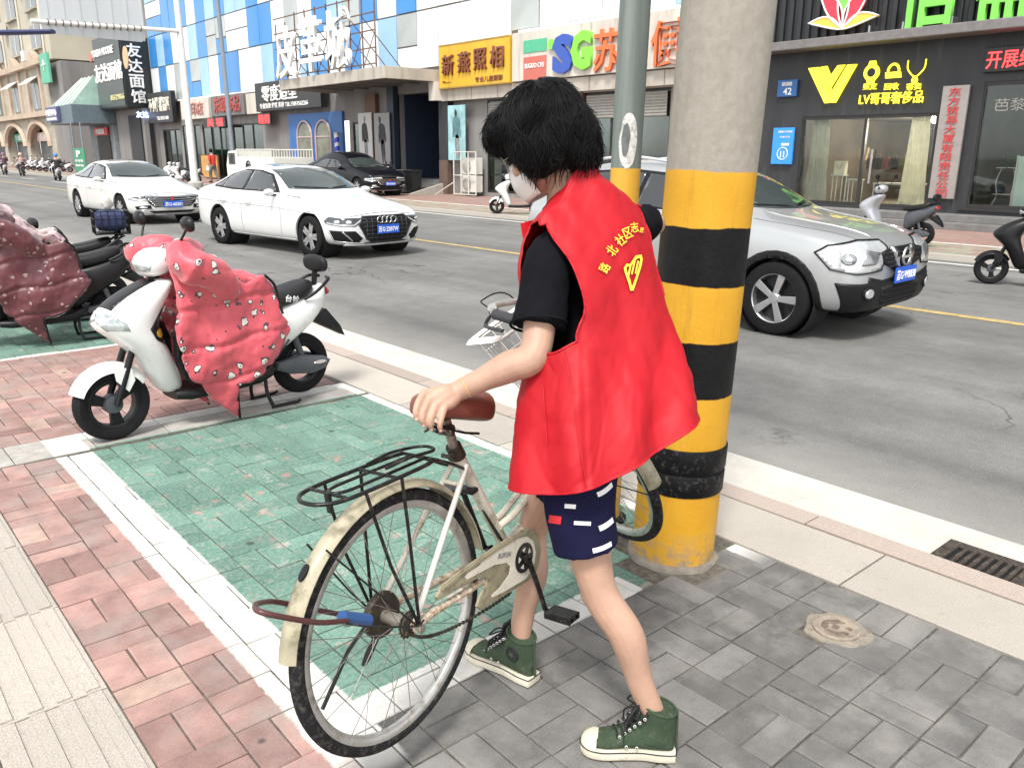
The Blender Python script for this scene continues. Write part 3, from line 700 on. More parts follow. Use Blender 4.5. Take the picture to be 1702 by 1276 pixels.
for k in range(5):
    y = 11.1 - k * .22; h = thing('handbag', ['brown', 'dark', 'red-brown', 'small black', 'olive'][k] + ' handbag on the dim back rail of the luxury shop', 'bag', (FX + 2.5, y, 1.2)); bm = bmesh.new(); prism(bm, [(y - .09, 1.5), (y + .09, 1.5), (y + .07, 1.2), (y - .07, 1.2)], FX + 2.4, FX + 2.5, 'YZ', .01)
    obj('bag_body', bm, mat('bag%d' % k, [(.16, .09, .05), (.03, .03, .03), (.2, .05, .04), (.01, .01, .01), (.1, .1, .04)][k], .5), h, True); obj('handle', tb([(FX + 2.45, y + .06 * cos(a), 1.5 + .1 * sin(a)) for a in [pi * q / 6 for q in range(7)]], .006, 5), WOODW, h, True)
lp = thing('ceiling_lamp', 'flat round ceiling lamp inside the luxury shop', 'lamp', (FX + 2.4, 9.3, 2.44)); bm = bmesh.new(); lathe(bm, [(.0, -.10), (.26, -.08), (.30, -.03), (.30, .04)], 'Z', 24, (FX + 2.4, 9.3, 2.44)); obj('shade', bm, mat('lamp_glow', (.9, .88, .8), .5, emit=1.2), lp, True, 40)
sl_ = bpy.data.lights.new('shop_lamp', 'POINT'); sl_.energy = 170; sl_.shadow_soft_size = .3; sl_.color = (1, .90, .74); so_ = bpy.data.objects.new('shop_lamp_light', sl_); COL.objects.link(so_); so_.location = (FX + 2.4, 9.3, 2.2)
dh = wbox(tb_, 'door_handle', FX - .04, FX - .01, 9.88, 9.84, .9, 1.7, STEEL)
# signs of the right building
vs_ = thing('shop_logo', 'glowing yellow double V sign with watch, bag and necklace icons', 'shop sign', (FX - .05, 10.6, 2.6))
def pt(px, py, X0=FX - .06): p = PX(px, py, X0); return (p.y, p.z)
def flat(par, pts, m, name, d=.05, X0=FX - .06): bm = bmesh.new(); prism(bm, [pt(*q, X0) for q in pts], X0 - d / 2, X0 + d / 2, 'YZ'); return obj(name, bm, m, par, True)
flat(vs_, [(1344, 114), (1361, 112), (1382, 150), (1380, 171), (1371, 172)], LEDY, 'logo_stroke'); flat(vs_, [(1364, 112), (1375, 110), (1381, 126), (1393, 109), (1405, 108), (1379, 150)], LEDY, 'logo_stroke'); flat(vs_, [(1409, 108), (1425, 107), (1389, 171), (1381, 171), (1384, 150)], LEDY, 'logo_stroke')
cw = pt(1449, 121); bm = bmesh.new(); prism(bm, ell(cw, .19, .19, 20), FX - .085, FX - .04, 'YZ'); obj('watch_face', bm, LEDY, vs_, True)
for s in (1, -1): bm = bmesh.new(); prism(bm, [(cw[0] - .10, cw[1] + s * .17), (cw[0] + .10, cw[1] + s * .17), (cw[0] + .07, cw[1] + s * .26), (cw[0] - .07, cw[1] + s * .26)], FX - .085, FX - .04, 'YZ'); obj('watch_strap', bm, LEDY, vs_, True)
bm = bmesh.new(); prism(bm, ell(cw, .10, .10, 16), FX - .092, FX - .086, 'YZ'); obj('watch_dial', bm, BLACK, vs_, True)
flat(vs_, [(1472, 121), (1497, 119), (1498, 129), (1472, 131)], LEDY, 'bag_icon'); obj('bag_icon_handle', tb([(FX - .06, pt(1485, 119)[0] + .13 * cos(a), pt(1485, 119)[1] + .16 * sin(a)) for a in [pi * q / 10 for q in range(11)]], .03, 6), LEDY, vs_, True)
nk = pt(1523, 112); obj('necklace_icon', tb(catmull([(FX - .06, nk[0] + dy, nk[1] + dz) for dy, dz in ((.20, .16), (.19, -.02), (.08, -.16), (0, -.2), (-.08, -.16), (-.19, -.02), (-.20, .16))], 4), .018, 6), LEDY, vs_, True)
bm = bmesh.new(); prism(bm, ell((nk[0], nk[1] - .28), .07, .075, 14), FX - .08, FX - .04, 'YZ'); obj('necklace_pendant', bm, LEDY, vs_, True)
for s, x in (('鉴定', 1446), ('回收', 1482), ('寄卖', 1519)): p = pt(x, 144); lettering(vs_, s, *p, .34, .15, FX - .06, LEDY, .03)
p = pt(1480, 163); lettering(vs_, 'LV哥哥奢侈品', *p, 1.52, .27, FX - .06, LEDY, .03, .006)
sign('house_number', 'blue enamel house number plate reading 42 by the dark corner', 'number plate', fr(1292, 134, 162, 1324, 19.9), 19.9, 19.98, mat('blue_enamel', (.02, .11, .32), .35, var=.08), [('42', .55, .68, .24, .17, WHTL, .01), ('建国路', .5, .25, .30, .10, WHTL, .01)])
bp = sign('blue_poster', 'bright blue poster with a white dining emblem beside the shop window', 'poster', fr(1283, 213, 273, 1317, 19.9), 19.9, 19.98, mat('poster_blue', (.03, .22, .60), .4, emit=.15, var=.06), [('温馨提示文明用餐', .6, .11, .42, .05, WHTL, .006), ('光盘行动', .6, .25, .30, .045, WHTL, .006)])
q = fr(1283, 213, 273, 1317, 19.9); wbox(bp, 'printed_bar', 19.888, 19.898, q[0] - .28, q[1] + .1, q[2] + .47, q[2] + .53, mat('print_cream', (.8, .75, .6), .6))
ce = ((q[0] + q[1]) / 2 - .03, q[2] + .27); bm = bmesh.new(); tube(bm, [(19.893, ce[0] + .15 * cos(a), ce[1] + .15 * sin(a)) for a in [2 * pi * k / 24 for k in range(24)]], .012, 5, closed=True); obj('emblem_ring', bm, WHTL, bp, True)
for dy in (-.045, .045): wbox(bp, 'emblem_spoon', 19.885, 19.898, ce[0] + dy - .012, ce[0] + dy + .012, ce[1] - .10, ce[1] + .06, WHTL)
vb = thing('vertical_signboard', 'tall silver vertical signboard with red company name between two shop windows', 'signboard', (19.8, 8.1, .6))
ya, yb, z0, z1 = 8.36, 7.80, .62, 3.05; wbox(vb, 'board', 19.86, 19.94, ya, yb, z0, z1, mat('silver_board', (.33, .30, .28), .45, .35, var=.12), .01)
REDL = mat('red_letter', (.55, .05, .05), .5, var=.1)
for k, ch in enumerate('东方贸易大厦有限责任公司'): lettering(vb, ch, (ya + yb) / 2, z1 - .13 - k * .198, .25, .175, 19.845, REDL, .015, .006)
li = thing('leaf_emblem', 'red, yellow and green leaf emblem above the dark ledge', 'emblem', (FX - .3, 11, 4.4))
Z = FX - .35
def leaf(a, b, w, m, c=None):
    A, B = V(pt(*a, Z)), V(pt(*b, Z)); d = (B - A); n = V((-d.y, d.x)).normalized(); cv = c or 0
    L = [A + d * t + n * (w * sin(pi * t) * (1 - .25 * t) + cv * sin(pi * t)) for t in [k / 8 for k in range(9)]]; Q = [A + d * t - n * (w * sin(pi * t) * (1 - .25 * t) - cv * sin(pi * t)) for t in [k / 8 for k in range(7, 0, -1)]]
    bm = bmesh.new(); prism(bm, [(p.x, p.y) for p in L + Q], Z - .04, Z + .04, 'YZ'); obj('leaf', bm, m, li, True)
    bm = bmesh.new(); tube(bm, [(Z - .045, p.x, p.y) for p in L + Q], .022, 5, closed=True); obj('leaf_rim', bm, WHTL, li, True)
LR = mat('leaf_red', (.62, .03, .05), .45, var=.1, emit=.25); LY_ = mat('leaf_yellow', (.75, .42, .06), .45, var=.15, emit=.25); LG = mat('leaf_green', (.20, .62, .09), .45, var=.1)
leaf((1401, 50), (1345, 40), .13, LY_, .10); leaf((1401, 50), (1462, 26), .13, LY_, -.10); leaf((1401, 47), (1364, -12), .20, LR, .06); leaf((1401, 47), (1448, -20), .20, LR, -.06); leaf((1401, 48), (1406, -40), .16, LG)
gl = thing('green_letters', 'big green raised characters standing on the dark ledge', 'lettering', (Z, 8, 4.4))
for k, ch in enumerate('信益'):
    p = pt(1545 + k * 125, -8, Z); lettering(gl, ch, p[0], p[1] + .12, 1.25, 1.6, Z, LG, .12, .02)
for px in (1445, 1500, 1580, 1690): p = pt(px, 52, Z); wbox(gl, 'bracket', Z - .02, FX - .02, p[0] - .02, p[0] + .02, 4.271, 4.45, STEEL)
rl = sign('led_sign', 'red dot-matrix scrolling sign above the right shop window', 'led sign', (7.6, 4.2, 3.28, 3.78), 19.9, 19.99, BLACK, [('开展维护', .2, .5, 1.25, .36, LEDR, .01, .0)])
lettering(tb_, '芭黎', 7.0, 2.62, .62, .26, FX + .05, mat('faded_letter', (.28, .27, .25), .6), .004, 0)
pb = thing('window_poster', 'pale mint blank board leaning inside the right shop window', 'board', (FX + .4, 5.8, .44)); wbox(pb, 'board', FX + .35, FX + .4, 6.75, 4.4, .45, 1.56, mat('mint_board', (.62, .74, .66), .6, var=.05)); wbox(pb, 'board_edge', FX + .335, FX + .415, 6.79, 6.752, .45, 1.58, WHF)
nt_ = sign('paper_notice', 'small cream paper notice on the right shop glass', 'notice', (6.3, 5.8, 2.0, 2.26), FX + .03, FX + .036, mat('notice_paper', (.68, .66, .46), .8))
ps = thing('plant_stand', 'white iron plant stand inside the right shop window', 'stand', (FX + .8, 7.1, .44))
for s in (-1, 1): obj('leg', tb(catmull([(FX + .8, 7.1 + s * .24, .44), (FX + .8, 7.1 + s * .15, .7), (FX + .8, 7.1 + s * .20, 1.0), (FX + .8, 7.1 + s * .12, 1.3)], 4), .014, 6), WHF, ps, True)
for z in (.72, 1.3): wbox(ps, 'shelf', FX + .68, FX + .92, 6.9, 7.3, z, z + .02, WHF)
LEAFM = mat('leaf_dark', (.05, .09, .03), .6, var=.5, scale=30); FLOW = mat('flower_red', (.35, .05, .05), .7, var=.4, scale=30)
def tuft(name, label, cat, c, r, n, ms, size, parent=None, group=None):
    bm = bmesh.new()
    for k in range(n):
        d = V((random.gauss(0, 1), random.gauss(0, 1), random.gauss(0, .8))); d = d.normalized() * r * random.random() ** .4; p = V(c) + d
        a = V((random.gauss(0, 1), random.gauss(0, 1), random.gauss(0, 1))).normalized(); b = a.cross(V((random.random(), 1, .3))).normalized(); s = size * random.uniform(.6, 1.3)
        f = bm.faces.new([bm.verts.new(p + q) for q in (a * s, b * s * .45, -a * s, -b * s * .45)]); f.material_index = random.randrange(len(ms)) if k % 3 == 0 else 0
    return tag(obj(name, bm, ms), label, cat, group)
tuft('potted_flower', 'red flowers on the white stand in the right shop window', 'plant', (FX + .8, 7.1, 1.45), .2, 160, [LEAFM, FLOW], .05)
# ---------------------------------------------------------------- the panel building and its shops
PW = mat('panel_white', (.74, .75, .75), .3, var=.08, scale=.7, dirt=(.50, .50, .46), dirt_amt=.15, streak=True); PB = mat('panel_blue', (.035, .23, .56), .25, var=.10, scale=.7); PP = mat('panel_pale', (.30, .50, .72), .25, var=.12, scale=.7); PG = mat('panel_grey', (.40, .43, .42), .25, var=.2, scale=.7)
MULL = mat('panel_frame', (.33, .30, .26), .5, .3, var=.2)
pbld = thing('panel_building', 'long building clad in blue and white panels above a row of shops', 'building', (FX, 36, 0))
holes = [(59.5, 56.2, .15, 3.0), (55.8, 52.8, .15, 3.2), (52.4, 48.4, .15, 3.2), (47.8, 43.8, .15, 3.1), (39.6, 34.6, .9, 3.0), (34.3, 32.9, .15, 2.9), (30.5, 27.3, .15, 3.9), (24.6, 20.0, .15, 3.45), (19.6, 16.1, .15, 3.45)]
wall_with(pbld, 60.3, 13.2, 0, 4.75, holes, GREYW)
wbox(pbld, 'backing_wall', FX + .02, FX + .4, 60.3, 13.2, 4.751, 15, MULL)
pm = bpy.data.meshes.new('panel'); bm = bxm((0, 0, 0), (.05, 1, 1)); bm.to_mesh(pm); bm.free()
PMS = {}
for m in (PW, PB, PP, PG): q = pm.copy(); q.materials.append(m); PMS[m.name] = q
rows = [4.78, 6.92, 8.86, 10.9, 13.0]; CW = 1.43; rs = random.Random(11)
def put_panel(y, w, z0, z1, m, ax=0):
    o = bpy.data.objects.new('panel', PMS[m.name]); COL.objects.link(o); o.parent = pbld; o.matrix_parent_inverse = wm(pbld).inverted()
    o.location = (FX - .03 + rs.uniform(-.008, .008), y, (z0 + z1) / 2); o.scale = (1, w - .05, z1 - z0 - .06); o.rotation_euler = (0, rs.gauss(0, .006), rs.gauss(0, .006))
for i in range(33):
    y = 13.2 + (i + .5) * CW
    if y > 60.2: break
    for j in range(4):
        z0, z1 = rows[j], rows[j + 1]
        if y < 22.7 and j == 0: z0 = 5.62
        far = y > 34.5; r = rs.random()
        m = (PB if r < .40 else PP if r < .58 else PG if r < .63 else PW) if far else (PB if r < .13 else PP if r < .20 else PG if r < .26 else PW)
        if 22.8 < y < 27 and j == 0: m = PW
        if rs.random() < .12 and z1 - z0 > 1.5:
            k = z0 + (z1 - z0) * rs.choice((.42, .55)); m2 = rs.choice((PW, PP, PG)) if m is PB else rs.choice((PB, PG, PW)); put_panel(y, CW, z0, k, m); put_panel(y, CW, k, z1, m2)
        else: put_panel(y, CW, z0, z1, m)
for (ya, yb, z) in ((60.3, 36.2, 4.74), (22.7, 13.2, 5.58)): wbox(pbld, 'drip_ledge', FX - .16, FX + .01, ya, yb, z - .06, z + .03, WHTL)
wbox(pbld, 'fascia', FX - .08, FX, 22.66, 13.3, 3.45, 3.88, BEIGE); wbox(pbld, 'fascia', FX - .35, FX - .081, 27.0, 13.3, 3.48, 3.9, BEIGE)
for k in range(9): wbox(pbld, 'fascia_seam', FX - .358, FX - .351, 26.6 - k * 1.5, 26.57 - k * 1.5, 3.49, 3.89, GREYW)
for h in holes[:4]: shop(pbld, *h, 2.5, INT, 2)
shop(pbld, *holes[5], 2.5, INT, 1); shop(pbld, *holes[7], 2.2, INT, 2); shop(pbld, *holes[8], 2.2, INT, 2)
# lined dark entrance under the canopy
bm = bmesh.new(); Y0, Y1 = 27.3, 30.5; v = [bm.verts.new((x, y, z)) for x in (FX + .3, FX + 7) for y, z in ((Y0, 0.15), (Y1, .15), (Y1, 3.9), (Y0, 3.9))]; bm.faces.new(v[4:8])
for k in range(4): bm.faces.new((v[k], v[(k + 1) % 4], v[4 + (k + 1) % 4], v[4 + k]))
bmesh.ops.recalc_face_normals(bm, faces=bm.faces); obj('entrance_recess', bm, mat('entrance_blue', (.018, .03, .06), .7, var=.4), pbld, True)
for k in range(4): wbox(pbld, 'entrance_step', FX - 1.0 + k * .32, FX + 2, 27.2, 30.4, .004 + k * .13, .134 + k * .13, mat('step_stone', (.16, .155, .15), .7))
bm = bmesh.new(); prism(bm, [(18.0, .005), (20.6, .005), (20.6, .62)], 27.0, 27.19, 'XZ'); obj('ramp_cheek', bm, mat('ramp_concrete', (.36, .33, .29), .85), pbld, True)
SHUT = mat('roller_shutter', (.34, .33, .30), .5, .4, var=.15)
for (ya, yb, z0) in ((24.5, 20.1, 2.35), (19.5, 16.2, 2.65)):
    n = int((3.4 - z0) / .09); bm = bmesh.new(); prof = []
    for k in range(n):
        z = z0 + k * .09; prof += [(FX - .02, z), (FX - .045, z + .03), (FX - .045, z + .06), (FX - .02, z + .085)]
    A = [bm.verts.new((x, ya, z)) for x, z in prof]; B = [bm.verts.new((x, yb, z)) for x, z in prof]
    for k in range(len(A) - 1): bm.faces.new((A[k], A[k + 1], B[k + 1], B[k]))
    obj('roller_shutter', bm, SHUT, pbld, True)
wbox(pbld, 'pillar', FX - .12, FX + .05, 20.0, 19.6, 0, 3.45, WOODW); wbox(pbld, 'pillar', FX - .3, FX + .05, 27.25, 26.7, 0, 1.3, mat('brown_stone', (.13, .085, .065), .6, var=.3, scale=6)); wbox(pbld, 'pillar', FX - .28, FX + .05, 27.25, 26.65, 1.301, 3.9, DKGREY)
wbox(pbld, 'pillar', FX - .25, FX + .05, 31.0, 30.5, 0, 4.4, mat('blue_black', (.02, .03, .05), .5)); wbox(pbld, 'pillar', FX - .2, FX + .05, 32.85, 32.0, 0, 4.0, WOODW)
# canopy over the entrance
ca = thing('entrance_canopy', 'beige metal canopy jutting out over the dark entrance', 'canopy', (18.6, 31, 4.2))
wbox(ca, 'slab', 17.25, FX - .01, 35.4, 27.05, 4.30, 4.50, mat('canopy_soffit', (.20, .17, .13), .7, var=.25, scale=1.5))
wbox(ca, 'front_fascia', 17.13, 17.249, 35.5, 26.95, 4.18, 4.60, BEIGE, .01); wbox(ca, 'side_fascia', 17.251, FX - .36, 27.049, 26.95, 4.18, 4.60, BEIGE, .01); wbox(ca, 'side_fascia', 17.251, FX - .01, 35.5, 35.401, 4.18, 4.60, BEIGE, .01)
for k in range(6): wbox(ca, 'soffit_rib', 17.26, FX - .02, 34.2 - k * 1.3, 34.12 - k * 1.3, 4.22, 4.299, GREYW)
wbox(ca, 'corner_post', 19.3, 19.64, 27.3, 26.9, 3.5, 4.179, CREAM)
# white rooftop characters on their steel lattice
rt = thing('rooftop_letters', 'white raised characters on a rusty steel lattice above the canopy', 'rooftop sign', (17.3, 32, 4.6)); RUST = mat('rusty_steel', (.20, .12, .085), .7, .4, var=.35, scale=6)
for k, (ch, px, py, w, h) in enumerate((('皮', 497, 76, 1.9, 2.05), ('革', 543, 62, 1.9, 2.05), ('城', 580, 53, 1.9, 2.15))):
    p = PX(px, py + 6, 17.1); lettering(rt, ch, 34.4 - k * 2.2, p.z - .05, w, h, 17.0, WHTL, .12, .010)
for k in range(10): wbox(rt, 'lattice_post', 17.3, 17.34, 35.9 - k * .9 - .02, 35.9 - k * .9 + .02, 4.6, 7.2 if k > 1 else 6.9, RUST)
for z in (4.75, 5.3, 5.9, 6.5, 7.1): wbox(rt, 'lattice_rail', 17.26, 17.30, 36.0, 27.8, z - .02, z + .02, RUST)
for k in range(9): obj('lattice_brace', tb([(17.36, 35.9 - k * .9, 6.4), (19.0, 35.7 - k * .9, 4.6)], .02, 5), RUST, rt, True); obj('lattice_diagonal', tb([(17.33, 35.9 - k * .9, 4.7), (17.33, 35.0 - k * .9, 5.9)], .016, 5), RUST, rt, True)
# signs
BRL = mat('brown_letter', (.20, .06, .03), .5, var=.1)
sign('photo_shop_sign', 'yellow shop sign with four brown characters beside the convenience store sign', 'shop sign', (26.86, 22.78, 3.9, 5.45), 19.5, 19.9, mat('sign_yellow', (.68, .40, .03), .5, var=.12, scale=1.2, dirt=(.45, .25, .03), dirt_amt=.3, streak=True), [('新', .15, .47, .72, .72, BRL, .08), ('燕', .39, .45, .72, .72, BRL, .08), ('照', .62, .43, .72, .72, BRL, .08), ('相', .85, .42, .72, .72, BRL, .08), ('专业儿童摄影', .73, .86, 1.55, .19, BRL, .02), ('L', .12, .84, .5, .06, BRL, .02)], mat('sign_trim', (.35, .22, .05), .5))
sgm = sign('convenience_store_sign', 'long cream store sign with blue S, green G and orange characters', 'shop sign', (22.7, 14.6, 3.93, 5.47), 19.55, 19.9, CREAM, [])
def on(u, v): return 22.7 + (14.6 - 22.7) * u, 5.47 - 1.54 * v
SBL = mat('letter_blue', (.035, .09, .40), .4, var=.06); SGR = mat('letter_green', (.22, .62, .06), .4, var=.06); ORA = mat('letter_orange', (.70, .16, .05), .45, var=.08)
def sgp(px, py): p = PX(px, py, 19.5); return p.y, p.z
a = sgp(869, 63); b = sgp(907, 84); wbox(sgm, 'green_block', 19.53, 19.548, a[0], b[0], b[1], a[1] - .1, mat('block_green', (.08, .42, .24), .5, var=.1)); a = sgp(869, 96); b = sgp(906, 128); wbox(sgm, 'red_block', 19.53, 19.548, a[0], b[0], b[1] - .05, a[1], mat('block_red', (.52, .14, .11), .5, var=.1))
lettering(sgm, 'SUGUO CVS', *sgp(887, 109), .95, .15, 19.52, WHTL, .02); lettering(sgm, 'S', *sgp(936, 90), .92, 1.18, 19.5, SBL, .12, .06); lettering(sgm, 'G', *sgp(967, 84), .88, 1.15, 19.5, SGR, .12, .06)
bm = bmesh.new(); c = sgp(917, 74); prism(bm, ell(c, .14, .16, 16), 19.46, 19.53, 'YZ'); obj('green_dot', bm, SGR, sgm, True)
for ch, px, py in (('苏', 1008, 84), ('果', 1054, 78), ('便', 1106, 72)): lettering(sgm, ch, *sgp(px, py), 1.0, 1.22, 19.5, ORA, .10, .010)
lettering(sgm, '利', 15.1, 4.72, 1.0, 1.22, 19.5, ORA, .10, .010)
sign('salon_sign', 'black hair salon sign with white brush characters and phone line', 'shop sign', (43.1, 36.05, 3.6, 5.0), 19.4, 19.7, BLACK, [('零度造型', .40, .40, 3.9, .78, WHTL, .05, .012), ('专业烫染 护发 美容 TEL.13051562266', .45, .82, 5.3, .26, WHTL, .03)])
sign('salon_led_sign', 'small red lit sign hanging under the black salon sign', 'led sign', (43.2, 41.7, 2.95, 3.52), 19.5, 19.6, BLACK, [('精剪', .5, .5, 1.3, .45, LEDR, .01, 0)])
sign('accessory_shop_sign', 'weathered shop sign with red characters below the blue panels', 'shop sign', (49.6, 45.1, 3.55, 4.66), 19.6, 19.8, mat('dull_board', (.16, .155, .15), .6, var=.2), [('东颐饰品', .5, .45, 3.6, .9, mat('dull_red', (.42, .07, .06), .5, var=.1), .05, .012)])
sign('print_shop_sign', 'faded cream sign with pale red characters behind the white lamp pole', 'shop sign', (54.6, 50.1, 3.5, 4.66), 19.6, 19.8, CREAM, [('彩印店', .5, .5, 3.0, .75, mat('faded_red', (.40, .16, .14), .6), .05, .012)])
sign('blank_fascia_board', 'bare cream fascia board left of the black salon sign', 'board', (45.0, 43.2, 3.55, 4.6), 19.7, 19.85, CREAM)
sign('red_led_sign', 'red lit sign reading two characters beside the grey pole', 'led sign', (51.0, 47.7, 2.95, 3.5), 19.55, 19.65, BLACK, [('美 福', .55, .5, 2.3, .45, LEDR, .01, 0)])
sign('noodle_side_sign', 'dark sign board with white characters next to the noodle shop tower', 'shop sign', (60.2, 55.6, 3.4, 5.3), 19.4, 19.7, BLACK, [('不小样 甜品屋', .5, .4, 3.9, .9, mat('ivory_letter', (.72, .70, .6), .5), .05, .02), ('TEL 85521688', .6, .85, 2.2, .22, WHTL, .02)])
# salon front with arched windows
sf = thing('hair_salon', 'blue painted salon front with two arched windows', 'shopfront', (FX - .2, 37, 0)); BLP = mat('blue_paint', (.03, .13, .36), .5, var=.15)
wbox(sf, 'blue_panel', FX - .14, FX - .02, 40.4, 35.0, .1, 3.4, BLP)
PNK = mat('pink_frame', (.50, .36, .34), .5, var=.1)
for k in range(2):
    yc = 38.7 - k * 1.9; pts = [(yc - .75, .75)] + [(yc - .75 * cos(a), 2.3 + .75 * sin(a)) for a in [pi * q / 10 for q in range(11)]] + [(yc + .75, .75)]
    w_ = bmesh.new(); prism(w_, [(yc + (p[0] - yc) * .9, 1.5 + (p[1] - 1.5) * .93) for p in pts], FX - .168, FX - .142, 'YZ'); wo = obj('window', w_, mat('salon_glass', (.19, .20, .14), .15, var=.5, scale=2), sf, True)
    obj('window_frame', tb([(FX - .18, *p) for p in pts + [pts[0]]], .05, 6), PNK, wo, True); wbox(wo, 'glazing_bar', FX - .20, FX - .169, yc - .72, yc + .72, 2.27, 2.33, PNK)
bpz = thing('barber_pole', 'blue and white striped barber pole on the salon front', 'barber pole', (FX - .35, 35.2, 1.0))
def barber():
    t = NT('barber_stripes'); P, X, Y, Z = t.pos(); w = t.math('FRACT', t.math('ADD', t.math('MULTIPLY', Z, 2.6), t.math('MULTIPLY', Y, 1.4)))
    t.l(t.mix(t.math('GREATER_THAN', w, .42), (.75, .75, .75), (.03, .05, .55)), t.b.inputs['Base Color']); t.b.inputs['Roughness'].default_value = .2; return t.m
bm = bmesh.new(); lathe(bm, [(.11, .95), (.11, 2.35)], 'Z', 18, (FX - .35, 35.2, 0)); obj('stripe_tube', bm, barber(), bpz, True, 60)
for z in (.85, 2.35): bm = bmesh.new(); lathe(bm, [(.13, z), (.13, z + .1)], 'Z', 18, (FX - .35, 35.2, 0)); obj('cap', bm, STEEL, bpz, True, 40)
# fashion posters beside the entrance: a plain standing figure printed on each
def figure_poster(name, label, rect, x0, bg, inks, seed):
    t = sign(name, label, 'poster', rect, x0, x0 + .06, bg); ya, yb, z0, z1 = rect; yc = (ya + yb) / 2; w = abs(ya - yb); h = z1 - z0; r = random.Random(seed)
    for (pl, m) in (([(-.06, .92), (.06, .92), (.09, .86), (.05, .80), (-.05, .80), (-.09, .86)], 0), ([(-.22, .76), (.22, .76), (.30, .45), (.20, .44), (.16, .60), (.14, .42), (-.14, .42), (-.16, .60), (-.20, .44), (-.30, .45)], 1), ([(-.14, .43), (.14, .43), (.12, .05), (.03, .05), (.0, .35), (-.04, .05), (-.13, .05)], 2)):
        sh = r.uniform(-.05, .05); pp = catmull([(u, v, 0) for u, v in pl], 5, closed=True); bm = bmesh.new(); prism(bm, [(yc + w * (q.x * .8 + sh + (q.y - .5) * .12 * r.choice((1, 1)) + .035 * noise.noise(q * 9 + V((seed, 0, 0)))), z0 + h * (q.y + .025 * noise.noise(q * 11 + V((0, seed, 0))))) for q in pp], x0 - .006, x0 - .001, 'YZ'); obj('printed_figure', bm, inks[m], t, True)
INK = mat('ink_black', (.03, .03, .032), .6, var=.5, scale=5); INKG = mat('ink_grey', (.22, .22, .22), .6, var=.5, scale=5)
figure_poster('fashion_poster', 'light poster of a crouching figure right of the salon door', (33.3, 32.2, 1.15, 3.25), FX - .3, mat('poster_pale', (.55, .55, .53), .5, var=.1), (INKG, INK, INKG), 1)
figure_poster('fashion_poster', 'grey poster of a figure in dark clothes on the entrance pillar', (31.9, 30.7, 1.1, 3.2), FX - .36, mat('poster_grey', (.30, .30, .29), .5, var=.1), (INK, INK, INK), 2)
figure_poster('teal_poster', 'teal and white poster on the pillar below the yellow sign', (26.5, 25.45, 1.3, 3.3), FX - .4, mat('poster_teal', (.30, .52, .54), .5, var=.5, scale=1.3), (INK, mat('ink_teal', (.10, .20, .22), .6, var=.5, scale=4), INKG), 3)
# outdoor air-conditioning units in a white cage
for k, (lb, z) in enumerate((('white air conditioner unit at the bottom of the wall cage', .15), ('white air conditioner unit stacked on top in the wall cage', .80))):
    ac = thing('air_conditioner', lb, 'air conditioner', (19.6, 25.0, z)); wbox(ac, 'case', 19.42, 19.78, 25.45, 24.6, z, z + .6, mat('ac_white', (.62, .60, .55), .5, var=.1), .02)
    bm = bmesh.new(); lathe(bm, [(.22, -.01), (.24, .0), (.22, .02), (.0, .03)], 'X', 24, (19.40, 25.1, z + .3)); obj('fan_grille', bm, mat('ac_grille', (.35, .34, .31), .5), ac, True, 40)
cg = thing('wall_cage', 'white painted bar cage around the outdoor air conditioners', 'cage', (19.6, 25, 0))
for y in (25.75, 25.3, 24.85, 24.4): wbox(cg, 'upright', 19.28, 19.31, y - .02, y + .02, .06, 1.62, WHF)
for z in (.06, .75, 1.6): wbox(cg, 'rail', 19.275, 19.315, 25.77, 24.38, z, z + .03, WHF); wbox(cg, 'side_rail', 19.316, 19.95, 25.77, 25.74, z, z + .03, WHF)
obj('strut', tb([(19.3, 25.78, .5), (19.0, 26.6, .01)], .02, 5), WHF, cg, True)
# bins at the entrance
for k, (y, m, lb) in enumerate(((28.2, mat('bin_grey', (.06, .065, .065), .6), 'dark grey wheeled bin with white recycling mark by the entrance'), (27.6, BLACK, 'black wheeled bin right of the marked bin'))):
    b = thing('litter_bin', lb, 'bin', (18.7, y, 0)); bm = bmesh.new()
    loft(bm, [[(18.7 + sx * s, y + sy * s, z) for sx, sy in ((-1, -1), (1, -1), (1, 1), (-1, 1))] for s, z in ((.20, .06), (.24, .85), (.25, .87))]); obj('bin_body', bm, m, b, True); wbox(b, 'lid', 18.43, 18.97, y - .27, y + .27, .871, .93, m, .02)
    for s in (-1, 1): bm = bmesh.new(); lathe(bm, [(.08, -.03), (.08, .03)], 'Y', 12, (18.9, y + s * .2, .08)); obj('wheel', bm, BLACK, b, True)
    if k == 0: lettering(b, '♻', y, .5, .2, .2, 18.46, WHTL, .01, 0); lettering(b, '其他垃圾', y, .3, .22, .05, 18.47, WHTL, .01, 0)
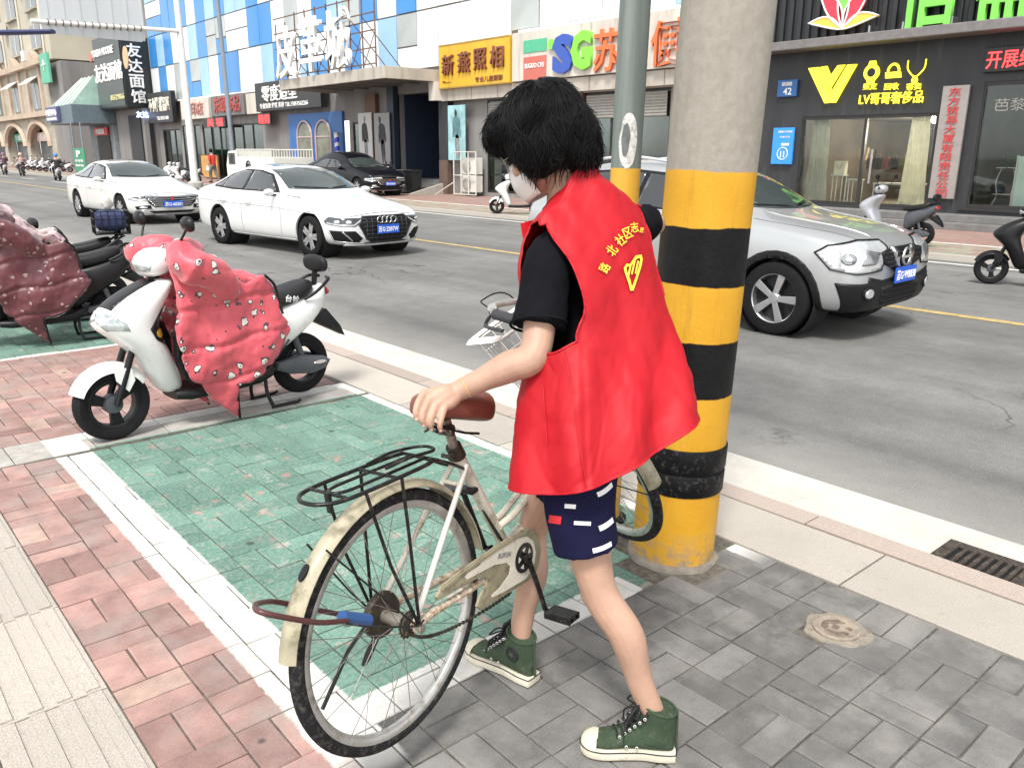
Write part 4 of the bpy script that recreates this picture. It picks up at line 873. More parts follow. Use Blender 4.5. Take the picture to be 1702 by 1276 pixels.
# ---------------------------------------------------------------- noodle shop tower, kiosk, old arcade building, far tower
nd = thing('noodle_building', 'black clad noodle shop tower block left of the blue panels', 'building', (17.5, 64, 0))
NXa = PY(205, 120, 60.6).x; NXb = 20.0; nfy = PX(160, 120, NXa).y
DK2 = mat('noodle_board', (.022, .026, .028), .4, .2, var=.3, scale=1, streak=True); zt_, zb_ = PY(205, 60, 60.6).z, PY(258, 180, 60.6).z
wbox(nd, 'sign_box', NXa, NXb, 60.6, nfy, zb_, zt_, DK2, .03); wbox(nd, 'sign_box_flank', NXa - .06, NXa - .002, 60.75, nfy, zb_ + .1, zt_ + .25, mat('noodle_side', (.05, .06, .058), .4, .2, var=.3, scale=1, streak=True))
wbox(nd, 'lower_wall', NXa + 1.0, 24, 60.7, nfy, 0, zb_ - .01, GREYW); wbox(nd, 'doorway', NXa + .9, NXa + .999, 61.2, nfy - 3, .1, 4.0, mat('door_black', (.012, .013, .015), .5)); wbox(nd, 'doorway', NXa + 1.3, NXb - .2, 60.62, 60.69, .1, 3.6, MATS['door_black']); wbox(nd, 'upper_block', 24.1, 34, 60.6, 95, 0, 16, GREYW)
def endtext(s, x, z, w, h, m, off=.012):
    bm = text_mesh(s, 1, .06, off, w, h); xf(bm, FACE((x, 60.56, z), (0, -1, 0))); obj('lettering', bm, m, nd, True)
for k, ch in enumerate('友达面馆'): endtext(ch, (NXa + NXb) / 2 - .1, zt_ - .85 - k * (zt_ - zb_ - .6) / 4, .95, .85, WHTL, .02)
IVG = mat('ivory_glow', (.8, .75, .68), .5, emit=.2); ym = (60.6 + nfy) / 2
lettering(nd, '友达面馆', ym, zb_ + 2.4, 6.2, 1.2, NXa - .10, IVG, .06, .012); lettering(nd, 'YOUDA NOODLE', ym + .8, zt_ - .7, 5.0, .5, NXa - .10, WHTL, .05, .02); lettering(nd, '85521866', ym - 1.5, zb_ + .7, 3.0, .35, NXa - .10, mat('khaki_letter', (.62, .58, .30), .5), .05, .012)
endtext('友达面馆', NXa + 1.3, zb_ - .45, 1.6, .4, LEDB, .005)
bm = bmesh.new(); prism(bm, ell((ym - 4.2, zb_ + 3.0), .5, .7, 16), NXa - .13, NXa - .07, 'YZ'); obj('emblem', bm, mat('emblem_tan', (.62, .40, .22), .5), nd, True); bm = bmesh.new(); prism(bm, ell((ym + 3.6, zb_ + 3.6), .35, .3, 14), NXa - .13, NXa - .07, 'YZ'); obj('emblem', bm, mat('emblem_red', (.6, .15, .1), .5), nd, True)
ks = thing('glass_kiosk', 'low shop with green pitched metal roof left of the noodle tower', 'building', (17, 76, 0)); KG = mat('roof_green', (.22, .33, .28), .4, .3, var=.2, scale=1.5, streak=True); KW = mat('roof_pale', (.62, .64, .58), .4, .2, var=.12)
bm = bmesh.new(); A = [(14.9, 71.0, 4.8), (20, 71.0, 4.8), (20, 80.2, 4.8), (14.9, 80.2, 4.8)]; T = [(17.0, 73.4, 6.9), (20, 73.4, 6.9), (20, 77.6, 6.9), (17.0, 77.6, 6.9)]
a = [bm.verts.new(p) for p in A]; b = [bm.verts.new(p) for p in T]; bm.faces.new(b)
for k in range(4): bm.faces.new((a[k], a[(k + 1) % 4], b[(k + 1) % 4], b[k]))
bmesh.ops.recalc_face_normals(bm, faces=bm.faces); ro = obj('roof', bm, KG, ks, True)
for k in range(6): y = 71.6 + k * 1.6; obj('roof_rib', tb([(14.95, y, 4.83), (17.0, min(max(y, 73.4), 77.6), 6.92)], .05, 5), KW, ro, True)
wbox(ks, 'roof_band', 14.8, 20, 70.9, 80.3, 3.5, 4.8, mat('band_slate', (.11, .15, .17), .5, var=.2), .03); wbox(ks, 'wall', 17.5, 20, 71.2, 80.0, 0, 3.5, mat('wall_blueish', (.22, .24, .25), .8, var=.3, scale=2)); wbox(ks, 'shop_opening', 17.4, 17.5, 72.5, 77, .2, 2.7, mat('opening_dark', (.06, .055, .05), .8, var=.5, scale=2))
wbox(ks, 'banner', 17.3, 17.4, 72.5, 77.5, 2.75, 3.3, mat('banner_red', (.62, .03, .04), .5)); lettering(ks, '中国联通', 75, 3.02, 3, .4, 17.28, WHTL, .03, .02)
kz = sign('kiosk_sign', 'white lettered violet sign on the corner of the green roofed shop', 'shop sign', (80.2, 75.5, 3.7, 4.75), 14.55, 14.78, mat('sign_violet', (.09, .09, .20), .5), [('手机维修中心', .5, .4, 4.6, .5, WHTL, .04, .02), ('MOBILE PHONE REPAIR', .5, .82, 4.2, .2, WHTL, .03, .01)])
for q in (ks, kz): q.matrix_basis = Matrix.Translation((1.5, 67, 0)) @ Matrix.Diagonal((1, .70, 1, 1)) @ Matrix.Translation((0, -71, 0)) @ q.matrix_basis
ob = thing('arcade_building', 'old cream building with arched ground floor at the far left', 'building', (19, 105, 0))
OC = mat('old_stone', (.42, .38, .31), .85, var=.3, scale=.6, dirt=(.27, .24, .19), dirt_amt=.35, bump=.3); OY = mat('old_yellow', (.46, .42, .33), .85, var=.15, scale=.4); OP = mat('old_pink', (.48, .37, .28), .85, var=.2, scale=.6); WDK = mat('window_dark', (.06, .065, .06), .2, var=.6, scale=1.5)
bm = bmesh.new(); prof = [(84.5, 0)]; prof = [(84.5, 4.7), (84.5, 0), (86.2, 0)]
arches = [(90.7, 4.3), (101.3, 4.6), (112.5, 4.8), (124, 4.8)]
for c, hw in arches: prof += [(c - hw, 0), (c - hw, 2.0)] + [(c - hw * cos(pi * q / 14), 2.0 + 2.2 * sin(pi * q / 14)) for q in range(1, 14)] + [(c + hw, 2.0), (c + hw, 0)]
prof += [(132, 0), (132, 4.7)]; prism(bm, prof, 19.0, 19.8, 'YZ'); bmesh.ops.triangulate(bm, faces=[f for f in bm.faces if len(f.verts) > 4]); obj('arcade_wall', bm, OC, ob, True)
for k, (c, hw) in enumerate(arches):
    obj('arch_trim', tb([(18.95, c - hw * cos(pi * q / 16), 2.0 + 2.2 * sin(pi * q / 16)) for q in range(17)], .28, 6), OP, ob, True)
    wbox(ob, 'shop_front', 19.9, 20.2, c - hw, c + hw, 0, 4.4, mat('arch_shop', (.13, .14, .14), .6, var=.6, scale=1)); wbox(ob, 'shop_board', 19.5, 19.88, c - hw * .8, c + hw * .8, 2.5, 3.3, [mat('board_pink', (.6, .45, .40), .6), mat('board_green', (.07, .30, .18), .6)][k % 2])
    lettering(ob, ['衣尚美', '便民药店', '五金电料', '粮油'][k], c, 2.9, hw * 1.2, .5, 19.48, WHTL, .03, .02)
wbox(ob, 'red_door', 19.7, 19.88, 87.6, 89.6, .05, 2.5, mat('door_crimson', (.45, .03, .07), .5))
wbox(ob, 'middle_wall', 19.0, 20.4, 84.5, 132, 4.701, 9.0, OC); wbox(ob, 'cornice', 18.5, 19.0, 84.3, 132, 4.6, 5.0, OP); wbox(ob, 'cornice', 18.4, 19.0, 84.3, 132, 8.9, 9.4, OP); wbox(ob, 'top_wall', 19.6, 32, 84.6, 132, 9.41, 24, OY); wbox(ob, 'end_wall', 19.2, 32, 80.3, 84.49, 0, 8.9, GREYW)
AWN = mat('awning_white', (.66, .66, .63), .7, var=.1)
for k in range(5):
    c = 89.5 + k * 8.6; w_ = wbox(ob, 'window', 18.93, 18.999, c - 1.5, c + 1.5, 5.3, 7.6, WDK); wbox(w_, 'window_frame', 18.9, 18.929, c - .08, c + .08, 5.3, 7.6, WHTL); bm = bmesh.new(); prism(bm, [(18.99, 8.2), (18.0, 7.5), (18.0, 7.42), (18.99, 8.1)], c - 1.8, c + 1.8, 'XZ'); obj('awning', bm, AWN, ob, True)
    for s in (-2.6, 2.6): wbox(ob, 'pilaster', 18.8, 18.999, c + s - .35, c + s + .35, 5.01, 8.89, OP)
    bm = bmesh.new(); prism(bm, [(c - 1.7, 9.4), (c + 1.7, 9.4), (c, 10.4)], 18.9, 19.5, 'YZ'); obj('pediment', bm, OP, ob, True)
    for j in range(3):
        z = 10.6 + j * 3.3; w_ = wbox(ob, 'window', 19.52, 19.599, c - 2.2, c + 1.6, z, z + 2, WDK); wbox(w_, 'window_frame', 19.49, 19.519, c - .4, c - .3, z, z + 2, WHTL); wbox(ob, 'sill', 19.3, 19.599, c - 2.4, c + 1.8, z - .15, z - .01, OC)
        if (k + j) % 2 == 0: bm = bx2((18.9, c + 2.3, z - .9), (19.45, c + 3.6, z)); a_ = obj('air_conditioner_box', bm, mat('ac_white', (.62, .60, .55), .5), ob, True)
for k in range(6): obj('drain_pipe', tb([(19.5, 86.5 + k * 8.4, 9.4), (19.5, 86.5 + k * 8.4, 22)], .12, 6), CREAM, ob, True)
sign('pharmacy_board', 'tall green vertical sign on the far left old building', 'signboard', (117, 111.5, 4.4, 8.6), 17.8, 18.2, mat('board_green', (.07, .30, .18), .6), [('便', .5, .15, 3.0, .7, WHTL, .05), ('民', .5, .37, 3.0, .7, WHTL, .05), ('药', .5, .6, 3.0, .7, WHTL, .05), ('房', .5, .83, 3.0, .7, WHTL, .05)])
sign('green_blade_sign', 'small green and white blade sign on the slate corner of the old building', 'signboard', (84.4, 81.6, 7.2, 9.6), 18.5, 18.7, mat('board_green2', (.12, .42, .28), .6), [('十', .5, .4, 1.4, .9, WHTL, .05)])
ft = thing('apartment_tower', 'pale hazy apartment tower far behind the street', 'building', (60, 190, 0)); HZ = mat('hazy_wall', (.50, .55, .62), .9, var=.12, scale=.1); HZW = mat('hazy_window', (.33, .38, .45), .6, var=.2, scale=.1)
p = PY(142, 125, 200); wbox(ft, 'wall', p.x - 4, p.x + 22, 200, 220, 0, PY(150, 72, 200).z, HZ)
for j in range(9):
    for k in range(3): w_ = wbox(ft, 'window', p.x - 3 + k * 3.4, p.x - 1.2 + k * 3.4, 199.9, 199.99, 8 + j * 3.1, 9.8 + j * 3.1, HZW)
# ---------------------------------------------------------------- street furniture on the far side
WPOLE = mat('white_pole', (.68, .68, .66), .5, var=.1, scale=3, dirt=(.42, .38, .32), dirt_amt=.2); GPOLE = mat('grey_pole', (.22, .25, .28), .5, .3, var=.15)
gp = G(325, 312); gn = thing('gantry_pole', 'white tapered gantry pole carrying a big road sign over the street', 'gantry', (gp.x, gp.y, 0))
tp = PY(288, 0, gp.y + .6); obj('post', tb([(gp.x, gp.y, 0), (tp.x - .05, gp.y + .1, 8.6)], [.17, .12], 20), WPOLE, gn, True, 60); bm = bmesh.new(); lathe(bm, [(.34, 0), (.34, .22), (.2, .3)], 'Z', 18, (gp.x, gp.y, 0)); obj('footing', bm, mat('foot_concrete', (.34, .32, .29), .9, var=.3, scale=4), gn, True, 40)
for z in (6.5,): obj('arm', tb([(13.95, gp.y, 6.58), (8.3, gp.y, 6.42)], .085, 10), WPOLE, gn, True, 60)
bsn = thing('road_sign', 'large pale road sign seen from behind on the gantry arm', 'road sign', (10.7, 38.1, 6)); SBK = mat('sign_back', (.55, .57, .58), .4, .3, var=.12, scale=.6, streak=True)
bm = bmesh.new(); prism(bm, [(8.78, 6.05), (12.45, 6.02), (12.62, 6.14), (12.62, 9.3), (8.7, 9.3), (8.7, 6.12)], gp.y + .16, gp.y + .19, 'XZ'); obj('panel', bm, SBK, bsn, True)
for k in range(7): wbox(bsn, 'stiffener', 8.95 + k * .6, 8.99 + k * .6, gp.y + .13, gp.y + .159, 6.06, 9.25, SBK)
for k in range(14): bm = bmesh.new(); tube(bm, [(8.9 + k * .27, gp.y + .105 * cos(a), 6.45 + .006 * k + .105 * sin(a)) for a in [2 * pi * q / 12 for q in range(12)]], .022, 5, closed=True); obj('clamp', bm, RUST, bsn, True)
q = G(392, 302); gy = thing('grey_post', 'slim grey-blue utility pole in front of the accessory shop', 'pole', (q.x, q.y, 0)); tq = PX(362, 0, q.x); obj('post', tb([(q.x, q.y, 0), (q.x, tq.y + .1, 10)], [.13, .11], 14), GPOLE, gy, True, 60)
bm = bmesh.new(); lathe(bm, [(.26, 0), (.26, .15), (.15, .2)], 'Z', 14, (q.x, q.y, 0)); obj('footing', bm, mat('foot_concrete', (.34, .32, .29), .9), gy, True, 40)
pk = thing('parking_sign', 'green parking notice board behind the rear white sedan', 'sign', (14.9, 55, 0)); pa = PX(122, 252, 15.2); pb_ = PX(140, 252, 15.2); zt = PX(130, 249, 15.2).z; PGN = mat('parking_green', (.03, .24, .12), .5, var=.1)
wbox(pk, 'board', 15.17, 15.25, pa.y, pb_.y, .2, 1.75, PGN, .02); lettering(pk, 'P', (pa.y + pb_.y) / 2, 1.4, 1.0, .42, 15.15, WHTL, .02, .03); lettering(pk, '停车场', (pa.y + pb_.y) / 2, .95, 2.0, .2, 15.15, WHTL, .02, .01); lettering(pk, '请有序停放', (pa.y + pb_.y) / 2, .65, 2.0, .16, 15.15, WHTL, .02, .01)
for y in (pa.y - .2, pb_.y + .2): obj('post', tb([(15.21, y, 0), (15.21, y, 3.4)], .05, 8), GPOLE, pk, True)
# dark blue lamp arm reaching in from the left
la = thing('street_lamp', 'dark blue street lamp head reaching in at the upper left edge', 'street lamp', (3.0, 26, 0)); NAVY = mat('navy_paint', (.02, .03, .10), .35, var=.2)
e = PD(88, 53, 24); b0 = PD(-60, 56, 24.5); obj('lamp_head', tb([tuple(b0), tuple(b0.lerp(e, .5)), tuple(e)], [.08, .16, .13], 10, flat=.5), NAVY, la, True, 60); fo = PD(-60, 56, 24.5); obj('post', tb([(fo.x, fo.y, 0), (fo.x, fo.y, fo.z)], .09, 10), NAVY, la, True, 60); la.location = (fo.x, fo.y, 0)
for ch in la.children: ch.matrix_parent_inverse = Matrix.Translation((-fo.x, -fo.y, 0))
# ------------------------------------------------------------------ the old cream city bicycle, lifted off the ground
BO = V((.967, 1.560, .4577)) * .981; BF = V((1.996, 1.833, .558)) * .981
bxv = (BF - BO).normalized(); n0 = V((0, 0, 1)).cross(bxv).normalized(); z0_ = bxv.cross(n0)
byv = (n0 * cos(.06) - z0_ * sin(.06)).normalized(); bzv = bxv.cross(byv)
BM = Matrix((bxv, byv, bzv)).transposed().to_4x4(); BM.translation = BO
BMi = BM.inverted()
def bl(px, py, y=0.0):
    d = ray(px, py); o = EYE - BO; t = (y - o.dot(byv)) / d.dot(byv); p = o + d * t; return V((p.dot(bxv), y, p.dot(bzv)))
bike = thing('bicycle', 'old cream city bicycle with rear rack held up by the volunteer', 'bicycle', matrix=BM)
CRM = mat('cream_frame', (.62, .57, .47), .4, var=.18, scale=9, dirt=(.26, .19, .11), dirt_amt=.35, coat=.15); RSTY = mat('rusty_cream', (.60, .53, .42), .6, var=.25, scale=22, dirt=(.20, .095, .03), dirt_amt=.85, bump=.3)
FEN = mat('fender_cream', (.36, .325, .225), .45, var=.25, scale=6, dirt=(.15, .13, .075), dirt_amt=.5, coat=.1); OLV = mat('guard_olive', (.27, .24, .155), .5, var=.2, scale=14, dirt=(.11, .085, .05), dirt_amt=.5); GCR = mat('guard_cream', (.64, .59, .49), .4, var=.12, scale=12, dirt=(.30, .24, .15), dirt_amt=.25)
TYR = mat('tyre', (.014, .014, .015), .8, spec=.2, var=.3, scale=25, dirt=(.07, .066, .06), dirt_amt=.45, bump=.25, bscale=140); ALU = mat('rim_alloy', (.55, .54, .51), .38, .75, var=.15, scale=14, dirt=(.30, .26, .20), dirt_amt=.4); SPK = mat('spoke_steel', (.30, .28, .25), .4, .8, var=.25)
BLKP = mat('black_tube', (.009, .010, .010), .35, spec=.3, var=.3, scale=20, dirt=(.06, .055, .05), dirt_amt=.35); GRS = mat('greasy_steel', (.055, .045, .035), .5, .5, var=.5, scale=40, dirt=(.15, .11, .07), dirt_amt=.3); DULL = mat('dull_steel', (.34, .31, .26), .45, .7, var=.3, scale=30, dirt=(.15, .09, .05), dirt_amt=.4)
RW = .326; wbl = (BF - BO).length
def torus(R, r, seg=64, rs=10, axis='Y', sq=1.0):
    bm = bmesh.new(); prof = [(R + r * cos(2 * pi * k / rs), r * sq * sin(2 * pi * k / rs)) for k in range(rs)]; return lathe(bm, prof, axis, seg, closed=True)
def bike_wheel(par, hubw=.05, name='wheel', nsp=32):
    bm = bmesh.new(); Rr = RW - .036
    lathe(bm, [(Rr + .010, -.012), (Rr + .004, -.0135), (Rr - .010, -.010), (Rr - .014, -.004), (Rr - .014, .004), (Rr - .010, .010), (Rr + .004, .0135), (Rr + .010, .012)], 'Y', 72, closed=True)
    w = obj(name, bm, ALU, par, smooth=50)
    ty = torus(RW - .0178, .0178, 96, 12, 'Y', .95); obj('tyre', ty, TYR, w, smooth=180)
    bm = bmesh.new(); lathe(bm, [(.008, -hubw - .008), (.010, -hubw), (.028, -hubw + .004), (.028, -hubw + .008), (.016, -hubw + .016), (.016, hubw - .016), (.028, hubw - .008), (.028, hubw - .004), (.010, hubw), (.008, hubw + .008)], 'Y', 24); obj('hub', bm, DULL, w, smooth=40)
    bm = bmesh.new(); tube(bm, [(0, -.5, 0), (0, .5, 0)], 1, 5); sm = bpy.data.meshes.new('spoke'); bm.to_mesh(sm); bm.free(); sm.materials.append(SPK)
    for k in range(nsp):
        a = 2 * pi * k / nsp; s = 1 if k % 2 else -1; b = a + (1.15 if (k // 2) % 2 else -1.15)
        P = V((.024 * cos(b), s * (hubw - .006), .024 * sin(b))); Q = V(((Rr - .013) * cos(a), s * .002, (Rr - .013) * sin(a))); d = Q - P
        m = d.to_track_quat('Y', 'Z').to_matrix().to_4x4() @ Matrix.Diagonal((.00105, d.length, .00105, 1)); m.translation = (P + Q) / 2
        o = bpy.data.objects.new('spoke', sm); COL.objects.link(o); o.parent = w; o.matrix_basis = m
    return w
def fender(par, a0, a1, R, wdt, name, m, dep=.016):
    secs = []; n = 40
    for k in range(n + 1):
        a = a0 + (a1 - a0) * k / n; s = []
        for t in [-1 + 2 * q / 8 for q in range(9)]:
            r = R - dep * t * t; s.append(V((r * cos(a), wdt * t, r * sin(a))))
        for t in [1 - 2 * q / 8 for q in range(9)]:
            r = R - .0025 - dep * t * t; s.append(V((r * cos(a), wdt * .97 * t, r * sin(a))))
        secs.append(s)
    bm = bmesh.new(); loft(bm, secs); return obj(name, bm, m, par, smooth=50)
wr = bike_wheel(bike)
fender(bike, R(2), R(164), .350, .027, 'rear_fender', FEN)
fe = bl(492, 945); fa = math.atan2(fe.z, fe.x); bm = bmesh.new(); prism(bm, ell((0, 0), .020, .009, 16), -.002, .003, 'XY'); xf(bm, Matrix.Rotation(-fa, 4, 'Y') @ Matrix.Translation((.352, 0, 0)) @ Matrix.Rotation(pi / 2, 4, 'Y')); obj('reflector_hole', bm, BLKP, bike)
# frame
BB = V((.479, 0, -.067)); ST = V((.300, 0, .335)); AXd = V((-.342, 0, .94)); AX0 = V((1.05, 0, -.05))
def axp(t): return AX0 + AXd * t
obj('seat_tube', tb([BB, ST], .0175, 14), CRM, bike, smooth=60); obj('seat_post', tb([ST - (ST - BB).normalized() * -.0, V((.281, 0, .425))], .0135, 12), DULL, bike, smooth=60)
bm = bmesh.new(); lathe(bm, [(.0215, -.022), (.0215, .018)], 'Z', 16); xf(bm, Matrix.Translation(ST + V((.004, 0, -.008))) @ Matrix.Rotation(-math.atan2(.179, .402), 4, 'Y')); tube(bm, [ST + V((-.02, -.012, -.01)), ST + V((-.034, -.012, -.014))], .010, 8); tube(bm, [ST + V((-.028, -.022, -.012)), ST + V((-.028, .02, -.012))], .006, 8); obj('seat_clamp', bm, GRS, bike, smooth=40)
bm = bmesh.new(); tube(bm, catmull([axp(.385), V((.80, 0, .17)), V((.69, 0, .015)), BB + V((.02, 0, .02))], 8), .0225, 14); obj('down_tube', bm, CRM, bike, smooth=60)
for s in (-1, 1): obj('top_tube', tb(catmull([axp(.45), V((.775, s * .014, .27)), V((.66, s * .02, .11)), V((.52, s * .018, .055)), V((.43, s * .016, .045))], 8), .0105, 10), CRM, bike, smooth=60)
obj('head_tube', tb([axp(.37), axp(.56)], .0185, 16), CRM, bike, smooth=60)
bm = bmesh.new(); lathe(bm, [(.021, -.036), (.021, .036)], 'Y', 18, BB); obj('bottom_bracket', bm, GRS, bike, smooth=40)
for s in (-1, 1):
    obj('seat_stay', tb([V((.315, s * .022, .285)), V((.15, s * .045, .14)), V((.006, s * .062, .008))], .0078, 10), CRM if s > 0 else mat('white_stay', (.52, .50, .45), .35, var=.1, dirt=(.4, .33, .25), dirt_amt=.15), bike, smooth=60)
    obj('chain_stay', tb(catmull([BB + V((-.02, s * .03, 0)), V((.30, s * .048, -.045)), V((.09, s * .056, -.012)), V((.0, s * .062, -.002))], 5), [.010] * 10 + [.010, .0105, .012, .013, .015, .015], 10), RSTY, bike, smooth=60)
    bm = bmesh.new(); lathe(bm, [(.011, -.012), (.011, .0), (.005, .001), (.005, .012)], 'Y', 6, (0, s * .078, 0)); obj('axle_nut', bm, DULL, bike)
obj('stay_bridge', tb([V((.27, -.03, .25)), V((.27, .03, .25))], .006, 8), CRM, bike)
bm = bmesh.new(); lathe(bm, [(.01, .034), (.056, .036), (.060, .042), (.060, .052), (.03, .056), (.0, .057)], 'Y', 36); obj('band_brake', bm, GRS, bike, smooth=30)
bm = bmesh.new(); tube(bm, [V((-.02, .052, -.05)), V((-.055, .056, -.085)), V((-.075, .058, -.105))], [.008, .010, .006], 8); obj('brake_arm', bm, BLKP, bike, smooth=50)
bm = bmesh.new(); n = 18; pr = [((.036 if k % 2 else .0315) * cos(pi * k / n), (.036 if k % 2 else .0315) * sin(pi * k / n)) for k in range(2 * n)]; prism(bm, pr, -.046, -.042, 'XZ'); lathe(bm, [(.0, -.04), (.026, -.041), (.026, -.050), (.012, -.056), (.0, -.056)], 'Y', 20); obj('sprocket', bm, GRS, bike)
# chain guard: an olive plate with a cream raised panel
def gz(p, y): q = bl(560 + p[0] / 4.255, 850 + p[1] / 4.255, y); return (q.x, q.z)
gp1 = [(715, 560), (722, 528), (900, 392), (1110, 245), (1300, 128), (1345, 118), (1385, 135), (1420, 190), (1432, 270), (1420, 350), (1400, 410), (1340, 490), (1180, 585), (1010, 692), (978, 668), (1003, 590), (1045, 520), (1052, 480), (1025, 455), (960, 482), (830, 555), (700, 628), (690, 600)]
bm = bmesh.new(); prism(bm, [gz(p, -.06) for p in gp1], -.066, -.058, 'XZ', .002); guard = obj('chain_guard', bm, OLV, bike, smooth=40)
gp2 = [(890, 458), (905, 432), (1000, 372), (1010, 330), (1120, 258), (1270, 182), (1330, 172), (1375, 205), (1392, 280), (1385, 350), (1365, 410), (1325, 468), (1180, 555), (1085, 603), (1077, 588), (1140, 530), (1205, 440), (1214, 385), (1185, 357), (1100, 372), (1010, 420), (905, 476)]
bm = bmesh.new(); prism(bm, [gz(p, -.06) for p in gp2], -.0672, -.0661, 'XZ'); obj('guard_panel', bm, GCR, guard)
tail = [(722, 545), (900, 405), (1110, 258), (1290, 150), (1340, 138), (1330, 150), (1300, 160), (1110, 275), (905, 420), (730, 560)]
bm = bmesh.new(); prism(bm, [gz(p, -.06) for p in tail], -.069, -.0661, 'XZ'); obj('guard_rib', bm, OLV, guard)
cc_ = V((*gz((1322, 325), -.067), 0)); bm = bmesh.new(); lathe(bm, [(.0, -.0705), (.040, -.0705), (.044, -.0695), (.044, -.0674)], 'Y', 32, (cc_.x, 0, cc_.y)); ch = obj('chainring', bm, BLKP, bike, smooth=40)
for k in range(5):
    a = 2 * pi * k / 5 + .35; bm = bmesh.new(); prism(bm, [(cc_.x + r * cos(a + d), cc_.y + r * sin(a + d)) for r, d in ((.018, 0), (.032, -.28), (.032, .28))], -.0718, -.0706, 'XZ'); obj('ring_window', bm, GCR, ch)
bm = text_mesh('RUITUN', 1, .0012, .02, .062, .014, .15); q = gz((1185, 305), -.068); xf(bm, Matrix.Translation((q[0], -.0682, q[1])) @ Matrix.Rotation(R(22), 4, 'Y') @ Matrix.Rotation(pi / 2, 4, 'X')); obj('lettering', bm, mat('guard_print', (.22, .22, .21), .6), guard)
crk = V((cc_.x, 0, cc_.y)); ce = bl(905, 1013, -.09)
bm = bmesh.new(); tube(bm, [crk + V((0, -.068, 0)), crk + V((0, -.086, 0))], .014, 12); tube(bm, [crk + V((0, -.082, 0)), (crk + ce) / 2 + V((0, -.045, 0)), V((ce.x, -.094, ce.z))], [.010, .0085, .009], 10, flat=.7); obj('crank_arm', bm, BLKP, bike, smooth=40)
c2 = crk * 2 - V((ce.x, 0, ce.z)); bm = bmesh.new(); tube(bm, [crk + V((0, .05, 0)), crk + V((0, .075, 0)), V((c2.x, .09, c2.z))], [.013, .010, .009], 10); obj('crank_arm', bm, BLKP, bike, smooth=40)
def pedal(c, s, tilt):
    bm = bmesh.new(); box(bm, (0, s * .052, .008), (.056, .085, .005), 0, .002); box(bm, (0, s * .052, -.008), (.056, .085, .005), 0, .002)
    for x in (-.025, .025): box(bm, (x, s * .052, 0), (.009, .088, .020), 0, .002)
    tube(bm, [(0, 0, 0), (0, s * .095, 0)], .008, 8); xf(bm, Matrix.Translation(c) @ Matrix.Rotation(tilt, 4, 'Y')); obj('pedal', bm, BLKP, bike)
pedal(V((ce.x, -.098, ce.z)), -1, .12); pedal(V((c2.x, .098, c2.z)), 1, .2)
lo = [bl(x, y, -.052) for x, y in ((676, 1052), (700, 1058), (730, 1052), (770, 1034), (815, 1008), (850, 984))]; bm = bmesh.new(); pth = catmull(lo, 14)
for k in range(len(pth) - 1):
    if k % 2 == 0: d = pth[k + 1] - pth[k]; m = d.to_track_quat('X', 'Z').to_matrix().to_4x4(); m.translation = pth[k]; box(bm, (0, 0, 0), (.009, .0065, .0085), 0, .001, m)
tube(bm, pth, .0024, 5); obj('chain', bm, GRS, bike)
# saddle of red-brown leather on coil springs
SAD = mat('saddle_leather', (.165, .05, .032), .38, var=.15, scale=14, bump=.12, bscale=260, dirt=(.09, .03, .02), dirt_amt=.2)
secs = []; L = .262
for k in range(15):
    t = k / 14; x = -L / 2 + L * t; w = (.082 * (1 - t) ** .8 * (1 if t > .12 else .72 + .28 * t / .12) + .026 * min(1, t * 2)) * (1 - .45 * max(0, (t - .9) / .1)); top = .036 + .018 * (1 - t) ** 2 - .012 * max(0, (t - .8) / .2) - (.012 if k == 0 else 0); bot = -.036 + .012 * t + (.006 if k in (0, 14) else 0); s = []
    for j in range(18):
        a = 2 * pi * j / 18; cs, sn = cos(a), sin(a); yy = w * (abs(cs) ** .75) * (1 if cs > 0 else -1); zz = top * abs(sn) ** .8 if sn > 0 else bot * abs(sn) ** .5; groove = -.007 * math.exp(-(yy / .014) ** 2) * (1 if sn > 0 else 0) * (1 - t)
        s.append(V((x, yy, zz + groove)))
    secs.append(s)
SADM = BM @ Matrix.Translation((.296, 0, .452)) @ Matrix.Rotation(R(20), 4, 'Y') @ Matrix.Rotation(pi, 4, 'Z')
bm = bmesh.new(); loft(bm, secs); bm = subsurf(bm, 1); xf(bm, BMi @ SADM @ Matrix.Rotation(0, 4, 'Z')); sad = obj('saddle', bm, SAD, bike, smooth=180)
def sl(p): return BMi @ SADM @ V(p)
for s in (-1, 1):
    obj('seat_rail', tb(catmull([sl((-.085, s * .045, -.064)), sl((-.03, s * .03, -.062)), sl((.05, s * .018, -.045)), sl((.11, 0, -.018))], 6), .0036, 6), BLKP, sad)
    bm = bmesh.new(); tube(bm, [sl((.03 + .022 * cos(a), s * .024 + .008 * sin(a), -.062 + .006 * sin(2 * a))) for a in [2 * pi * q / 16 for q in range(16)]], .003, 6, closed=True); obj('clamp_loop', bm, DULL, sad)
bm = bmesh.new(); lathe(bm, [(.0, -.02), (.016, -.02), (.016, .02), (.0, .02)], 'Y', 14, sl((0, 0, -.058))); obj('saddle_clamp', bm, GRS, sad)
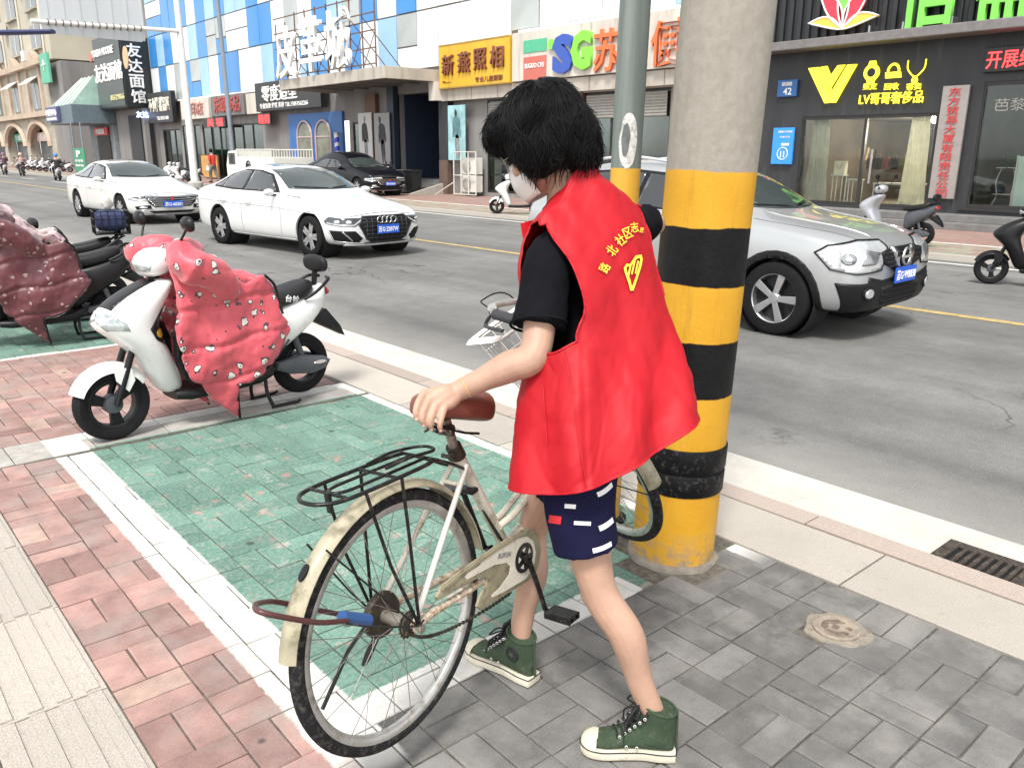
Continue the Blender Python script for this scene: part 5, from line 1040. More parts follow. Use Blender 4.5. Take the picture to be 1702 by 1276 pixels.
# rear rack
def rk(x, y): return V((x, y, .405 - .11 * (x + .17)))
RKR = .0052; rack = obj('rear_rack', tb(catmull([rk(.165, -.052), rk(.10, -.062), rk(-.08, -.064), rk(-.155, -.056), rk(-.188, -.03), rk(-.196, 0), rk(-.188, .03), rk(-.155, .056), rk(-.08, .064), rk(.10, .062), rk(.165, .052)], 6), RKR, 8), BLKP, bike, smooth=60)
obj('rack_bar', tb(catmull([rk(.165, -.022), rk(.0, -.024), rk(-.10, -.022), rk(-.125, 0), rk(-.10, .022), rk(0, .024), rk(.165, .022)], 6), .0042, 8), BLKP, rack, smooth=60)
for x, h in ((-.13, 0), (.02, 0), (.165, 0)): obj('rack_cross_bar', tb([rk(x, -.06), rk(x, .06)], .0042, 8), BLKP, rack)
obj('spring_clip', tb(catmull([rk(.02, -.03) + V((0, 0, .018)), rk(.10, -.034) + V((0, 0, .022)), rk(.185, -.03) + V((0, 0, .014)), rk(.205, 0) + V((0, 0, .014)), rk(.185, .03) + V((0, 0, .014)), rk(.10, .034) + V((0, 0, .022)), rk(.02, .03) + V((0, 0, .018))], 6), .0042, 8), BLKP, rack, smooth=60)
for s in (-1, 1):
    obj('rack_stay', tb([rk(.03, s * .066), V((.02, s * .072, .25)), V((.004, s * .078, .035)), V((.002, s * .078, .0))], .0042, 8), BLKP, rack); obj('rack_stay', tb([rk(-.085, s * .066), V((-.055, s * .074, .20)), V((-.006, s * .078, .03)), V((0, s * .078, .0))], .0042, 8), BLKP, rack)
    obj('rack_arm', tb([rk(.165, s * .052), V((.235, s * .045, .325)), V((.295, s * .026, .285))], .0045, 8), BLKP, rack)
bm = bmesh.new(); box(bm, rk(-.135, 0) + V((0, 0, -.02)), (.01, .016, .05), 0, .003); obj('tail_bracket', bm, BLKP, rack); obj('fender_stay', tb([V((-.19, -.03, .30)), V((-.06, -.072, .09)), V((0, -.08, 0))], .0026, 6), BLKP, bike); obj('fender_stay', tb([V((-.19, .03, .30)), V((-.06, .072, .09)), V((0, .08, 0))], .0026, 6), BLKP, bike)
obj('stand_leg', tb([V((0, .075, -.01)), V((-.09, .085, -.06)), V((-.205, .075, -.145))], [.006, .0055, .005], 8), BLKP, bike); obj('tool_strap', tb([V((.36, -.022, .13)), V((.41, -.03, .02)), V((.44, -.03, -.02))], [.006, .010, .008], 8, flat=.4), BLKP, bike)
bm = bmesh.new(); box(bm, (.335, 0, .20), (.03, .05, .014), 0, .004); obj('stay_plate', bm, BLKP, bike)
# steered front end
DEL = R(70); SM = Matrix.Translation(AX0) @ Matrix.Rotation(DEL, 4, AXd) @ Matrix.Translation(-AX0)
FCx = AX0 + V((.047, 0, .017))
def sf_(m): return xf(m, SM)
def sobj(name, bm, m, par=bike, **k): return obj(name, sf_(bm), m, par, **k)
fw_ = bike_wheel(bike, .04); fw_.matrix_basis = SM @ Matrix.Translation(FCx)
fd = fender(bike, R(-28 + 180 + 34), R(28), .352, .029, 'front_fender', FEN); fd.matrix_basis = SM @ Matrix.Translation(FCx)
for s in (-1, 1):
    sobj('fork_blade', tb(catmull([axp(.375) + V((0, s * .028, 0)), axp(.30) + V((.0, s * .040, 0)), axp(.12) + V((.006, s * .046, 0)), FCx + V((0, s * .05, 0))], 6), [.012] * 9 + [.010] * 6 + [.008] * 4, 10), CRM, smooth=60)
    sobj('fender_stay', tb([FCx + V((0, s * .055, 0)), FCx + V((-.33, s * .032, -.05))], .0024, 6), BLKP)
sobj('fork_crown', tb([axp(.372) + V((0, -.036, 0)), axp(.372) + V((0, .036, 0))], .014, 10), CRM, smooth=60); sobj('stem', tb([axp(.55), axp(.71), axp(.72) + V((.035, 0, .004))], [.0115, .0115, .013], 12), ALU, smooth=60)
sb_ = axp(.72) + V((.035, 0, .004)); BARP = catmull([sb_ + V(p) for p in ((-.16, -.195, .02), (-.06, -.19, .04), (.0, -.15, .05), (.03, -.07, .02), (0, 0, 0), (.03, .07, .02), (.0, .15, .05), (-.06, .19, .04), (-.16, .195, .02))], 6)
sobj('handlebar', tb(BARP, .0105, 10), ALU, smooth=60)
for s in (-1, 1):
    a, b = sb_ + V((-.175, s * .197, .018)), sb_ + V((-.06, s * .19, .04)); sobj('grip', tb([a, a.lerp(b, .05), a.lerp(b, .5), b], [.014, .0165, .0155, .016], 12), mat('grip_rubber', (.03, .03, .034), .6), smooth=50)
    c = sb_ + V((-.035, s * .178, .045)); sobj('brake_bracket', tb([c + V((.0, 0, .012)), c + V((.03, s * -.012, -.012))], [.014, .016], 10), mat('lever_grey', (.10, .10, .10), .4, .3), smooth=50); sobj('brake_lever', tb(catmull([c + V((.02, s * .012, -.010)), c + V((.0, s * .045, -.02)), c + V((-.06, s * .058, -.026)), c + V((-.12, s * .062, -.034))], 5), [.008] * 4 + [.0065] * 12, 8, flat=.6), BLKP, smooth=60)
    sobj('brake_cable', tb(catmull([c + V((.03, s * -.01, 0)), c + V((.06, s * -.01, .035)), sb_ + V((.07, s * .05, .02)), axp(.40) + V((.06, s * .02, 0))], 8), .0024, 6), BLKP)
WIRE = mat('basket_wire', (.62, .61, .58), .45, .1, var=.15, dirt=(.35, .30, .24), dirt_amt=.3)
bk0 = axp(.47) + V((.045, 0, 0)); B = bmesh.new()
def bpt(u, v, w): # u fore-aft 0..1, v side -1..1, w height 0..1
    return bk0 + V((.01 + u * (.13 + .05 * w), v * (.11 + .04 * w), -.05 + w * .22))
rim = [bpt(0, -1, 1), bpt(.5, -1, 1), bpt(1, -.9, 1), bpt(1.08, 0, 1), bpt(1, .9, 1), bpt(.5, 1, 1), bpt(0, 1, 1)]; bsk = sobj('front_basket', tb(rim + [rim[0]], .006, 8), WIRE, smooth=60)
def wire(pts, r=.0019): sobj('basket_wire', tb(pts, r, 5), WIRE, bsk)
for w in (0, .2, .4, .6, .8): wire([bpt(0, -1, w), bpt(1, -.9, w), bpt(1.06, 0, w), bpt(1, .9, w), bpt(0, 1, w), bpt(0, -1, w)])
for k in range(9):
    v = -1 + 2 * k / 8; wire([bpt(0, v, 1), bpt(0, v, 0), bpt(1.03, v * .9, 0), bpt(1.03, v * .9, 1)])
for k in range(1, 6):
    for s in (-1, 1): wire([bpt(k / 6, s, 1), bpt(k / 6, s, 0)])
bm = bmesh.new(); A = [bpt(-.04, -1, 1.04), bpt(.5, -1.04, 1.05), bpt(1.02, -.94, 1.04), bpt(1.12, 0, 1.04), bpt(1.02, .94, 1.04), bpt(.5, 1.04, 1.05), bpt(-.04, 1, 1.04)]; tube(bm, catmull(A, 5), .022, 8, flat=.25); sobj('basket_rim', bm, mat('basket_plastic', (.70, .70, .67), .4, var=.06), bsk, smooth=60)
# cable lock round the rear wheel
lk = thing('cable_lock', 'brown loop cable lock with blue barrel hanging in the rear wheel', 'bike lock', matrix=BM @ Matrix.Translation(bl(590, 1030, -.03)))
LB = mat('lock_brown', (.085, .03, .028), .4, var=.2, scale=30); off_ = -bl(590, 1030, -.03)
pn = [bl(572, 1022, .03), bl(520, 1012, .055), bl(460, 1000, .06), bl(431, 1002, .03), bl(424, 1008, 0), bl(432, 1016, -.045), bl(470, 1025, -.062), bl(530, 1034, -.06), bl(578, 1031, -.045)]
obj('cable', tb([p + off_ for p in catmull(pn, 8)], .0062, 10), LB, lk, smooth=60); obj('barrel', tb([bl(568, 1025, -.035) + off_, bl(612, 1030, -.03) + off_], .0145, 14), mat('lock_blue', (.03, .09, .25), .4, var=.2), lk, smooth=50)
obj('thin_cable', tb([p + off_ for p in catmull([bl(576, 1036, -.06), bl(620, 1041, -.075), bl(690, 1040, -.085), bl(705, 1030, -.085)], 6)], .0026, 6), BLKP, lk)
# ------------------------------------------------------------------ cars
CGL = mat('car_glass', (.012, .015, .016), .04, var=.05, spec=.8, coat=1.0, rvar=.0); CWS = mat('windshield', (.045, .06, .058), .06, var=.3, scale=1.2, spec=.6, coat=.25, rvar=0)
CBLK = mat('car_black_trim', (.008, .008, .009), .45, spec=.25, var=.2); CHR = mat('chrome', (.72, .72, .72), .12, 1.0, var=.03); LAMP = mat('lamp_clear', (.58, .60, .61), .1, .4, var=.25, scale=7, coat=1.0); LAMPD = mat('lamp_dark', (.05, .055, .06), .1, .3, var=.4, scale=9, coat=1.0); PLB = mat('plate_blue', (.015, .10, .52), .4, var=.05); PLW = mat('plate_white', (.85, .85, .85), .5)
TYC = mat('car_tyre', (.012, .012, .013), .85, spec=.15, var=.25, scale=12, bump=.2); LINER = mat('wheel_liner', (.008, .008, .008), .95); ALW = mat('alloy_wheel', (.50, .50, .51), .3, .85, var=.08); ALD = mat('alloy_dark', (.06, .06, .065), .35, .6, var=.1); SEAM = mat('panel_seam', (.05, .05, .05), .7); ORG = mat('indicator', (.6, .25, .05), .3)
def car(name, label, paint, st, wbase, rt, cfg, M, wheel_style, plate, hw):
    T = thing(name, label, 'car', matrix=M); secs = []
    for (x, w, zb, zs, zr, g1, g2, g3, c) in st:
        z8 = (zs + .6 * (zr - zs)) * (1 - c) + (zr - .10) * c; z9 = (zs + .85 * (zr - zs)) * (1 - c) + (zr - .025) * c; z7 = (zs + .3 * (zr - zs)) * (1 - c) + (zs + .035) * c
        h = [(0, zb), (.75 * w, zb), (.955 * w, zb + .045), (w, zb + .20), (w * 1.0, zb + (zs - zb) * .62), (.985 * w, zs - .07), (.955 * w, zs), (g1, z7), (g2, z8), (g3, z9), (g3 * .55, zr), (0, zr + .008)]
        ring = [V((x, y, z)) for y, z in h] + [V((x, -y, z)) for y, z in h[-2:0:-1]]; secs.append(ring)
    bm = bmesh.new(); loft(bm, secs); bm = subsurf(bm, 2); bmesh.ops.triangulate(bm, faces=[f for f in bm.faces if len(f.verts) > 4])
    fx, rx = cfg['fx'], cfg['rx']; cut = []
    for x in (fx, rx):
        for s in (-1, 1):
            c = bmesh.new(); lathe(c, [(rt + .055, .52), (rt + .055, 1.3)], 'Y', 40, (x, 0, rt + .01)); 
            if s < 0: xf(c, Matrix.Diagonal((1, -1, 1, 1))); bmesh.ops.reverse_faces(c, faces=c.faces)
            cut.append(c)
    full = bm.copy(); tree = bvh(full); bm = boolean(bm, cut); body = obj('body', bm, paint, T, smooth=38)
    for x in (fx, rx):
        for s in (-1, 1):
            c = bmesh.new(); lathe(c, [(rt + .05, .50), (rt + .05, hw - .03)], 'Y', 32, (x, 0, rt + .01)); 
            for f in [f for f in c.faces if len(f.verts) > 6]: c.faces.remove(f) if all(v.co.y > .6 for v in f.verts) else None
            if s < 0: xf(c, Matrix.Diagonal((1, -1, 1, 1)))
            obj('wheel_arch_liner', c, LINER, body)
    D_ = {'f': ((3.2, 0, 0), (0, 1, 0), (0, 0, 1), (-1, 0, 0)), 'b': ((-3.2, 0, 0), (0, 1, 0), (0, 0, 1), (1, 0, 0)), 'r': ((0, -2, 0), (1, 0, 0), (0, 0, 1), (0, 1, 0)), 'l': ((0, 2, 0), (1, 0, 0), (0, 0, 1), (0, -1, 0)), 't': ((0, 0, 3), (1, 0, 0), (0, 1, 0), (0, 0, -1))}
    def cp(nm, poly, d, m, off=.003, thick=.006, par=None, step=.05, sm=True):
        P0, U, W, Dd = D_[d]; b = patch(tree, poly, step, P0, U, W, Dd, off, thick, 4.0)
        if len(b.faces): return obj(nm, b, m, par or body, smooth=180 if sm else None)
        b.free()
    def fq(nm, poly, s, ang, m, off=.004, thick=.008, step=.03, par=None):
        """front-quarter projection: poly in (across, z) seen from a heading turned ang toward side s"""
        d = V((-cos(ang), -s * sin(ang), 0)); u = V((-s * sin(ang) * -1 * s * 0 + d.y * -1 * -1, 0, 0)); u = V((d.y, -d.x, 0)) * -1
        b = patch(tree, poly, step, V((cfg['fx'] + .35, s * .45, 0)) - d * 3, u, (0, 0, 1), d, off, thick, 5.0)
        if len(b.faces): return obj(nm, b, m, par or body, smooth=180)
        b.free()
    def line(pts, w): # polyline strip polygon
        L = [V((*p, 0)) for p in pts]; A, B = [], []
        for i, p in enumerate(L):
            t = (L[min(i + 1, len(L) - 1)] - L[max(i - 1, 0)]).normalized(); n = V((-t.y, t.x, 0)) * w / 2; A.append(tuple((p + n).xy)); B.append(tuple((p - n).xy))
        return A + B[::-1]
    # wheels
    for x in (fx, rx):
        for s in (-1, 1):
            yc = s * (hw - .115); b = bmesh.new()
            prof = [(rt - .115, -.105), (rt - .03, -.112), (rt - .008, -.095), (rt, -.06), (rt, .06), (rt - .008, .095), (rt - .03, .112), (rt - .115, .105)]; lathe(b, prof, 'Y', 48, closed=True)
            ty = obj('wheel', b, TYC, T, smooth=45); ty.location = (x, yc, rt); ri = rt - .112; o_ = s * .085
            b = bmesh.new(); lathe(b, [(ri, -.10), (ri + .008, -.095), (ri + .008, .095), (ri, .10), (ri - .012, .09), (ri - .02, 0), (ri - .012, -.09)], 'Y', 40, closed=True); obj('rim', b, ALW if wheel_style != 'dark' else ALD, ty, smooth=40)
            b = bmesh.new(); lathe(b, [(0, o_ * .3), (ri - .015, o_ * .3)], 'Y', 32); obj('brake_disc', b, ALD, ty)
            k5 = 5 if wheel_style != 'multi' else 9; b0 = bmesh.new(); hwid = .026 if wheel_style == 'suv' else .024
            prism(b0, [(-hwid, .04), (hwid, .04), (hwid * 1.5, ri + .002), (-hwid * 1.5, ri + .002)] if wheel_style == 'suv' else [(-hwid * 1.5, .04), (hwid * 1.5, .04), (hwid * .8, ri + .002), (-hwid * .8, ri + .002)], o_ * 1.02 - .010, o_ * 1.02 + .010, 'XZ', .004); sm_ = bpy.data.meshes.new('spoke'); b0.to_mesh(sm_); b0.free(); sm_.materials.append(ALW)
            for k in range(k5):
                for dd in ((-.17, .17) if wheel_style == 'dark' else (0,)):
                    q = bpy.data.objects.new('spoke', sm_); COL.objects.link(q); q.parent = ty; q.rotation_euler = (0, 2 * pi * k / k5 + dd + .3, 0)
            b = bmesh.new(); lathe(b, [(.0, o_ * 1.2), (.045, o_ * 1.18), (.06, o_ * 1.0), (.06, o_ * .7)], 'Y', 20); obj('hub_cap', b, ALW, ty, smooth=40)
    cfg['build'](T, body, cp, fq, line, tree)
    # number plate
    pl, pz, px = plate[1], plate[2], plate[3]; pt_ = obj('number_plate', bxm((px, pl, pz), (.014, .44, .14), 0, .004), PLB, T); b = text_mesh(plate[0], 1, .003, .015, .40, .095); xf(b, FACE((px + .009, pl, pz), (1, 0, 0))); obj('plate_lettering', b, PLW, pt_)
    return T
def mirror(T, paint, x, y, z, s):
    b = bmesh.new(); secs = []
    for k in range(7):
        t = k / 6; r = sin(pi * (.12 + .80 * t)) ** .6; secs.append([V((x + .055 * r * cos(a) + .02 * t, y + s * (.03 + .20 * t), z + .065 * r * sin(a) + .01)) for a in [2 * pi * q / 12 for q in range(12)]])
    loft(b, secs); b = subsurf(b, 1); m = obj('wing_mirror', b, paint, T, smooth=180); b = bmesh.new(); tube(b, [(x, y - s * .05, z - .03), (x, y + s * .08, z - .04)], [.03, .03], 8, flat=.5); obj('mirror_stalk', b, CBLK, m)
WPA = mat('white_car_paint', (.62, .62, .61), .28, var=.03, scale=.7, coat=.8, rvar=.03); WPB = mat('white_car_paint_warm', (.60, .59, .56), .3, var=.03, scale=.7, coat=.7, rvar=.03); SLV = mat('silver_car_paint', (.44, .45, .45), .32, .55, var=.05, scale=.7, coat=.7, rvar=.03); BPA = mat('black_car_paint', (.004, .005, .008), .3, var=.1, coat=.15, spec=.25, rvar=.03)
#        x      w     zb    zs    zr    g1    g2    g3   cab
SED = [(2.30, .55, .30, .50, .56, .50, .40, .28, 0), (2.24, .72, .22, .60, .68, .66, .56, .40, 0), (2.05, .86, .20, .70, .78, .80, .70, .50, 0), (1.70, .905, .20, .76, .86, .85, .76, .55, 0), (1.25, .915, .19, .82, .93, .86, .78, .58, 0), (.95, .915, .18, .87, .985, .86, .78, .60, 0), (.70, .915, .18, .91, 1.07, .845, .74, .60, .35), (.25, .915, .18, .935, 1.30, .84, .67, .58, 1), (-.15, .92, .18, .945, 1.405, .84, .63, .55, 1), (-.60, .92, .18, .95, 1.44, .84, .615, .54, 1), (-1.1, .92, .18, .96, 1.41, .84, .61, .53, 1), (-1.5, .915, .18, .975, 1.30, .835, .64, .55, 1), (-1.85, .905, .19, .99, 1.15, .82, .72, .60, .5), (-2.15, .885, .22, .985, 1.07, .80, .72, .58, 0), (-2.45, .82, .26, .93, 1.03, .74, .66, .5, 0), (-2.55, .66, .34, .82, .92, .6, .5, .4, 0)]
def mk_sedan(kind):
    def build(T, body, cp, fq, line, tree):
        P = T['paint']
        for s, d in ((1, 'l'), (-1, 'r')):
            cp('window_surround', [(.52, .985), (.05, 1.275), (-.35, 1.335), (-.85, 1.345), (-1.35, 1.25), (-1.72, 1.06), (-1.70, 1.03), (-1.0, .995)], d, CBLK, .002, .004)
            cp('front_window', [(.40, 1.0), (.04, 1.245), (-.36, 1.31), (-.56, 1.315), (-.60, 1.005)], d, CGL, .006, .004); cp('rear_window', [(-.66, 1.007), (-.63, 1.315), (-.90, 1.318), (-1.22, 1.255), (-1.36, 1.20), (-1.36, 1.03)], d, CGL, .006, .004); cp('quarter_window', [(-1.40, 1.035), (-1.40, 1.18), (-1.63, 1.06), (-1.62, 1.045)], d, CGL, .006, .004)
            for pl in ([(.62, .30), (.66, .55), (.60, .93), (.50, .98)], [(-.60, .28), (-.62, .6), (-.60, .98)], [(-1.30, .62), (-1.42, .78), (-1.50, 1.0)], [(.60, .26), (-1.1, .26)], [(1.05, .92), (.72, .95)]): cp('door_seam', line(pl, .008), d, SEAM, .0012, .0, step=.04)
            cp('crease', line([(1.6, .70), (.5, .755), (-1.2, .78), (-2.2, .80)], .012), d, P, .006, .008, step=.06)
            for x in (-.36, -1.24):
                b = bmesh.new(); hh = tree.ray_cast(V((x, s * 2, .80)), V((0, -s, 0)), 3)[0]; tube(b, [(x + .09, hh.y, .80), (x + .07, hh.y + s * .035, .805), (x - .07, hh.y + s * .035, .805), (x - .09, hh.y, .80)], [.014, .016, .016, .014], 8, flat=.7); obj('door_handle', b, P, body, smooth=60)
            mirror(T, P, .45, s * .86, .98, s); cp('sill_trim', line([(1.0, .235), (-1.05, .235)], .05), d, CBLK if kind != 'audi' else P, .004, .008)
        cp('windshield', [(-.70, 1.045), (-.56, 1.34), (0, 1.385), (.56, 1.34), (.70, 1.045), (.35, 1.035), (0, 1.03), (-.35, 1.035)], 'f', CWS, .005, .006); cp('rear_screen', [(-.60, 1.10), (-.52, 1.33), (.52, 1.33), (.60, 1.10)], 'b', CGL, .005, .006)
        for s in (-1, 1): cp('wiper', line([(s * .05, 1.045), (s * .5 - .1, 1.075)], .014), 'f', CBLK, .012, .01)
        cp('sunroof', [(-.95, -.38), (-.25, -.40), (-.25, .40), (-.95, .38)], 't', CGL, .002, .003)
        for s in (-1, 1):
            cp('hood_seam', line([(2.12, s * .62), (1.6, s * .70), (1.05, s * .76), (.80, s * .74)], .008), 't', SEAM, .0012, 0); cp('hood_crease', line([(2.1, s * .40), (1.5, s * .48), (.95, s * .52)], .02), 't', P, .005, .01)
        cp('hood_edge_seam', line([(-.62, .665), (-.3, .70), (0, .712), (.3, .70), (.62, .665)], .008), 'f', SEAM, .0015, 0)
        if kind == 'audi':
            g = cp('grille', [(-.42, .655), (.42, .655), (.52, .54), (.40, .33), (.30, .275), (-.30, .275), (-.40, .33), (-.52, .54)], 'f', CBLK, .010, .012)
            for z in (.33, .39, .45, .51, .57, .62): cp('grille_bar', line([(-.45 + abs(z - .55) * .4, z), (.45 - abs(z - .55) * .4, z)], .010), 'f', ALD, .016, .006, g)
            for k in range(9): x = -.40 + k * .1; cp('grille_bar', line([(x, .30), (x + .03, .64)], .007), 'f', ALD, .016, .006, g)
            cp('grille_frame', line([(-.42, .66), (.42, .66), (.53, .54), (.40, .325), (.30, .268), (-.30, .268), (-.40, .325), (-.53, .54), (-.42, .66)], .016), 'f', ALD, .014, .012, g)
            for k in range(4):
                c = (-.132 + k * .088, .605); q = tree.ray_cast(V((3.2, 0, .60)), V((-1, 0, 0)), 4)[0]; b = torus(.052, .008, 24, 8, 'X'); xf(b, Matrix.Translation((q.x + .03, c[0], c[1]))); obj('emblem_ring', b, CHR, body, smooth=180)
            for s, d in ((1, 'l'), (-1, 'r')):
                fq('headlight', [(s * u, v) for u, v in ((-.32, .60), (-.30, .56), (-.10, .525), (.16, .52), (.28, .60), (.30, .645), (-.05, .645), (-.25, .665))], s, .62, LAMPD, .006, .01); fq('lamp_strip', line([(s * u, v) for u, v in ((-.28, .57), (-.08, .54), (.14, .535), (.25, .61))], .022), s, .62, LAMP, .012, .006); fq('projector', ell((s * .06, .585), .045, .028, 14), s, .62, LAMP, .012, .006); fq('projector', ell((s * -.12, .59), .045, .028, 14), s, .62, LAMP, .012, .006)
                fq('air_intake', [(s * u, v) for u, v in ((-.30, .46), (-.22, .30), (.15, .27), (.22, .33), (.10, .45))], s, .5, CBLK, .006, .008); fq('intake_blade', line([(s * -.10, .44), (s * .05, .30)], .02), s, .5, ALW, .014, .01); fq('intake_trim', line([(s * -.30, .46), (s * -.22, .295), (s * .18, .262)], .016), s, .5, CHR, .012, .01)
            cp('lower_lip', line([(-.70, .255), (-.4, .235), (.4, .235), (.70, .255)], .03), 'f', P, .03, .04); cp('lower_grille', [(-.42, .262), (.42, .262), (.36, .238), (-.36, .238)], 'f', CBLK, .012, .01)
        else:
            g = cp('grille', [(-.62, .65), (-.2, .635), (.2, .635), (.62, .65), (.55, .50), (.42, .40), (-.42, .40), (-.55, .50)], 'f', CBLK, .008, .01)
            for z in (.43, .475, .52, .565, .61): wz = .42 + (z - .40) * .85; cp('grille_bar', line([(-wz, z + .01), (0, z), (wz, z + .01)], .013), 'f', CHR, .018, .01, g)
            b = bmesh.new(); q = tree.ray_cast(V((3.2, 0, .60)), V((-1, 0, 0)), 4)[0]; prism(b, [(-.035, .62), (.035, .62), (.035, .56), (0, .53), (-.035, .56)], q.x + .015, q.x + .03, 'YZ'); obj('badge', b, mat('badge_red', (.4, .05, .05), .3), body)
            for s, d in ((1, 'l'), (-1, 'r')):
                fq('headlight', [(s * u, v) for u, v in ((-.28, .585), (-.05, .555), (.22, .565), (.38, .645), (.36, .69), (.0, .66), (-.25, .655))], s, .62, LAMP, .006, .01); fq('lamp_inner', [(s * u, v) for u, v in ((-.18, .62), (-.02, .59), (.18, .60), (.26, .64), (.0, .635))], s, .62, LAMPD, .011, .006); fq('headlight_rim', line([(s * -.28, .575), (s * -.05, .545), (s * .24, .555), (s * .40, .645)], .012), s, .62, CHR, .01, .01)
                fq('fog_lamp', [(s * u, v) for u, v in ((-.16, .42), (.18, .45), (.20, .36), (-.12, .34))], s, .5, CBLK, .006, .008); fq('fog_lens', ell((s * .03, .395), .09, .022, 12), s, .5, LAMP, .012, .006); fq('fog_trim', line([(s * -.18, .335), (s * .22, .355)], .014), s, .5, CHR, .012, .01)
            cp('lower_grille', [(-.55, .315), (.55, .315), (.45, .26), (-.45, .26)], 'f', CBLK, .008, .01); cp('lower_lip', line([(-.72, .24), (-.4, .225), (.4, .225), (.72, .24)], .025), 'f', CHR, .02, .02)
    return build
def place(x, y, az): return Matrix.Translation((x, y, -.076)) @ Matrix.Rotation(az, 4, 'Z')
def scale_st(st, sx, sy, sz): return [(a[0] * sx, a[1] * sy, a[2], a[3] * sz, a[4] * sz, a[5] * sy, a[6] * sy, a[7] * sy, a[8]) for a in st]
def sedan(label, paint, kind, style, plate, M, st=SED):
    old = thing; 
    def build(T, *a): T['paint'] = 0; return None
    b = mk_sedan(kind)
    def wrapped(T, body, cp, fq, line, tree):
        class W_:  # carries the paint alongside the thing
            pass
        b(PaintThing(T, paint), body, cp, fq, line, tree)
    return car('car', label, paint, st, 2.9, .33, dict(fx=1.45, rx=-1.45, build=wrapped), M, style, plate, .915)
class PaintThing:
    def __init__(s, t, p): s.t, s.p = t, p
    def __getitem__(s, k): return s.p
_obj0 = obj
def obj(name, m, mt=None, parent=None, world=False, smooth=None): return _obj0(name, m, mt, parent.t if isinstance(parent, PaintThing) else parent, world, smooth)
sedan('white sedan with dark hexagon grille and four ring badge in the near lane', WPA, 'audi', 'dark', ('苏G·Z097W', 0, .46, 2.345), place(6.97, 13.73, R(-84)))
ra = G(184, 374, -.08); rb = G(135, 361, -.08)
sedan('white sedan with chrome bar grille driving behind the ring badged one', WPB, 'roewe', 'multi', ('苏G·60201', 0, .46, 2.345), place(6.62, 22.3, R(-86)))
# silver crossover
SUVS = [(2.12, .58, .36, .68, .77, .53, .43, .30, 0), (2.06, .77, .27, .80, .90, .69, .59, .42, 0), (1.85, .87, .25, .88, .985, .79, .69, .5, 0), (1.45, .885, .25, .935, 1.05, .82, .72, .54, 0), (1.10, .89, .24, .97, 1.09, .82, .74, .56, 0), (.90, .89, .24, 1.0, 1.15, .815, .72, .56, .25), (.45, .89, .24, 1.02, 1.40, .81, .66, .56, 1), (.10, .89, .24, 1.03, 1.53, .81, .63, .55, 1), (-.35, .89, .24, 1.04, 1.585, .81, .62, .54, 1), (-.95, .89, .24, 1.055, 1.575, .81, .615, .54, 1), (-1.45, .885, .24, 1.07, 1.50, .80, .62, .54, 1), (-1.80, .87, .26, 1.085, 1.36, .78, .64, .55, .9), (-2.05, .82, .30, 1.05, 1.20, .73, .64, .52, .4), (-2.16, .66, .38, .90, 1.02, .6, .5, .4, 0)]
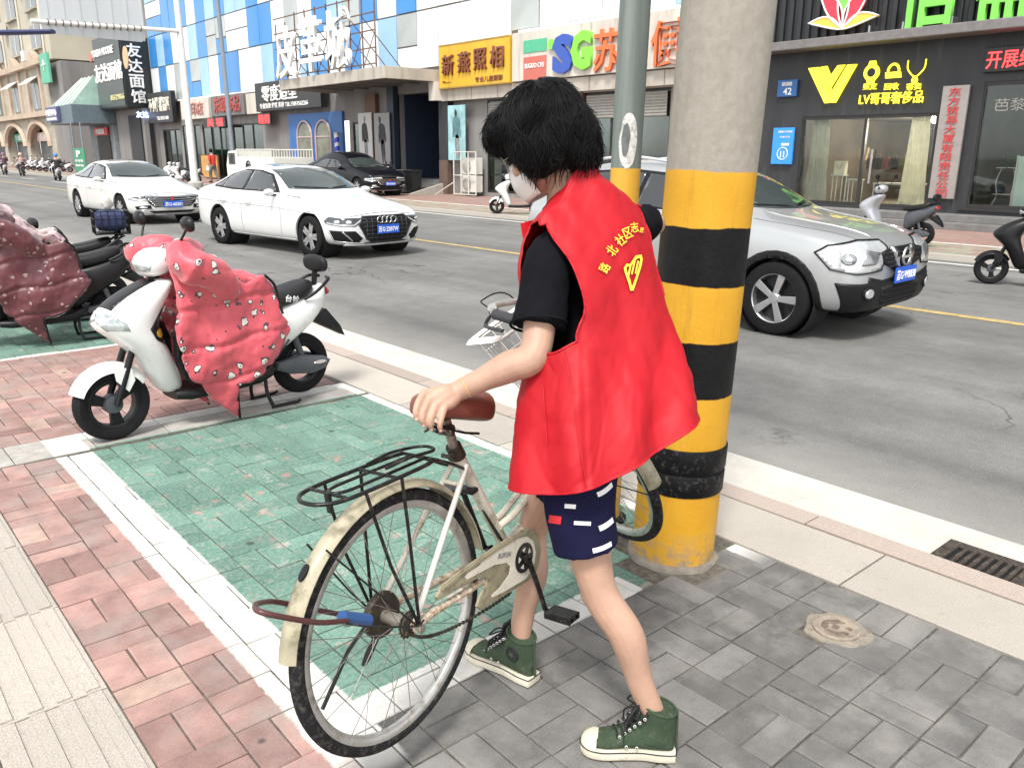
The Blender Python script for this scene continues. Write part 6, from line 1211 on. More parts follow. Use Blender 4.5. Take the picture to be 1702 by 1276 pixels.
def build_suv(T, body, cp, fq, line, tree):
    for s, d in ((1, 'l'), (-1, 'r')):
        cp('window_surround', [(.62, 1.075), (.25, 1.35), (-.1, 1.445), (-.6, 1.48), (-1.2, 1.45), (-1.62, 1.30), (-1.60, 1.16), (-1.0, 1.10)], d, CBLK, .002, .004); cp('front_window', [(.50, 1.09), (.22, 1.32), (-.12, 1.415), (-.34, 1.435), (-.38, 1.105)], d, CGL, .006, .004); cp('rear_window', [(-.44, 1.108), (-.40, 1.44), (-.75, 1.45), (-1.12, 1.425), (-1.15, 1.14)], d, CGL, .006, .004); cp('quarter_window', [(-1.20, 1.15), (-1.18, 1.41), (-1.52, 1.28), (-1.52, 1.18)], d, CGL, .006, .004)
        for pl in ([(.72, .40), (.74, .7), (.66, 1.04)], [(-.40, .38), (-.42, 1.06)], [(-1.12, .72), (-1.22, .9), (-1.24, 1.1)], [(.70, .40), (-.95, .40)]): cp('door_seam', line(pl, .008), d, SEAM, .0012, 0)
        cp('sill_cladding', [(.90, .42), (-.95, .42), (-.95, .27), (.90, .27)], d, CBLK, .006, .008)
        for x in (1.335, -1.295): cp('arch_cladding', line([(x + .415 * cos(a), .34 + .415 * sin(a)) for a in [R(-12) + R(204) * q / 16 for q in range(17)]], .07), d, CBLK, .008, .012, step=.03)
        for x in (-.22, -1.02):
            b = bmesh.new(); hh = tree.ray_cast(V((x, s * 2, .90)), V((0, -s, 0)), 3)[0]; tube(b, [(x + .09, hh.y, .90), (x + .07, hh.y + s * .035, .905), (x - .07, hh.y + s * .035, .905), (x - .09, hh.y, .90)], [.014, .016, .016, .014], 8, flat=.7); obj('door_handle', b, SLV, body, smooth=60)
        mirror(T, SLV, .55, s * .83, 1.07, s); obj('roof_rail', tb(catmull([(.0, s * .56, 1.49), (-.08, s * .565, 1.545), (-.7, s * .56, 1.605), (-1.35, s * .555, 1.545), (-1.45, s * .555, 1.47)], 5), .016, 8), mat('rail_white', (.62, .63, .63), .35, .4), body, smooth=60)
        fq('headlight', [(s * u, v) for u, v in ((-.30, .80), (-.20, .665), (.0, .635), (.28, .655), (.37, .84), (.30, .895), (.05, .90), (-.22, .86))], s, .70, LAMP, .006, .012); fq('headlight_rim', line([(s * u, v) for u, v in ((-.31, .80), (-.20, .66), (.0, .627), (.29, .647), (.38, .84), (.30, .902), (.05, .907), (-.22, .867), (-.31, .80))], .009), s, .70, CBLK, .01, .012); fq('reflector', ell((s * -.07, .755), .062, .05, 18), s, .70, mat('lamp_bowl', (.30, .31, .32), .15, .6, var=.4, scale=14, coat=1), .010, .004); fq('projector', ell((s * -.07, .755), .03, .025, 16), s, .70, LAMP, .014, .004); fq('reflector', [(s * .04, .70), (s * .20, .705), (s * .27, .80), (s * .10, .83)], s, .70, mat('lamp_bowl', (.30, .31, .32)), .010, .004)
        fq('fog_lamp', ell((s * .10, .455), .075, .06, 18), s, .6, CBLK, .024, .01); fq('fog_lens', ell((s * .10, .455), .052, .042, 16), s, .6, LAMP, .032, .006)
        fq('lower_bumper', [(-s * u, v) for u, v in ((-.75, .60), (-.3, .555), (.0, .545), (.20, .55), (.14, .40), (.10, .27), (-.75, .27))], s, .6, CBLK, .014, .02)
    cp('lower_bumper', [(-.62, .60), (-.35, .55), (.35, .55), (.62, .60), (.60, .28), (-.60, .28)], 'f', CBLK, .012, .02); cp('lower_intake', [(-.42, .50), (.42, .50), (.36, .33), (-.36, .33)], 'f', HOLE if 'HOLE' in globals() else CBLK, .018, .01)
    for z in (.37, .42, .47): cp('intake_bar', line([(-.38, z), (.38, z)], .012), 'f', CBLK, .028, .01)
    cp('windshield', [(-.69, 1.15), (-.56, 1.46), (0, 1.51), (.56, 1.46), (.69, 1.15), (.3, 1.125), (0, 1.12), (-.3, 1.125)], 'f', CWS, .005, .006); cp('rear_screen', [(-.55, 1.2), (-.5, 1.42), (.5, 1.42), (.55, 1.2)], 'b', CGL, .005, .006)
    for s in (-1, 1): cp('wiper', line([(s * .05, 1.135), (s * .5 - .1, 1.165)], .014), 'f', CBLK, .012, .01); cp('hood_seam', line([(1.95, s * .58), (1.5, s * .70), (1.0, s * .75)], .008), 't', SEAM, .0012, 0); cp('hood_crease', line([(1.95, s * .36), (1.4, s * .46), (.95, s * .5)], .03), 't', SLV, .006, .012)
    g = cp('grille', [(-.44, .80), (-.2, .835), (.2, .835), (.44, .80), (.40, .70), (.16, .63), (-.16, .63), (-.40, .70)], 'f', CBLK, .012, .014)
    for z in (.67, .71, .75, .79): wz = .24 + (z - .63) * 1.1; cp('grille_bar', line([(-wz, z), (wz, z)], .006), 'f', ALD, .018, .006, g)
    cp('chrome_wing', [(-.24, .83), (-.155, .83), (-.07, .665), (.07, .665), (.155, .83), (.24, .83), (.115, .61), (-.115, .61)], 'f', CHR, .022, .016, g)
    q = tree.ray_cast(V((3.2, 0, .74)), V((-1, 0, 0)), 4)[0]; b = torus(.075, .013, 28, 8, 'X'); xf(b, Matrix.Translation((q.x + .035, 0, .745))); obj('round_emblem', b, CHR, body, smooth=180); obj('emblem_bar', bxm((q.x + .038, 0, .745), (.02, .19, .032), 0, .005), CHR, body)
    cp('parking_sticker', [(.82, -.30), (.92, -.30), (.92, -.42), (.82, -.42)], 't', mat('sticker_yellow', (.75, .72, .05), .6), .003, 0)
car('car', 'silver crossover car with roof rails driving past behind the striped pole', SLV, SUVS, 2.63, .345, dict(fx=1.335, rx=-1.295, build=build_suv), place(7.60, 5.49, R(-88)), 'suv', ('苏G·WB838', -.02, .585, 2.165), .885)
sedan('black car parked on the far pavement in front of the canopy entrance', BPA, 'roewe', 'multi', ('苏G·D6618', 0, .46, 2.345), Matrix.Translation((16.9, 28.9, .008)) @ Matrix.Rotation(R(-88), 4, 'Z'), scale_st(SED, 1, 1, 1.12))
# white cargo truck with a railed bed
TKO = Matrix.Translation((0, 32.0, 0)) @ Matrix.Diagonal((1, .62, .78, 1)) @ Matrix.Translation((0, -37.2, 0))
tk = thing('cargo_truck', 'small white flatbed truck with open side rails beyond the nearer white sedan', 'truck', (15.9, 34.2, 0)); WTR = mat('truck_white', (.66, .65, .60), .5, var=.1, scale=2, dirt=(.4, .37, .3), dirt_amt=.2)
def tbx(n, a, b, m, bev=.01): return obj(n, xf(bx2(a, b, bev), TKO), m, tk, True)
tbx('bed_side', (15.0, 37.2, .75), (15.05, 43.2, 1.75), WTR); tbx('bed_side', (16.7, 37.2, .75), (16.75, 43.2, 1.75), WTR); tbx('tail_board', (15.051, 37.2, .75), (16.699, 37.25, 1.75), WTR); tbx('head_board', (15.051, 43.15, .75), (16.699, 43.2, 1.75), WTR); tbx('bed_floor', (15.051, 37.25, .75), (16.699, 43.149, .85), WTR)
for x in (15.025, 16.725):
    tbx('rail', (x - .02, 37.2, 2.12), (x + .02, 43.2, 2.17), WTR, 0)
    for k in range(15): tbx('rail_post', (x - .015, 37.22 + k * .42, 1.751), (x + .015, 37.26 + k * .42, 2.119), WTR, 0)
bm = bmesh.new(); prism(bm, [(43.3, .6), (45.2, .6), (45.25, 1.3), (44.8, 2.05), (43.3, 2.1)], 15.05, 16.7, 'YZ', .05); obj('cab', xf(bm, TKO), WTR, tk, True); tbx('cab_window', (15.035, 43.6, 1.35), (15.049, 44.7, 1.95), CGL, 0); tbx('chassis', (15.3, 37.4, .5), (16.4, 45, .749), CBLK)
for y in (38.4, 44.2):
    for x in (15.16, 16.58): b = bmesh.new(); lathe(b, [(.18, -.09), (.33, -.09), (.35, -.05), (.35, .05), (.33, .09), (.18, .09), (.0, .06)], 'X', 24, (x, y, .35)); obj('wheel', xf(b, TKO), TYC, tk, True, 40)
b = bmesh.new(); tube(b, [(14.985, 41.2 + .34 * cos(a), 1.2 + .34 * sin(a)) for a in [2 * pi * q / 24 for q in range(24)]], .03, 5, closed=True); obj('door_emblem_ring', xf(b, TKO), CBLK, tk, True); lettering(tk, '货', 34.48, .93, .36, .36, 14.98, CBLK, .01, .01) if 'lettering' in globals() else None
# ------------------------------------------------------------------ electric scooters
SRUB = mat('scooter_rubber', (.012, .012, .013), .8, spec=.15, var=.25, scale=18, bump=.2); SBLK = mat('scooter_black', (.009, .009, .010), .4, spec=.3, var=.25, scale=12); SGRY = mat('scooter_grey', (.07, .075, .085), .45, var=.2); SEATM = mat('scooter_seat', (.012, .012, .013), .5, spec=.3, var=.2, scale=14, bump=.15); SWH = mat('scooter_white', (.74, .74, .72), .3, var=.06, scale=4, coat=.6, dirt=(.5, .48, .43), dirt_amt=.08); SSV = mat('scooter_silver', (.42, .43, .46), .35, .3, var=.06, coat=.5); SLENS = mat('scooter_lens', (.42, .46, .46), .06, .3, var=.5, scale=14, coat=1)
def se_ring(c, u, v, a, b, n=20, e=.62):
    out = []
    for k in range(n):
        t = 2 * pi * k / n; cs, sn = cos(t), sin(t); out.append(c + u * (a * abs(cs) ** e * (1 if cs > 0 else -1)) + v * (b * abs(sn) ** e * (1 if sn > 0 else -1)))
    return out
def small_wheel(T, x, z, Rw, w=.045, five=True):
    b = bmesh.new(); lathe(b, [(Rw - .075, -w * .7), (Rw - .05, -w), (Rw - .02, -w), (Rw - .004, -w * .55), (Rw, 0), (Rw - .004, w * .55), (Rw - .02, w), (Rw - .05, w), (Rw - .075, w * .7)], 'Y', 40, closed=True); t = obj('wheel', b, SRUB, T, smooth=50); t.location = (x, 0, z)
    b = bmesh.new(); r = Rw - .072; lathe(b, [(r + .01, -.032), (r, -.036), (r - .014, -.03), (r - .014, .03), (r, .036), (r + .01, .032)], 'Y', 32, closed=True); obj('rim', b, SBLK, t, smooth=40)
    b = bmesh.new(); lathe(b, [(.0, -.05), (.045, -.045), (.055, -.02), (.055, .02), (.045, .045), (.0, .05)], 'Y', 20); obj('hub', b, SGRY, t, smooth=40)
    if five:
        for k in range(3):
            a = 2 * pi * k / 3 + .4; b = bmesh.new(); prism(b, [(.05 * cos(a - .5), .05 * sin(a - .5)), ((r - .005) * cos(a - .28), (r - .005) * sin(a - .28)), ((r - .005) * cos(a + .28), (r - .005) * sin(a + .28)), (.05 * cos(a + .5), .05 * sin(a + .5))], -.018, .018, 'XZ', .004); obj('spoke', b, SBLK, t)
    return t
def scooter(label, paint, M, group=None, detail=True, seatm=SEATM, backrest=True, headlamp=True, stand=True, cat='scooter', name='electric_scooter', rear=None):
    T = thing(name, label, cat, matrix=M, group=group)
    fwh = small_wheel(T, 1.205, .205, .205); small_wheel(T, 0, .222, .20, .042, False)
    fd = fender(T, R(22), R(150), .228, .074, 'front_fender', paint, .05); fd.matrix_basis = Matrix.Translation((1.205, 0, .215))
    for s in (-1, 1):
        b = bmesh.new(); prism(b, [(1.10, .40), (1.20, .42), (1.19, .34), (1.13, .27), (1.09, .33)], s * .062, s * .074, 'XZ', .003); obj('fender_skirt', b, paint, fd).matrix_parent_inverse = fd.matrix_basis.inverted()
        obj('fork_leg', tb([(1.20, s * .062, .205), (1.15, s * .062, .33), (1.03, s * .05, .62)], [.018, .020, .017], 10), SBLK, T, smooth=50)
    # nose and leg shield
    F_ = [(.93, .20), (.99, .30), (1.04, .42), (1.13, .54), (1.25, .62), (1.255, .68), (1.16, .765), (1.02, .835), (.90, .88)]; Bk = [(.80, .20), (.82, .30), (.86, .42), (.90, .52), (.93, .60), (.91, .68), (.86, .76), (.82, .82), (.80, .87)]; Wd = [.07, .11, .15, .17, .175, .175, .165, .14, .10]
    b = bmesh.new(); secs = []
    for (f, k, w) in zip(F_, Bk, Wd):
        f, k = V((f[0], 0, f[1])), V((k[0], 0, k[1])); secs.append(se_ring((f + k) / 2, (f - k) / 2, V((0, 1, 0)), 1, w, 24, .8))
    loft(b, secs); b = subsurf(b, 1); tree = bvh(b); sh = obj('leg_shield', b, paint, T, smooth=60)
    if detail:
        d = V((-.62, 0, -.78)).normalized(); u = V((-.78, 0, .62))
        obj('black_cowl', patch(tree, [(-.12, -.085), (.17, -.07), (.17, .07), (-.12, .085)], .03, V((1.08, 0, .80)) - d * 1.0, u, (0, 1, 0), d, .004, .006), SBLK, sh, smooth=180)
        for s in (-1, 1):
            dd = V((-.70, -s * .55, -.35)).normalized(); uu = V((0, 0, 1)).cross(dd).normalized(); ww = dd.cross(uu) * -1
            obj('lamp_lens', patch(tree, [(s * -.11, -.045), (s * .0, -.055), (s * .09, .0), (s * .10, .05), (s * -.03, .03), (s * -.10, -.01)], .02, V((1.20, s * .09, .68)) - dd * 1.0, uu, ww if ww.z > 0 else -ww, dd, .004, .006), SLENS, sh, smooth=180)
            obj('knee_panel', patch(tree, [(1.015, .62), (.93, .715), (.86, .73), (.85, .54), (.89, .49), (.985, .555)], .025, (0, s * 1, 0), (1, 0, 0), (0, 0, 1), (0, -s, 0), .004, .006), SBLK, sh, smooth=180); obj('side_reflector', patch(tree, ell((.955, .585), .026, .024, 14), .01, (0, s * 1, 0), (1, 0, 0), (0, 0, 1), (0, -s, 0), .009, .006), mat('reflector_amber', (.62, .38, .04), .35), sh)
            b = bmesh.new(); prism(b, [(.82, .60), (.86, .60), (.88, .44), (.84, .30), (.79, .25), (.79, .50)], s * .10, s * .155, 'XZ', .01); obj('inner_panel', b, SBLK, sh)
    b = bmesh.new(); loft(b, [se_ring(V((x, 0, z)), V((0, 1, 0)), V((0, 0, 1)), w, h, 16, .5) for x, z, w, h in ((.88, .20, .10, .03), (.80, .195, .14, .035), (.5, .20, .145, .035), (.36, .21, .14, .04), (.26, .24, .11, .05))]); obj('floorboard', b, SBLK, T, smooth=50)
    b = bmesh.new(); loft(b, [se_ring(V((x, 0, (zl + zh) / 2)), V((0, 1, 0)), V((0, 0, 1)), w, (zh - zl) / 2, 18, .7) for x, zl, zh, w in ((.36, .24, .56, .08), (.30, .24, .62, .115), (.18, .34, .64, .145), (.02, .43, .67, .15), (-.10, .52, .71, .13), (-.17, .60, .735, .085), (-.20, .65, .73, .04))]); b = subsurf(b, 1); bt = bvh(b); rb = obj('rear_body', b, rear or paint, T, smooth=60)
    b = bmesh.new(); loft(b, [se_ring(V((x, 0, z)), V((0, 1, 0)), V((0, 0, 1)), w, h, 18, .65) for x, z, w, h in ((.42, .63, .05, .03), (.38, .645, .10, .05), (.24, .655, .125, .055), (.10, .675, .13, .055), (-.04, .715, .115, .055), (-.10, .73, .07, .04))]); b = subsurf(b, 1); st = obj('seat', b, seatm, T, smooth=180)
    if detail:
        tr = bvh(subsurf(loft(bmesh.new(), [se_ring(V((x, 0, z)), V((0, 1, 0)), V((0, 0, 1)), w, h, 18, .65) for x, z, w, h in ((.42, .63, .05, .03), (.38, .645, .10, .05), (.24, .655, .125, .055), (.10, .675, .13, .055), (-.04, .715, .115, .055), (-.10, .73, .07, .04))]), 1)); b = text_mesh('台铃', 1, 0, .02, .10, .042); bmesh.ops.triangulate(b, faces=b.faces)
        vs = [V((v.co.x, v.co.y)) for v in b.verts]; b.verts.index_update(); ts = [[v.index for v in f.verts] for f in b.faces]; b.free()
        obj('seat_print', project([V((-v.x, v.y)) for v in vs], ts, tr, (.10, .8, .672), (1, 0, .18), (-.18, 0, 1), (0, -1, 0), .002, 0), PLW, st)
    if backrest:
        b = bmesh.new(); loft(b, [se_ring(V((-.16 + .0 * k, y, .86)), V((1, 0, .15)), V((0, 0, 1)), a, h, 14, .7) for k, (y, a, h) in enumerate(((-.125, .012, .02), (-.10, .03, .05), (0, .036, .062), (.10, .03, .05), (.125, .012, .02)))]); b = subsurf(b, 1); obj('backrest', b, seatm, T, smooth=180); obj('backrest_post', tb([(-.155, 0, .83), (-.14, 0, .72)], .018, 8), SBLK, T)
    for s in (-1, 1): obj('grab_rail', tb(catmull([(.02, s * .13, .66), (-.06, s * .145, .70), (-.17, s * .12, .765), (-.21, s * .04, .77)], 5), .011, 8), SBLK, T, smooth=60)
    b = bmesh.new(); prism(b, [(-.08, .50), (-.20, .56), (-.30, .44), (-.335, .36), (-.29, .385), (-.15, .46)], -.05, .05, 'XZ', .012); obj('tail_guard', b, SBLK, T, smooth=40); b = bmesh.new(); loft(b, [se_ring(V((-.195, 0, .685)), V((0, 1, 0)), V((.2, 0, 1)), .075, .03, 14), se_ring(V((-.215, 0, .68)), V((0, 1, 0)), V((.2, 0, 1)), .06, .02, 14)]); obj('tail_lamp', b, mat('tail_red', (.35, .02, .02), .25, coat=1), T)
    for s in (-1, 1):
        b = bmesh.new(); prism(b, [(.22, .275), (.06, .30), (-.12, .265), (-.165, .235), (-.13, .185), (-.02, .165), (.14, .19), (.24, .235)], s * .055, s * .115, 'XZ', .014); sw = obj('motor_cover', b, SGRY, T, smooth=40)
        if detail: b = bmesh.new(); loft(b, [[V((x, s * .117, z)) for x, z in ell((-.08, .235), .048, .013, 14)], [V((x, s * .121, z)) for x, z in ell((-.08, .235), .044, .010, 14)]]); obj('cover_badge', b, CHR, sw)
        obj('swing_arm', tb([(.34, s * .08, .25), (.10, s * .085, .22), (0, s * .08, .222)], .017, 8), SBLK, T); obj('shock_absorber', tb([(.02, s * .075, .25), (.10, s * .07, .50)], .022, 10), SGRY, T)
    if stand:
        for s in (-1, 1): obj('stand_leg', tb(catmull([(.30, s * .07, .20), (.31, s * .10, .10), (.29, s * .13, .012)], 4), .012, 8), SBLK, T); obj('stand_foot', tb([(.30, s * .13, .012), (.12, s * .14, .012), (.10, s * .14, .022)], [.011, .010, .008], 8), SBLK, T)
    # bars, cowl, mirrors
    b = bmesh.new(); loft(b, [se_ring(V((x, 0, z)), V((0, 1, 0)), V((.25, 0, 1)).normalized(), w, h, 18, .75) for x, z, w, h in ((.985, .93, .05, .035), (.965, .94, .09, .06), (.90, .96, .12, .085), (.83, .975, .11, .07), (.78, .985, .07, .04))]); b = subsurf(b, 1); ct = bvh(b); hb = obj('bar_cowl', b, paint, T, smooth=180)
    if headlamp: obj('headlamp', patch(ct, [(-.085, -.02), (.085, -.02), (.095, .012), (.05, .03), (-.05, .03), (-.095, .012)], .02, (2, 0, .94), (0, 1, 0), (0, 0, 1), (-1, 0, 0), .004, .006), SLENS, hb, smooth=180)
    obj('steering_column', tb([(.87, 0, .93), (.95, 0, .78)], .03, 10), SBLK, T); obj('handlebar', tb(catmull([(.74, -.34, .985), (.80, -.24, .985), (.86, -.1, .98), (.86, .1, .98), (.80, .24, .985), (.74, .34, .985)], 5), .013, 8), SBLK, T, smooth=60)
    for s in (-1, 1):
        obj('grip', tb([(.73, s * .35, .985), (.79, s * .25, .985)], .018, 10), SBLK, T); a = V((.83, s * .17, .99)); e_ = V((.80, s * .27, 1.16)); mir = obj('mirror_stalk', tb(catmull([a, a.lerp(e_, .5) + V((.02, s * .015, 0)), e_], 5), .007, 8), SBLK, T, smooth=60)
        b = bmesh.new(); loft(b, [se_ring(e_ + V((.0 + k * .012, s * .03, .02)), V((0, 1, 0)), V((.1, 0, 1)), a_, h_, 16, .8) for k, a_, h_ in ((0, .058, .040), (1, .060, .042), (2.5, .045, .03), (3.2, .02, .012))]); obj('mirror_head', b, SBLK, mir, smooth=60)
    return T
def scm(front, rear, z=0.0):
    f, r = V(front), V(rear); d = f - r; return Matrix.Translation((r.x, r.y, z)) @ Matrix.Rotation(math.atan2(d.y, d.x), 4, 'Z')
# quilted wind apron, one solid of padded cloth over bars, knees and floor
def quilt_material(name, a, b, spot, dark, scale):
    t = NT(name); tc = t.n('TexCoord'); P = tc.outputs['Object']; v = t.n('TexVoronoi'); v.inputs['Scale'].default_value = scale; v.inputs['Randomness'].default_value = .75; t.l(P, v.inputs['Vector'])
    v2 = t.n('TexVoronoi'); v2.inputs['Scale'].default_value = scale * 3.1; t.l(P, v2.inputs['Vector']); n = t.noise(P, 5, 5)
    c = t.mix(t.map(n, .35, .65), a, b); dist = t.math('ADD', v.outputs['Distance'], t.math('MULTIPLY', t.math('SUBTRACT', v2.outputs['Distance'], .4), .28))
    c = t.mix(t.map(dist, .33, .315), c, dark); c = t.mix(t.map(dist, .25, .235), c, spot); c = t.mix(t.math('MULTIPLY', t.map(dist, .12, .105), t.map(v2.outputs['Distance'], .3, .28)), c, dark)
    t.l(c, t.b.inputs['Base Color']); t.b.inputs['Roughness'].default_value = .48; t.b.inputs['Sheen Weight'].default_value = .2; t.bump(t.noise(P, 18, 4, .6), .35, .012); return t.m
def apron(label, m, M, trim=SBLK, tip=True, wide=1.0, seed=0):
    b = bmesh.new()
    ol = [(.86, 1.0), (.74, 1.0), (.60, .93), (.48, .83), (.36, .86), (.30, .80), (.28, .72), (.265, .62), (.20, .53), (.24, .46), (.35, .36), (.42, .29), (.50, .25), (.58, .24)] + ([(.575, .14), (.555, .015), (.60, .05)] if tip else [(.62, .22)]) + [(.77, .22), (.85, .32), (.90, .46), (.905, .60), (.88, .72), (.86, .86)]
    for s in (1, -1):
        vs, ts = fill2d([ol], .03)
        def yo(x, z): return s * wide * (.20 + .05 * math.exp(-((z - .45) / .22) ** 2) + .05 * math.exp(-((x - .45) / .2) ** 2) - .10 * max(0, (z - .85) / .15) - .06 * max(0, .22 - z) / .2 + .012 * sin(x * 21 + z * 13 + seed))
        L = [b.verts.new((v[0], yo(v[0], v[1]) + .022 * s, v[1])) for v in vs]; I = [b.verts.new((v[0], yo(v[0], v[1]) - .022 * s, v[1])) for v in vs]
        fs = []
        for f in ts: fs.append(b.faces.new([L[i] for i in f])); fs.append(b.faces.new([I[i] for i in reversed(f)]))
        be = [e for e in b.edges if len(e.link_faces) == 1]; 
        idx = {v: i for i, v in enumerate(L)}
        for e in be:
            if e.verts[0] in idx and e.verts[1] in idx:
                i, j = idx[e.verts[0]], idx[e.verts[1]]
                try: b.faces.new((L[i], L[j], I[j], I[i]))
                except ValueError: pass
        pts = catmull([(.70, s * .12, 1.02), (.80, s * .20, 1.005), (.85, s * .30, .985), (.80, s * .38, .95)], 4); tube(b, pts, [.06 + .035 * sin(pi * min(1, k / 9)) for k in range(len(pts))], 14)     # sleeve over the grip
        tube(b, catmull([(.86, s * .30, .96), (.74, s * .30, .93), (.62, s * .27, .84), (.54, s * .22, .74)], 4), [.085, .095, .10, .10, .10, .10, .095, .09, .085, .08, .07, .06, .05], 14)
    n = 10
    for (x, z, r) in ((.80, 1.0, .05), (.74, .93, .06), (.74, .80, .05), (.76, .65, .04), (.76, .5, .04), (.40, .82, .035)):
        tube(b, [(x, -.2 * wide, z), (x, 0, z + .02), (x, .2 * wide, z)], r, 12)
    bmesh.ops.recalc_face_normals(b, faces=b.faces); b = remesh(b, .014, 4, .5); b.normal_update()
    for v in b.verts:
        p = v.co; f = 0
        for k, z0 in enumerate((.30, .52, .74)): f -= .016 * math.exp(-((p.z + .12 * (p.x - .5) - z0 - .012 * sin(p.x * 17 + seed)) / .013) ** 2)
        f += (.013 * noise.noise(p * 7 + V((seed, 0, 0))) + .006 * noise.noise(p * 17)) - .0035 * max(0, 1 - abs(noise.noise(V((p.x * 9 + p.z * 5, p.y * 6, p.z * 7 - p.x * 4 + seed)))) * 7) + .005 * noise.noise(V((p.x * 40, p.y * 9, p.z * 14)))
        v.co = p + v.normal * f
    A = obj('wind_apron', b, m, smooth=180); A.matrix_basis = M; tag(A, label, 'wind apron'); t2 = [tuple(q) for q in ol]
    for s in (1, -1):
        L = [V((x, s * wide * (.225 + .05 * math.exp(-((z - .45) / .22) ** 2) + .05 * math.exp(-((x - .45) / .2) ** 2) - .06 * max(0, .22 - z) / .2), z)) for x, z in ol[4:8]]; obj('edge_binding', tb(catmull(L, 4), .008, 6), trim, A, smooth=60)
        L = [V((x, s * wide * (.215 + .05 * math.exp(-((z - .45) / .22) ** 2) + .05 * math.exp(-((x - .45) / .2) ** 2) - .06 * max(0, .22 - z) / .2), z)) for x, z in ol[9:16 if tip else 15]]; obj('edge_binding', tb(catmull(L, 4), .008, 6), trim, A, smooth=60)
    return A
F0 = G(195, 728); MS = scm((F0.x, F0.y), (2.36, 4.86))
scooter('white electric scooter parked on its stand at the corner of the green bay', SWH, MS)
apron('puffy coral red wind apron draped over the white scooter', quilt_material('apron_red', (.50, .06, .085), (.58, .095, .115), (.66, .60, .55), (.06, .03, .04), 11.5), MS)
ms2 = scm((.80, 7.72), (2.00, 7.66)); scooter('black electric scooter under the maroon apron at the left edge', SBLK, ms2, headlamp=True, detail=False, backrest=False)
apron('dark maroon wind apron with pale flower print on the left scooter', quilt_material('apron_maroon', (.085, .018, .024), (.14, .035, .042), (.34, .24, .22), (.08, .02, .025), 16), ms2, tip=True, seed=2)
ms3 = scm((1.00, 8.75), (2.18, 8.55)); scooter('dark scooter with a wire basket behind the maroon covered one', SGRY, ms3, detail=False)
apron('pale pink flowered apron standing up behind the maroon one', quilt_material('apron_pale', (.50, .36, .36), (.58, .46, .46), (.45, .16, .20), (.36, .2, .3), 12), ms3, tip=False, seed=5)
ms4 = scm((.45, 9.25), (1.63, 9.35)); scooter('black scooter furthest back in the left group', SBLK, ms4, detail=False)
apron('rose coloured apron at the left image edge on the furthest scooter', quilt_material('apron_rose', (.34, .09, .10), (.42, .14, .14), (.6, .5, .45), (.3, .1, .1), 10), ms4, tip=False, seed=8)
# rear basket with a blue bag on the middle one
rbk = thing('rear_basket', 'black wire basket strapped behind the seat in the left scooter group', 'basket', matrix=ms3 @ Matrix.Translation((-.10, 0, .80)))
for z in (0, .07, .14, .21): obj('wire', tb([(-.16, -.16, z), (.14, -.16, z), (.14, .16, z), (-.16, .16, z), (-.16, -.16, z)], .005, 5), SBLK, rbk)
for k in range(6):
    for s in (-1, 1): obj('wire', tb([(-.16 + k * .06, s * .16, 0), (-.16 + k * .06, s * .16, .21)], .004, 5), SBLK, rbk); obj('wire', tb([(s * .15 - .01, -.16 + k * .064, 0), (s * .15 - .01, -.16 + k * .064, .21)], .004, 5), SBLK, rbk)
obj('base', bxm((-.01, 0, .004), (.29, .31, .006)), SBLK, rbk)
bm = bmesh.new(); loft(bm, [se_ring(V((0, 0, z)), V((1, 0, 0)), V((0, 1, 0)), a, b_, 18, .35) for z, a, b_ in ((.012, .13, .145), (.10, .136, .15), (.19, .136, .15), (.215, .11, .12))]); bm = subsurf(bm, 1)
for v in bm.verts: v.co += V((1, 1, .5)) * .012 * noise.noise(v.co * 14)
bgo = obj('cloth_bag', bm, mat('bag_navy', (.02, .03, .09), .7, var=.3, scale=10), smooth=180); bgo.matrix_basis = ms3 @ Matrix.Translation((-.11, 0, .80)); tag(bgo, 'navy blue cloth bag stuffed in the rear basket', 'bag')
bm = bmesh.new(); loft(bm, [se_ring(V((0, 0, z)), V((1, 0, 0)), V((0, 1, 0)), a, b_, 14, .8) for z, a, b_ in ((0, .02, .03), (.05, .06, .05), (.10, .04, .07), (.14, .015, .02))]); bm = subsurf(bm, 1)
for v in bm.verts: v.co += V((1, 1, 1)) * .02 * noise.noise(v.co * 22)
w_ = obj('plastic_bag', bm, mat('bag_white', (.62, .60, .55), .5, var=.1), smooth=180); w_.matrix_basis = ms3 @ Matrix.Translation((-.09, .06, 1.02)); tag(w_, 'crumpled white plastic bag on top of the navy bag', 'bag')
# far side scooters: whole copies of two plain ones
p1 = scooter('white scooter parked facing left at the far kerb beyond the volunteer', SWH, scm((14.35, 17.25), (15.15, 16.35), .004), 'scooters parked across the road', detail=False, backrest=False)
p2 = scooter('silver scooter with dark seat parked at the far kerb in front of the luxury shop', SSV, scm((15.2, 7.55), (15.1, 6.35), .004), 'scooters parked across the road', detail=False, rear=SGRY)
scooter('dark scooter cut off by the right image edge', SBLK, scm((11.9, 4.05), (12.35, 2.95), -.076), 'scooters parked across the road', detail=False, stand=False)
dup(p1, scm((18.2, 29.3), (19.0, 28.4), .004), 'white scooter parked in front of the dark canopy entrance')
for k, (f, r, lb, src) in enumerate((((15.2, 44.3), (16.2, 43.7), 'nearest scooter of the group at the foot of the white gantry pole', p1), ((15.4, 45.6), (16.5, 45.1), 'middle scooter of the group behind the gantry pole', p2), ((15.6, 47.0), (16.7, 46.4), 'farthest scooter of the group left of the red vested walker', p1))): dup(src, scm(f, r, .004), lb)
for k in range(7): o = dup((p1, p2)[k % 2], scm((15.6 + .1 * k, 71.5 + k * 2.6), (16.7 + .1 * k, 71.2 + k * 2.6), .004), 'one of the scooters lined up before the old arcade'); o['group'] = 'scooters lined up before the old arcade'
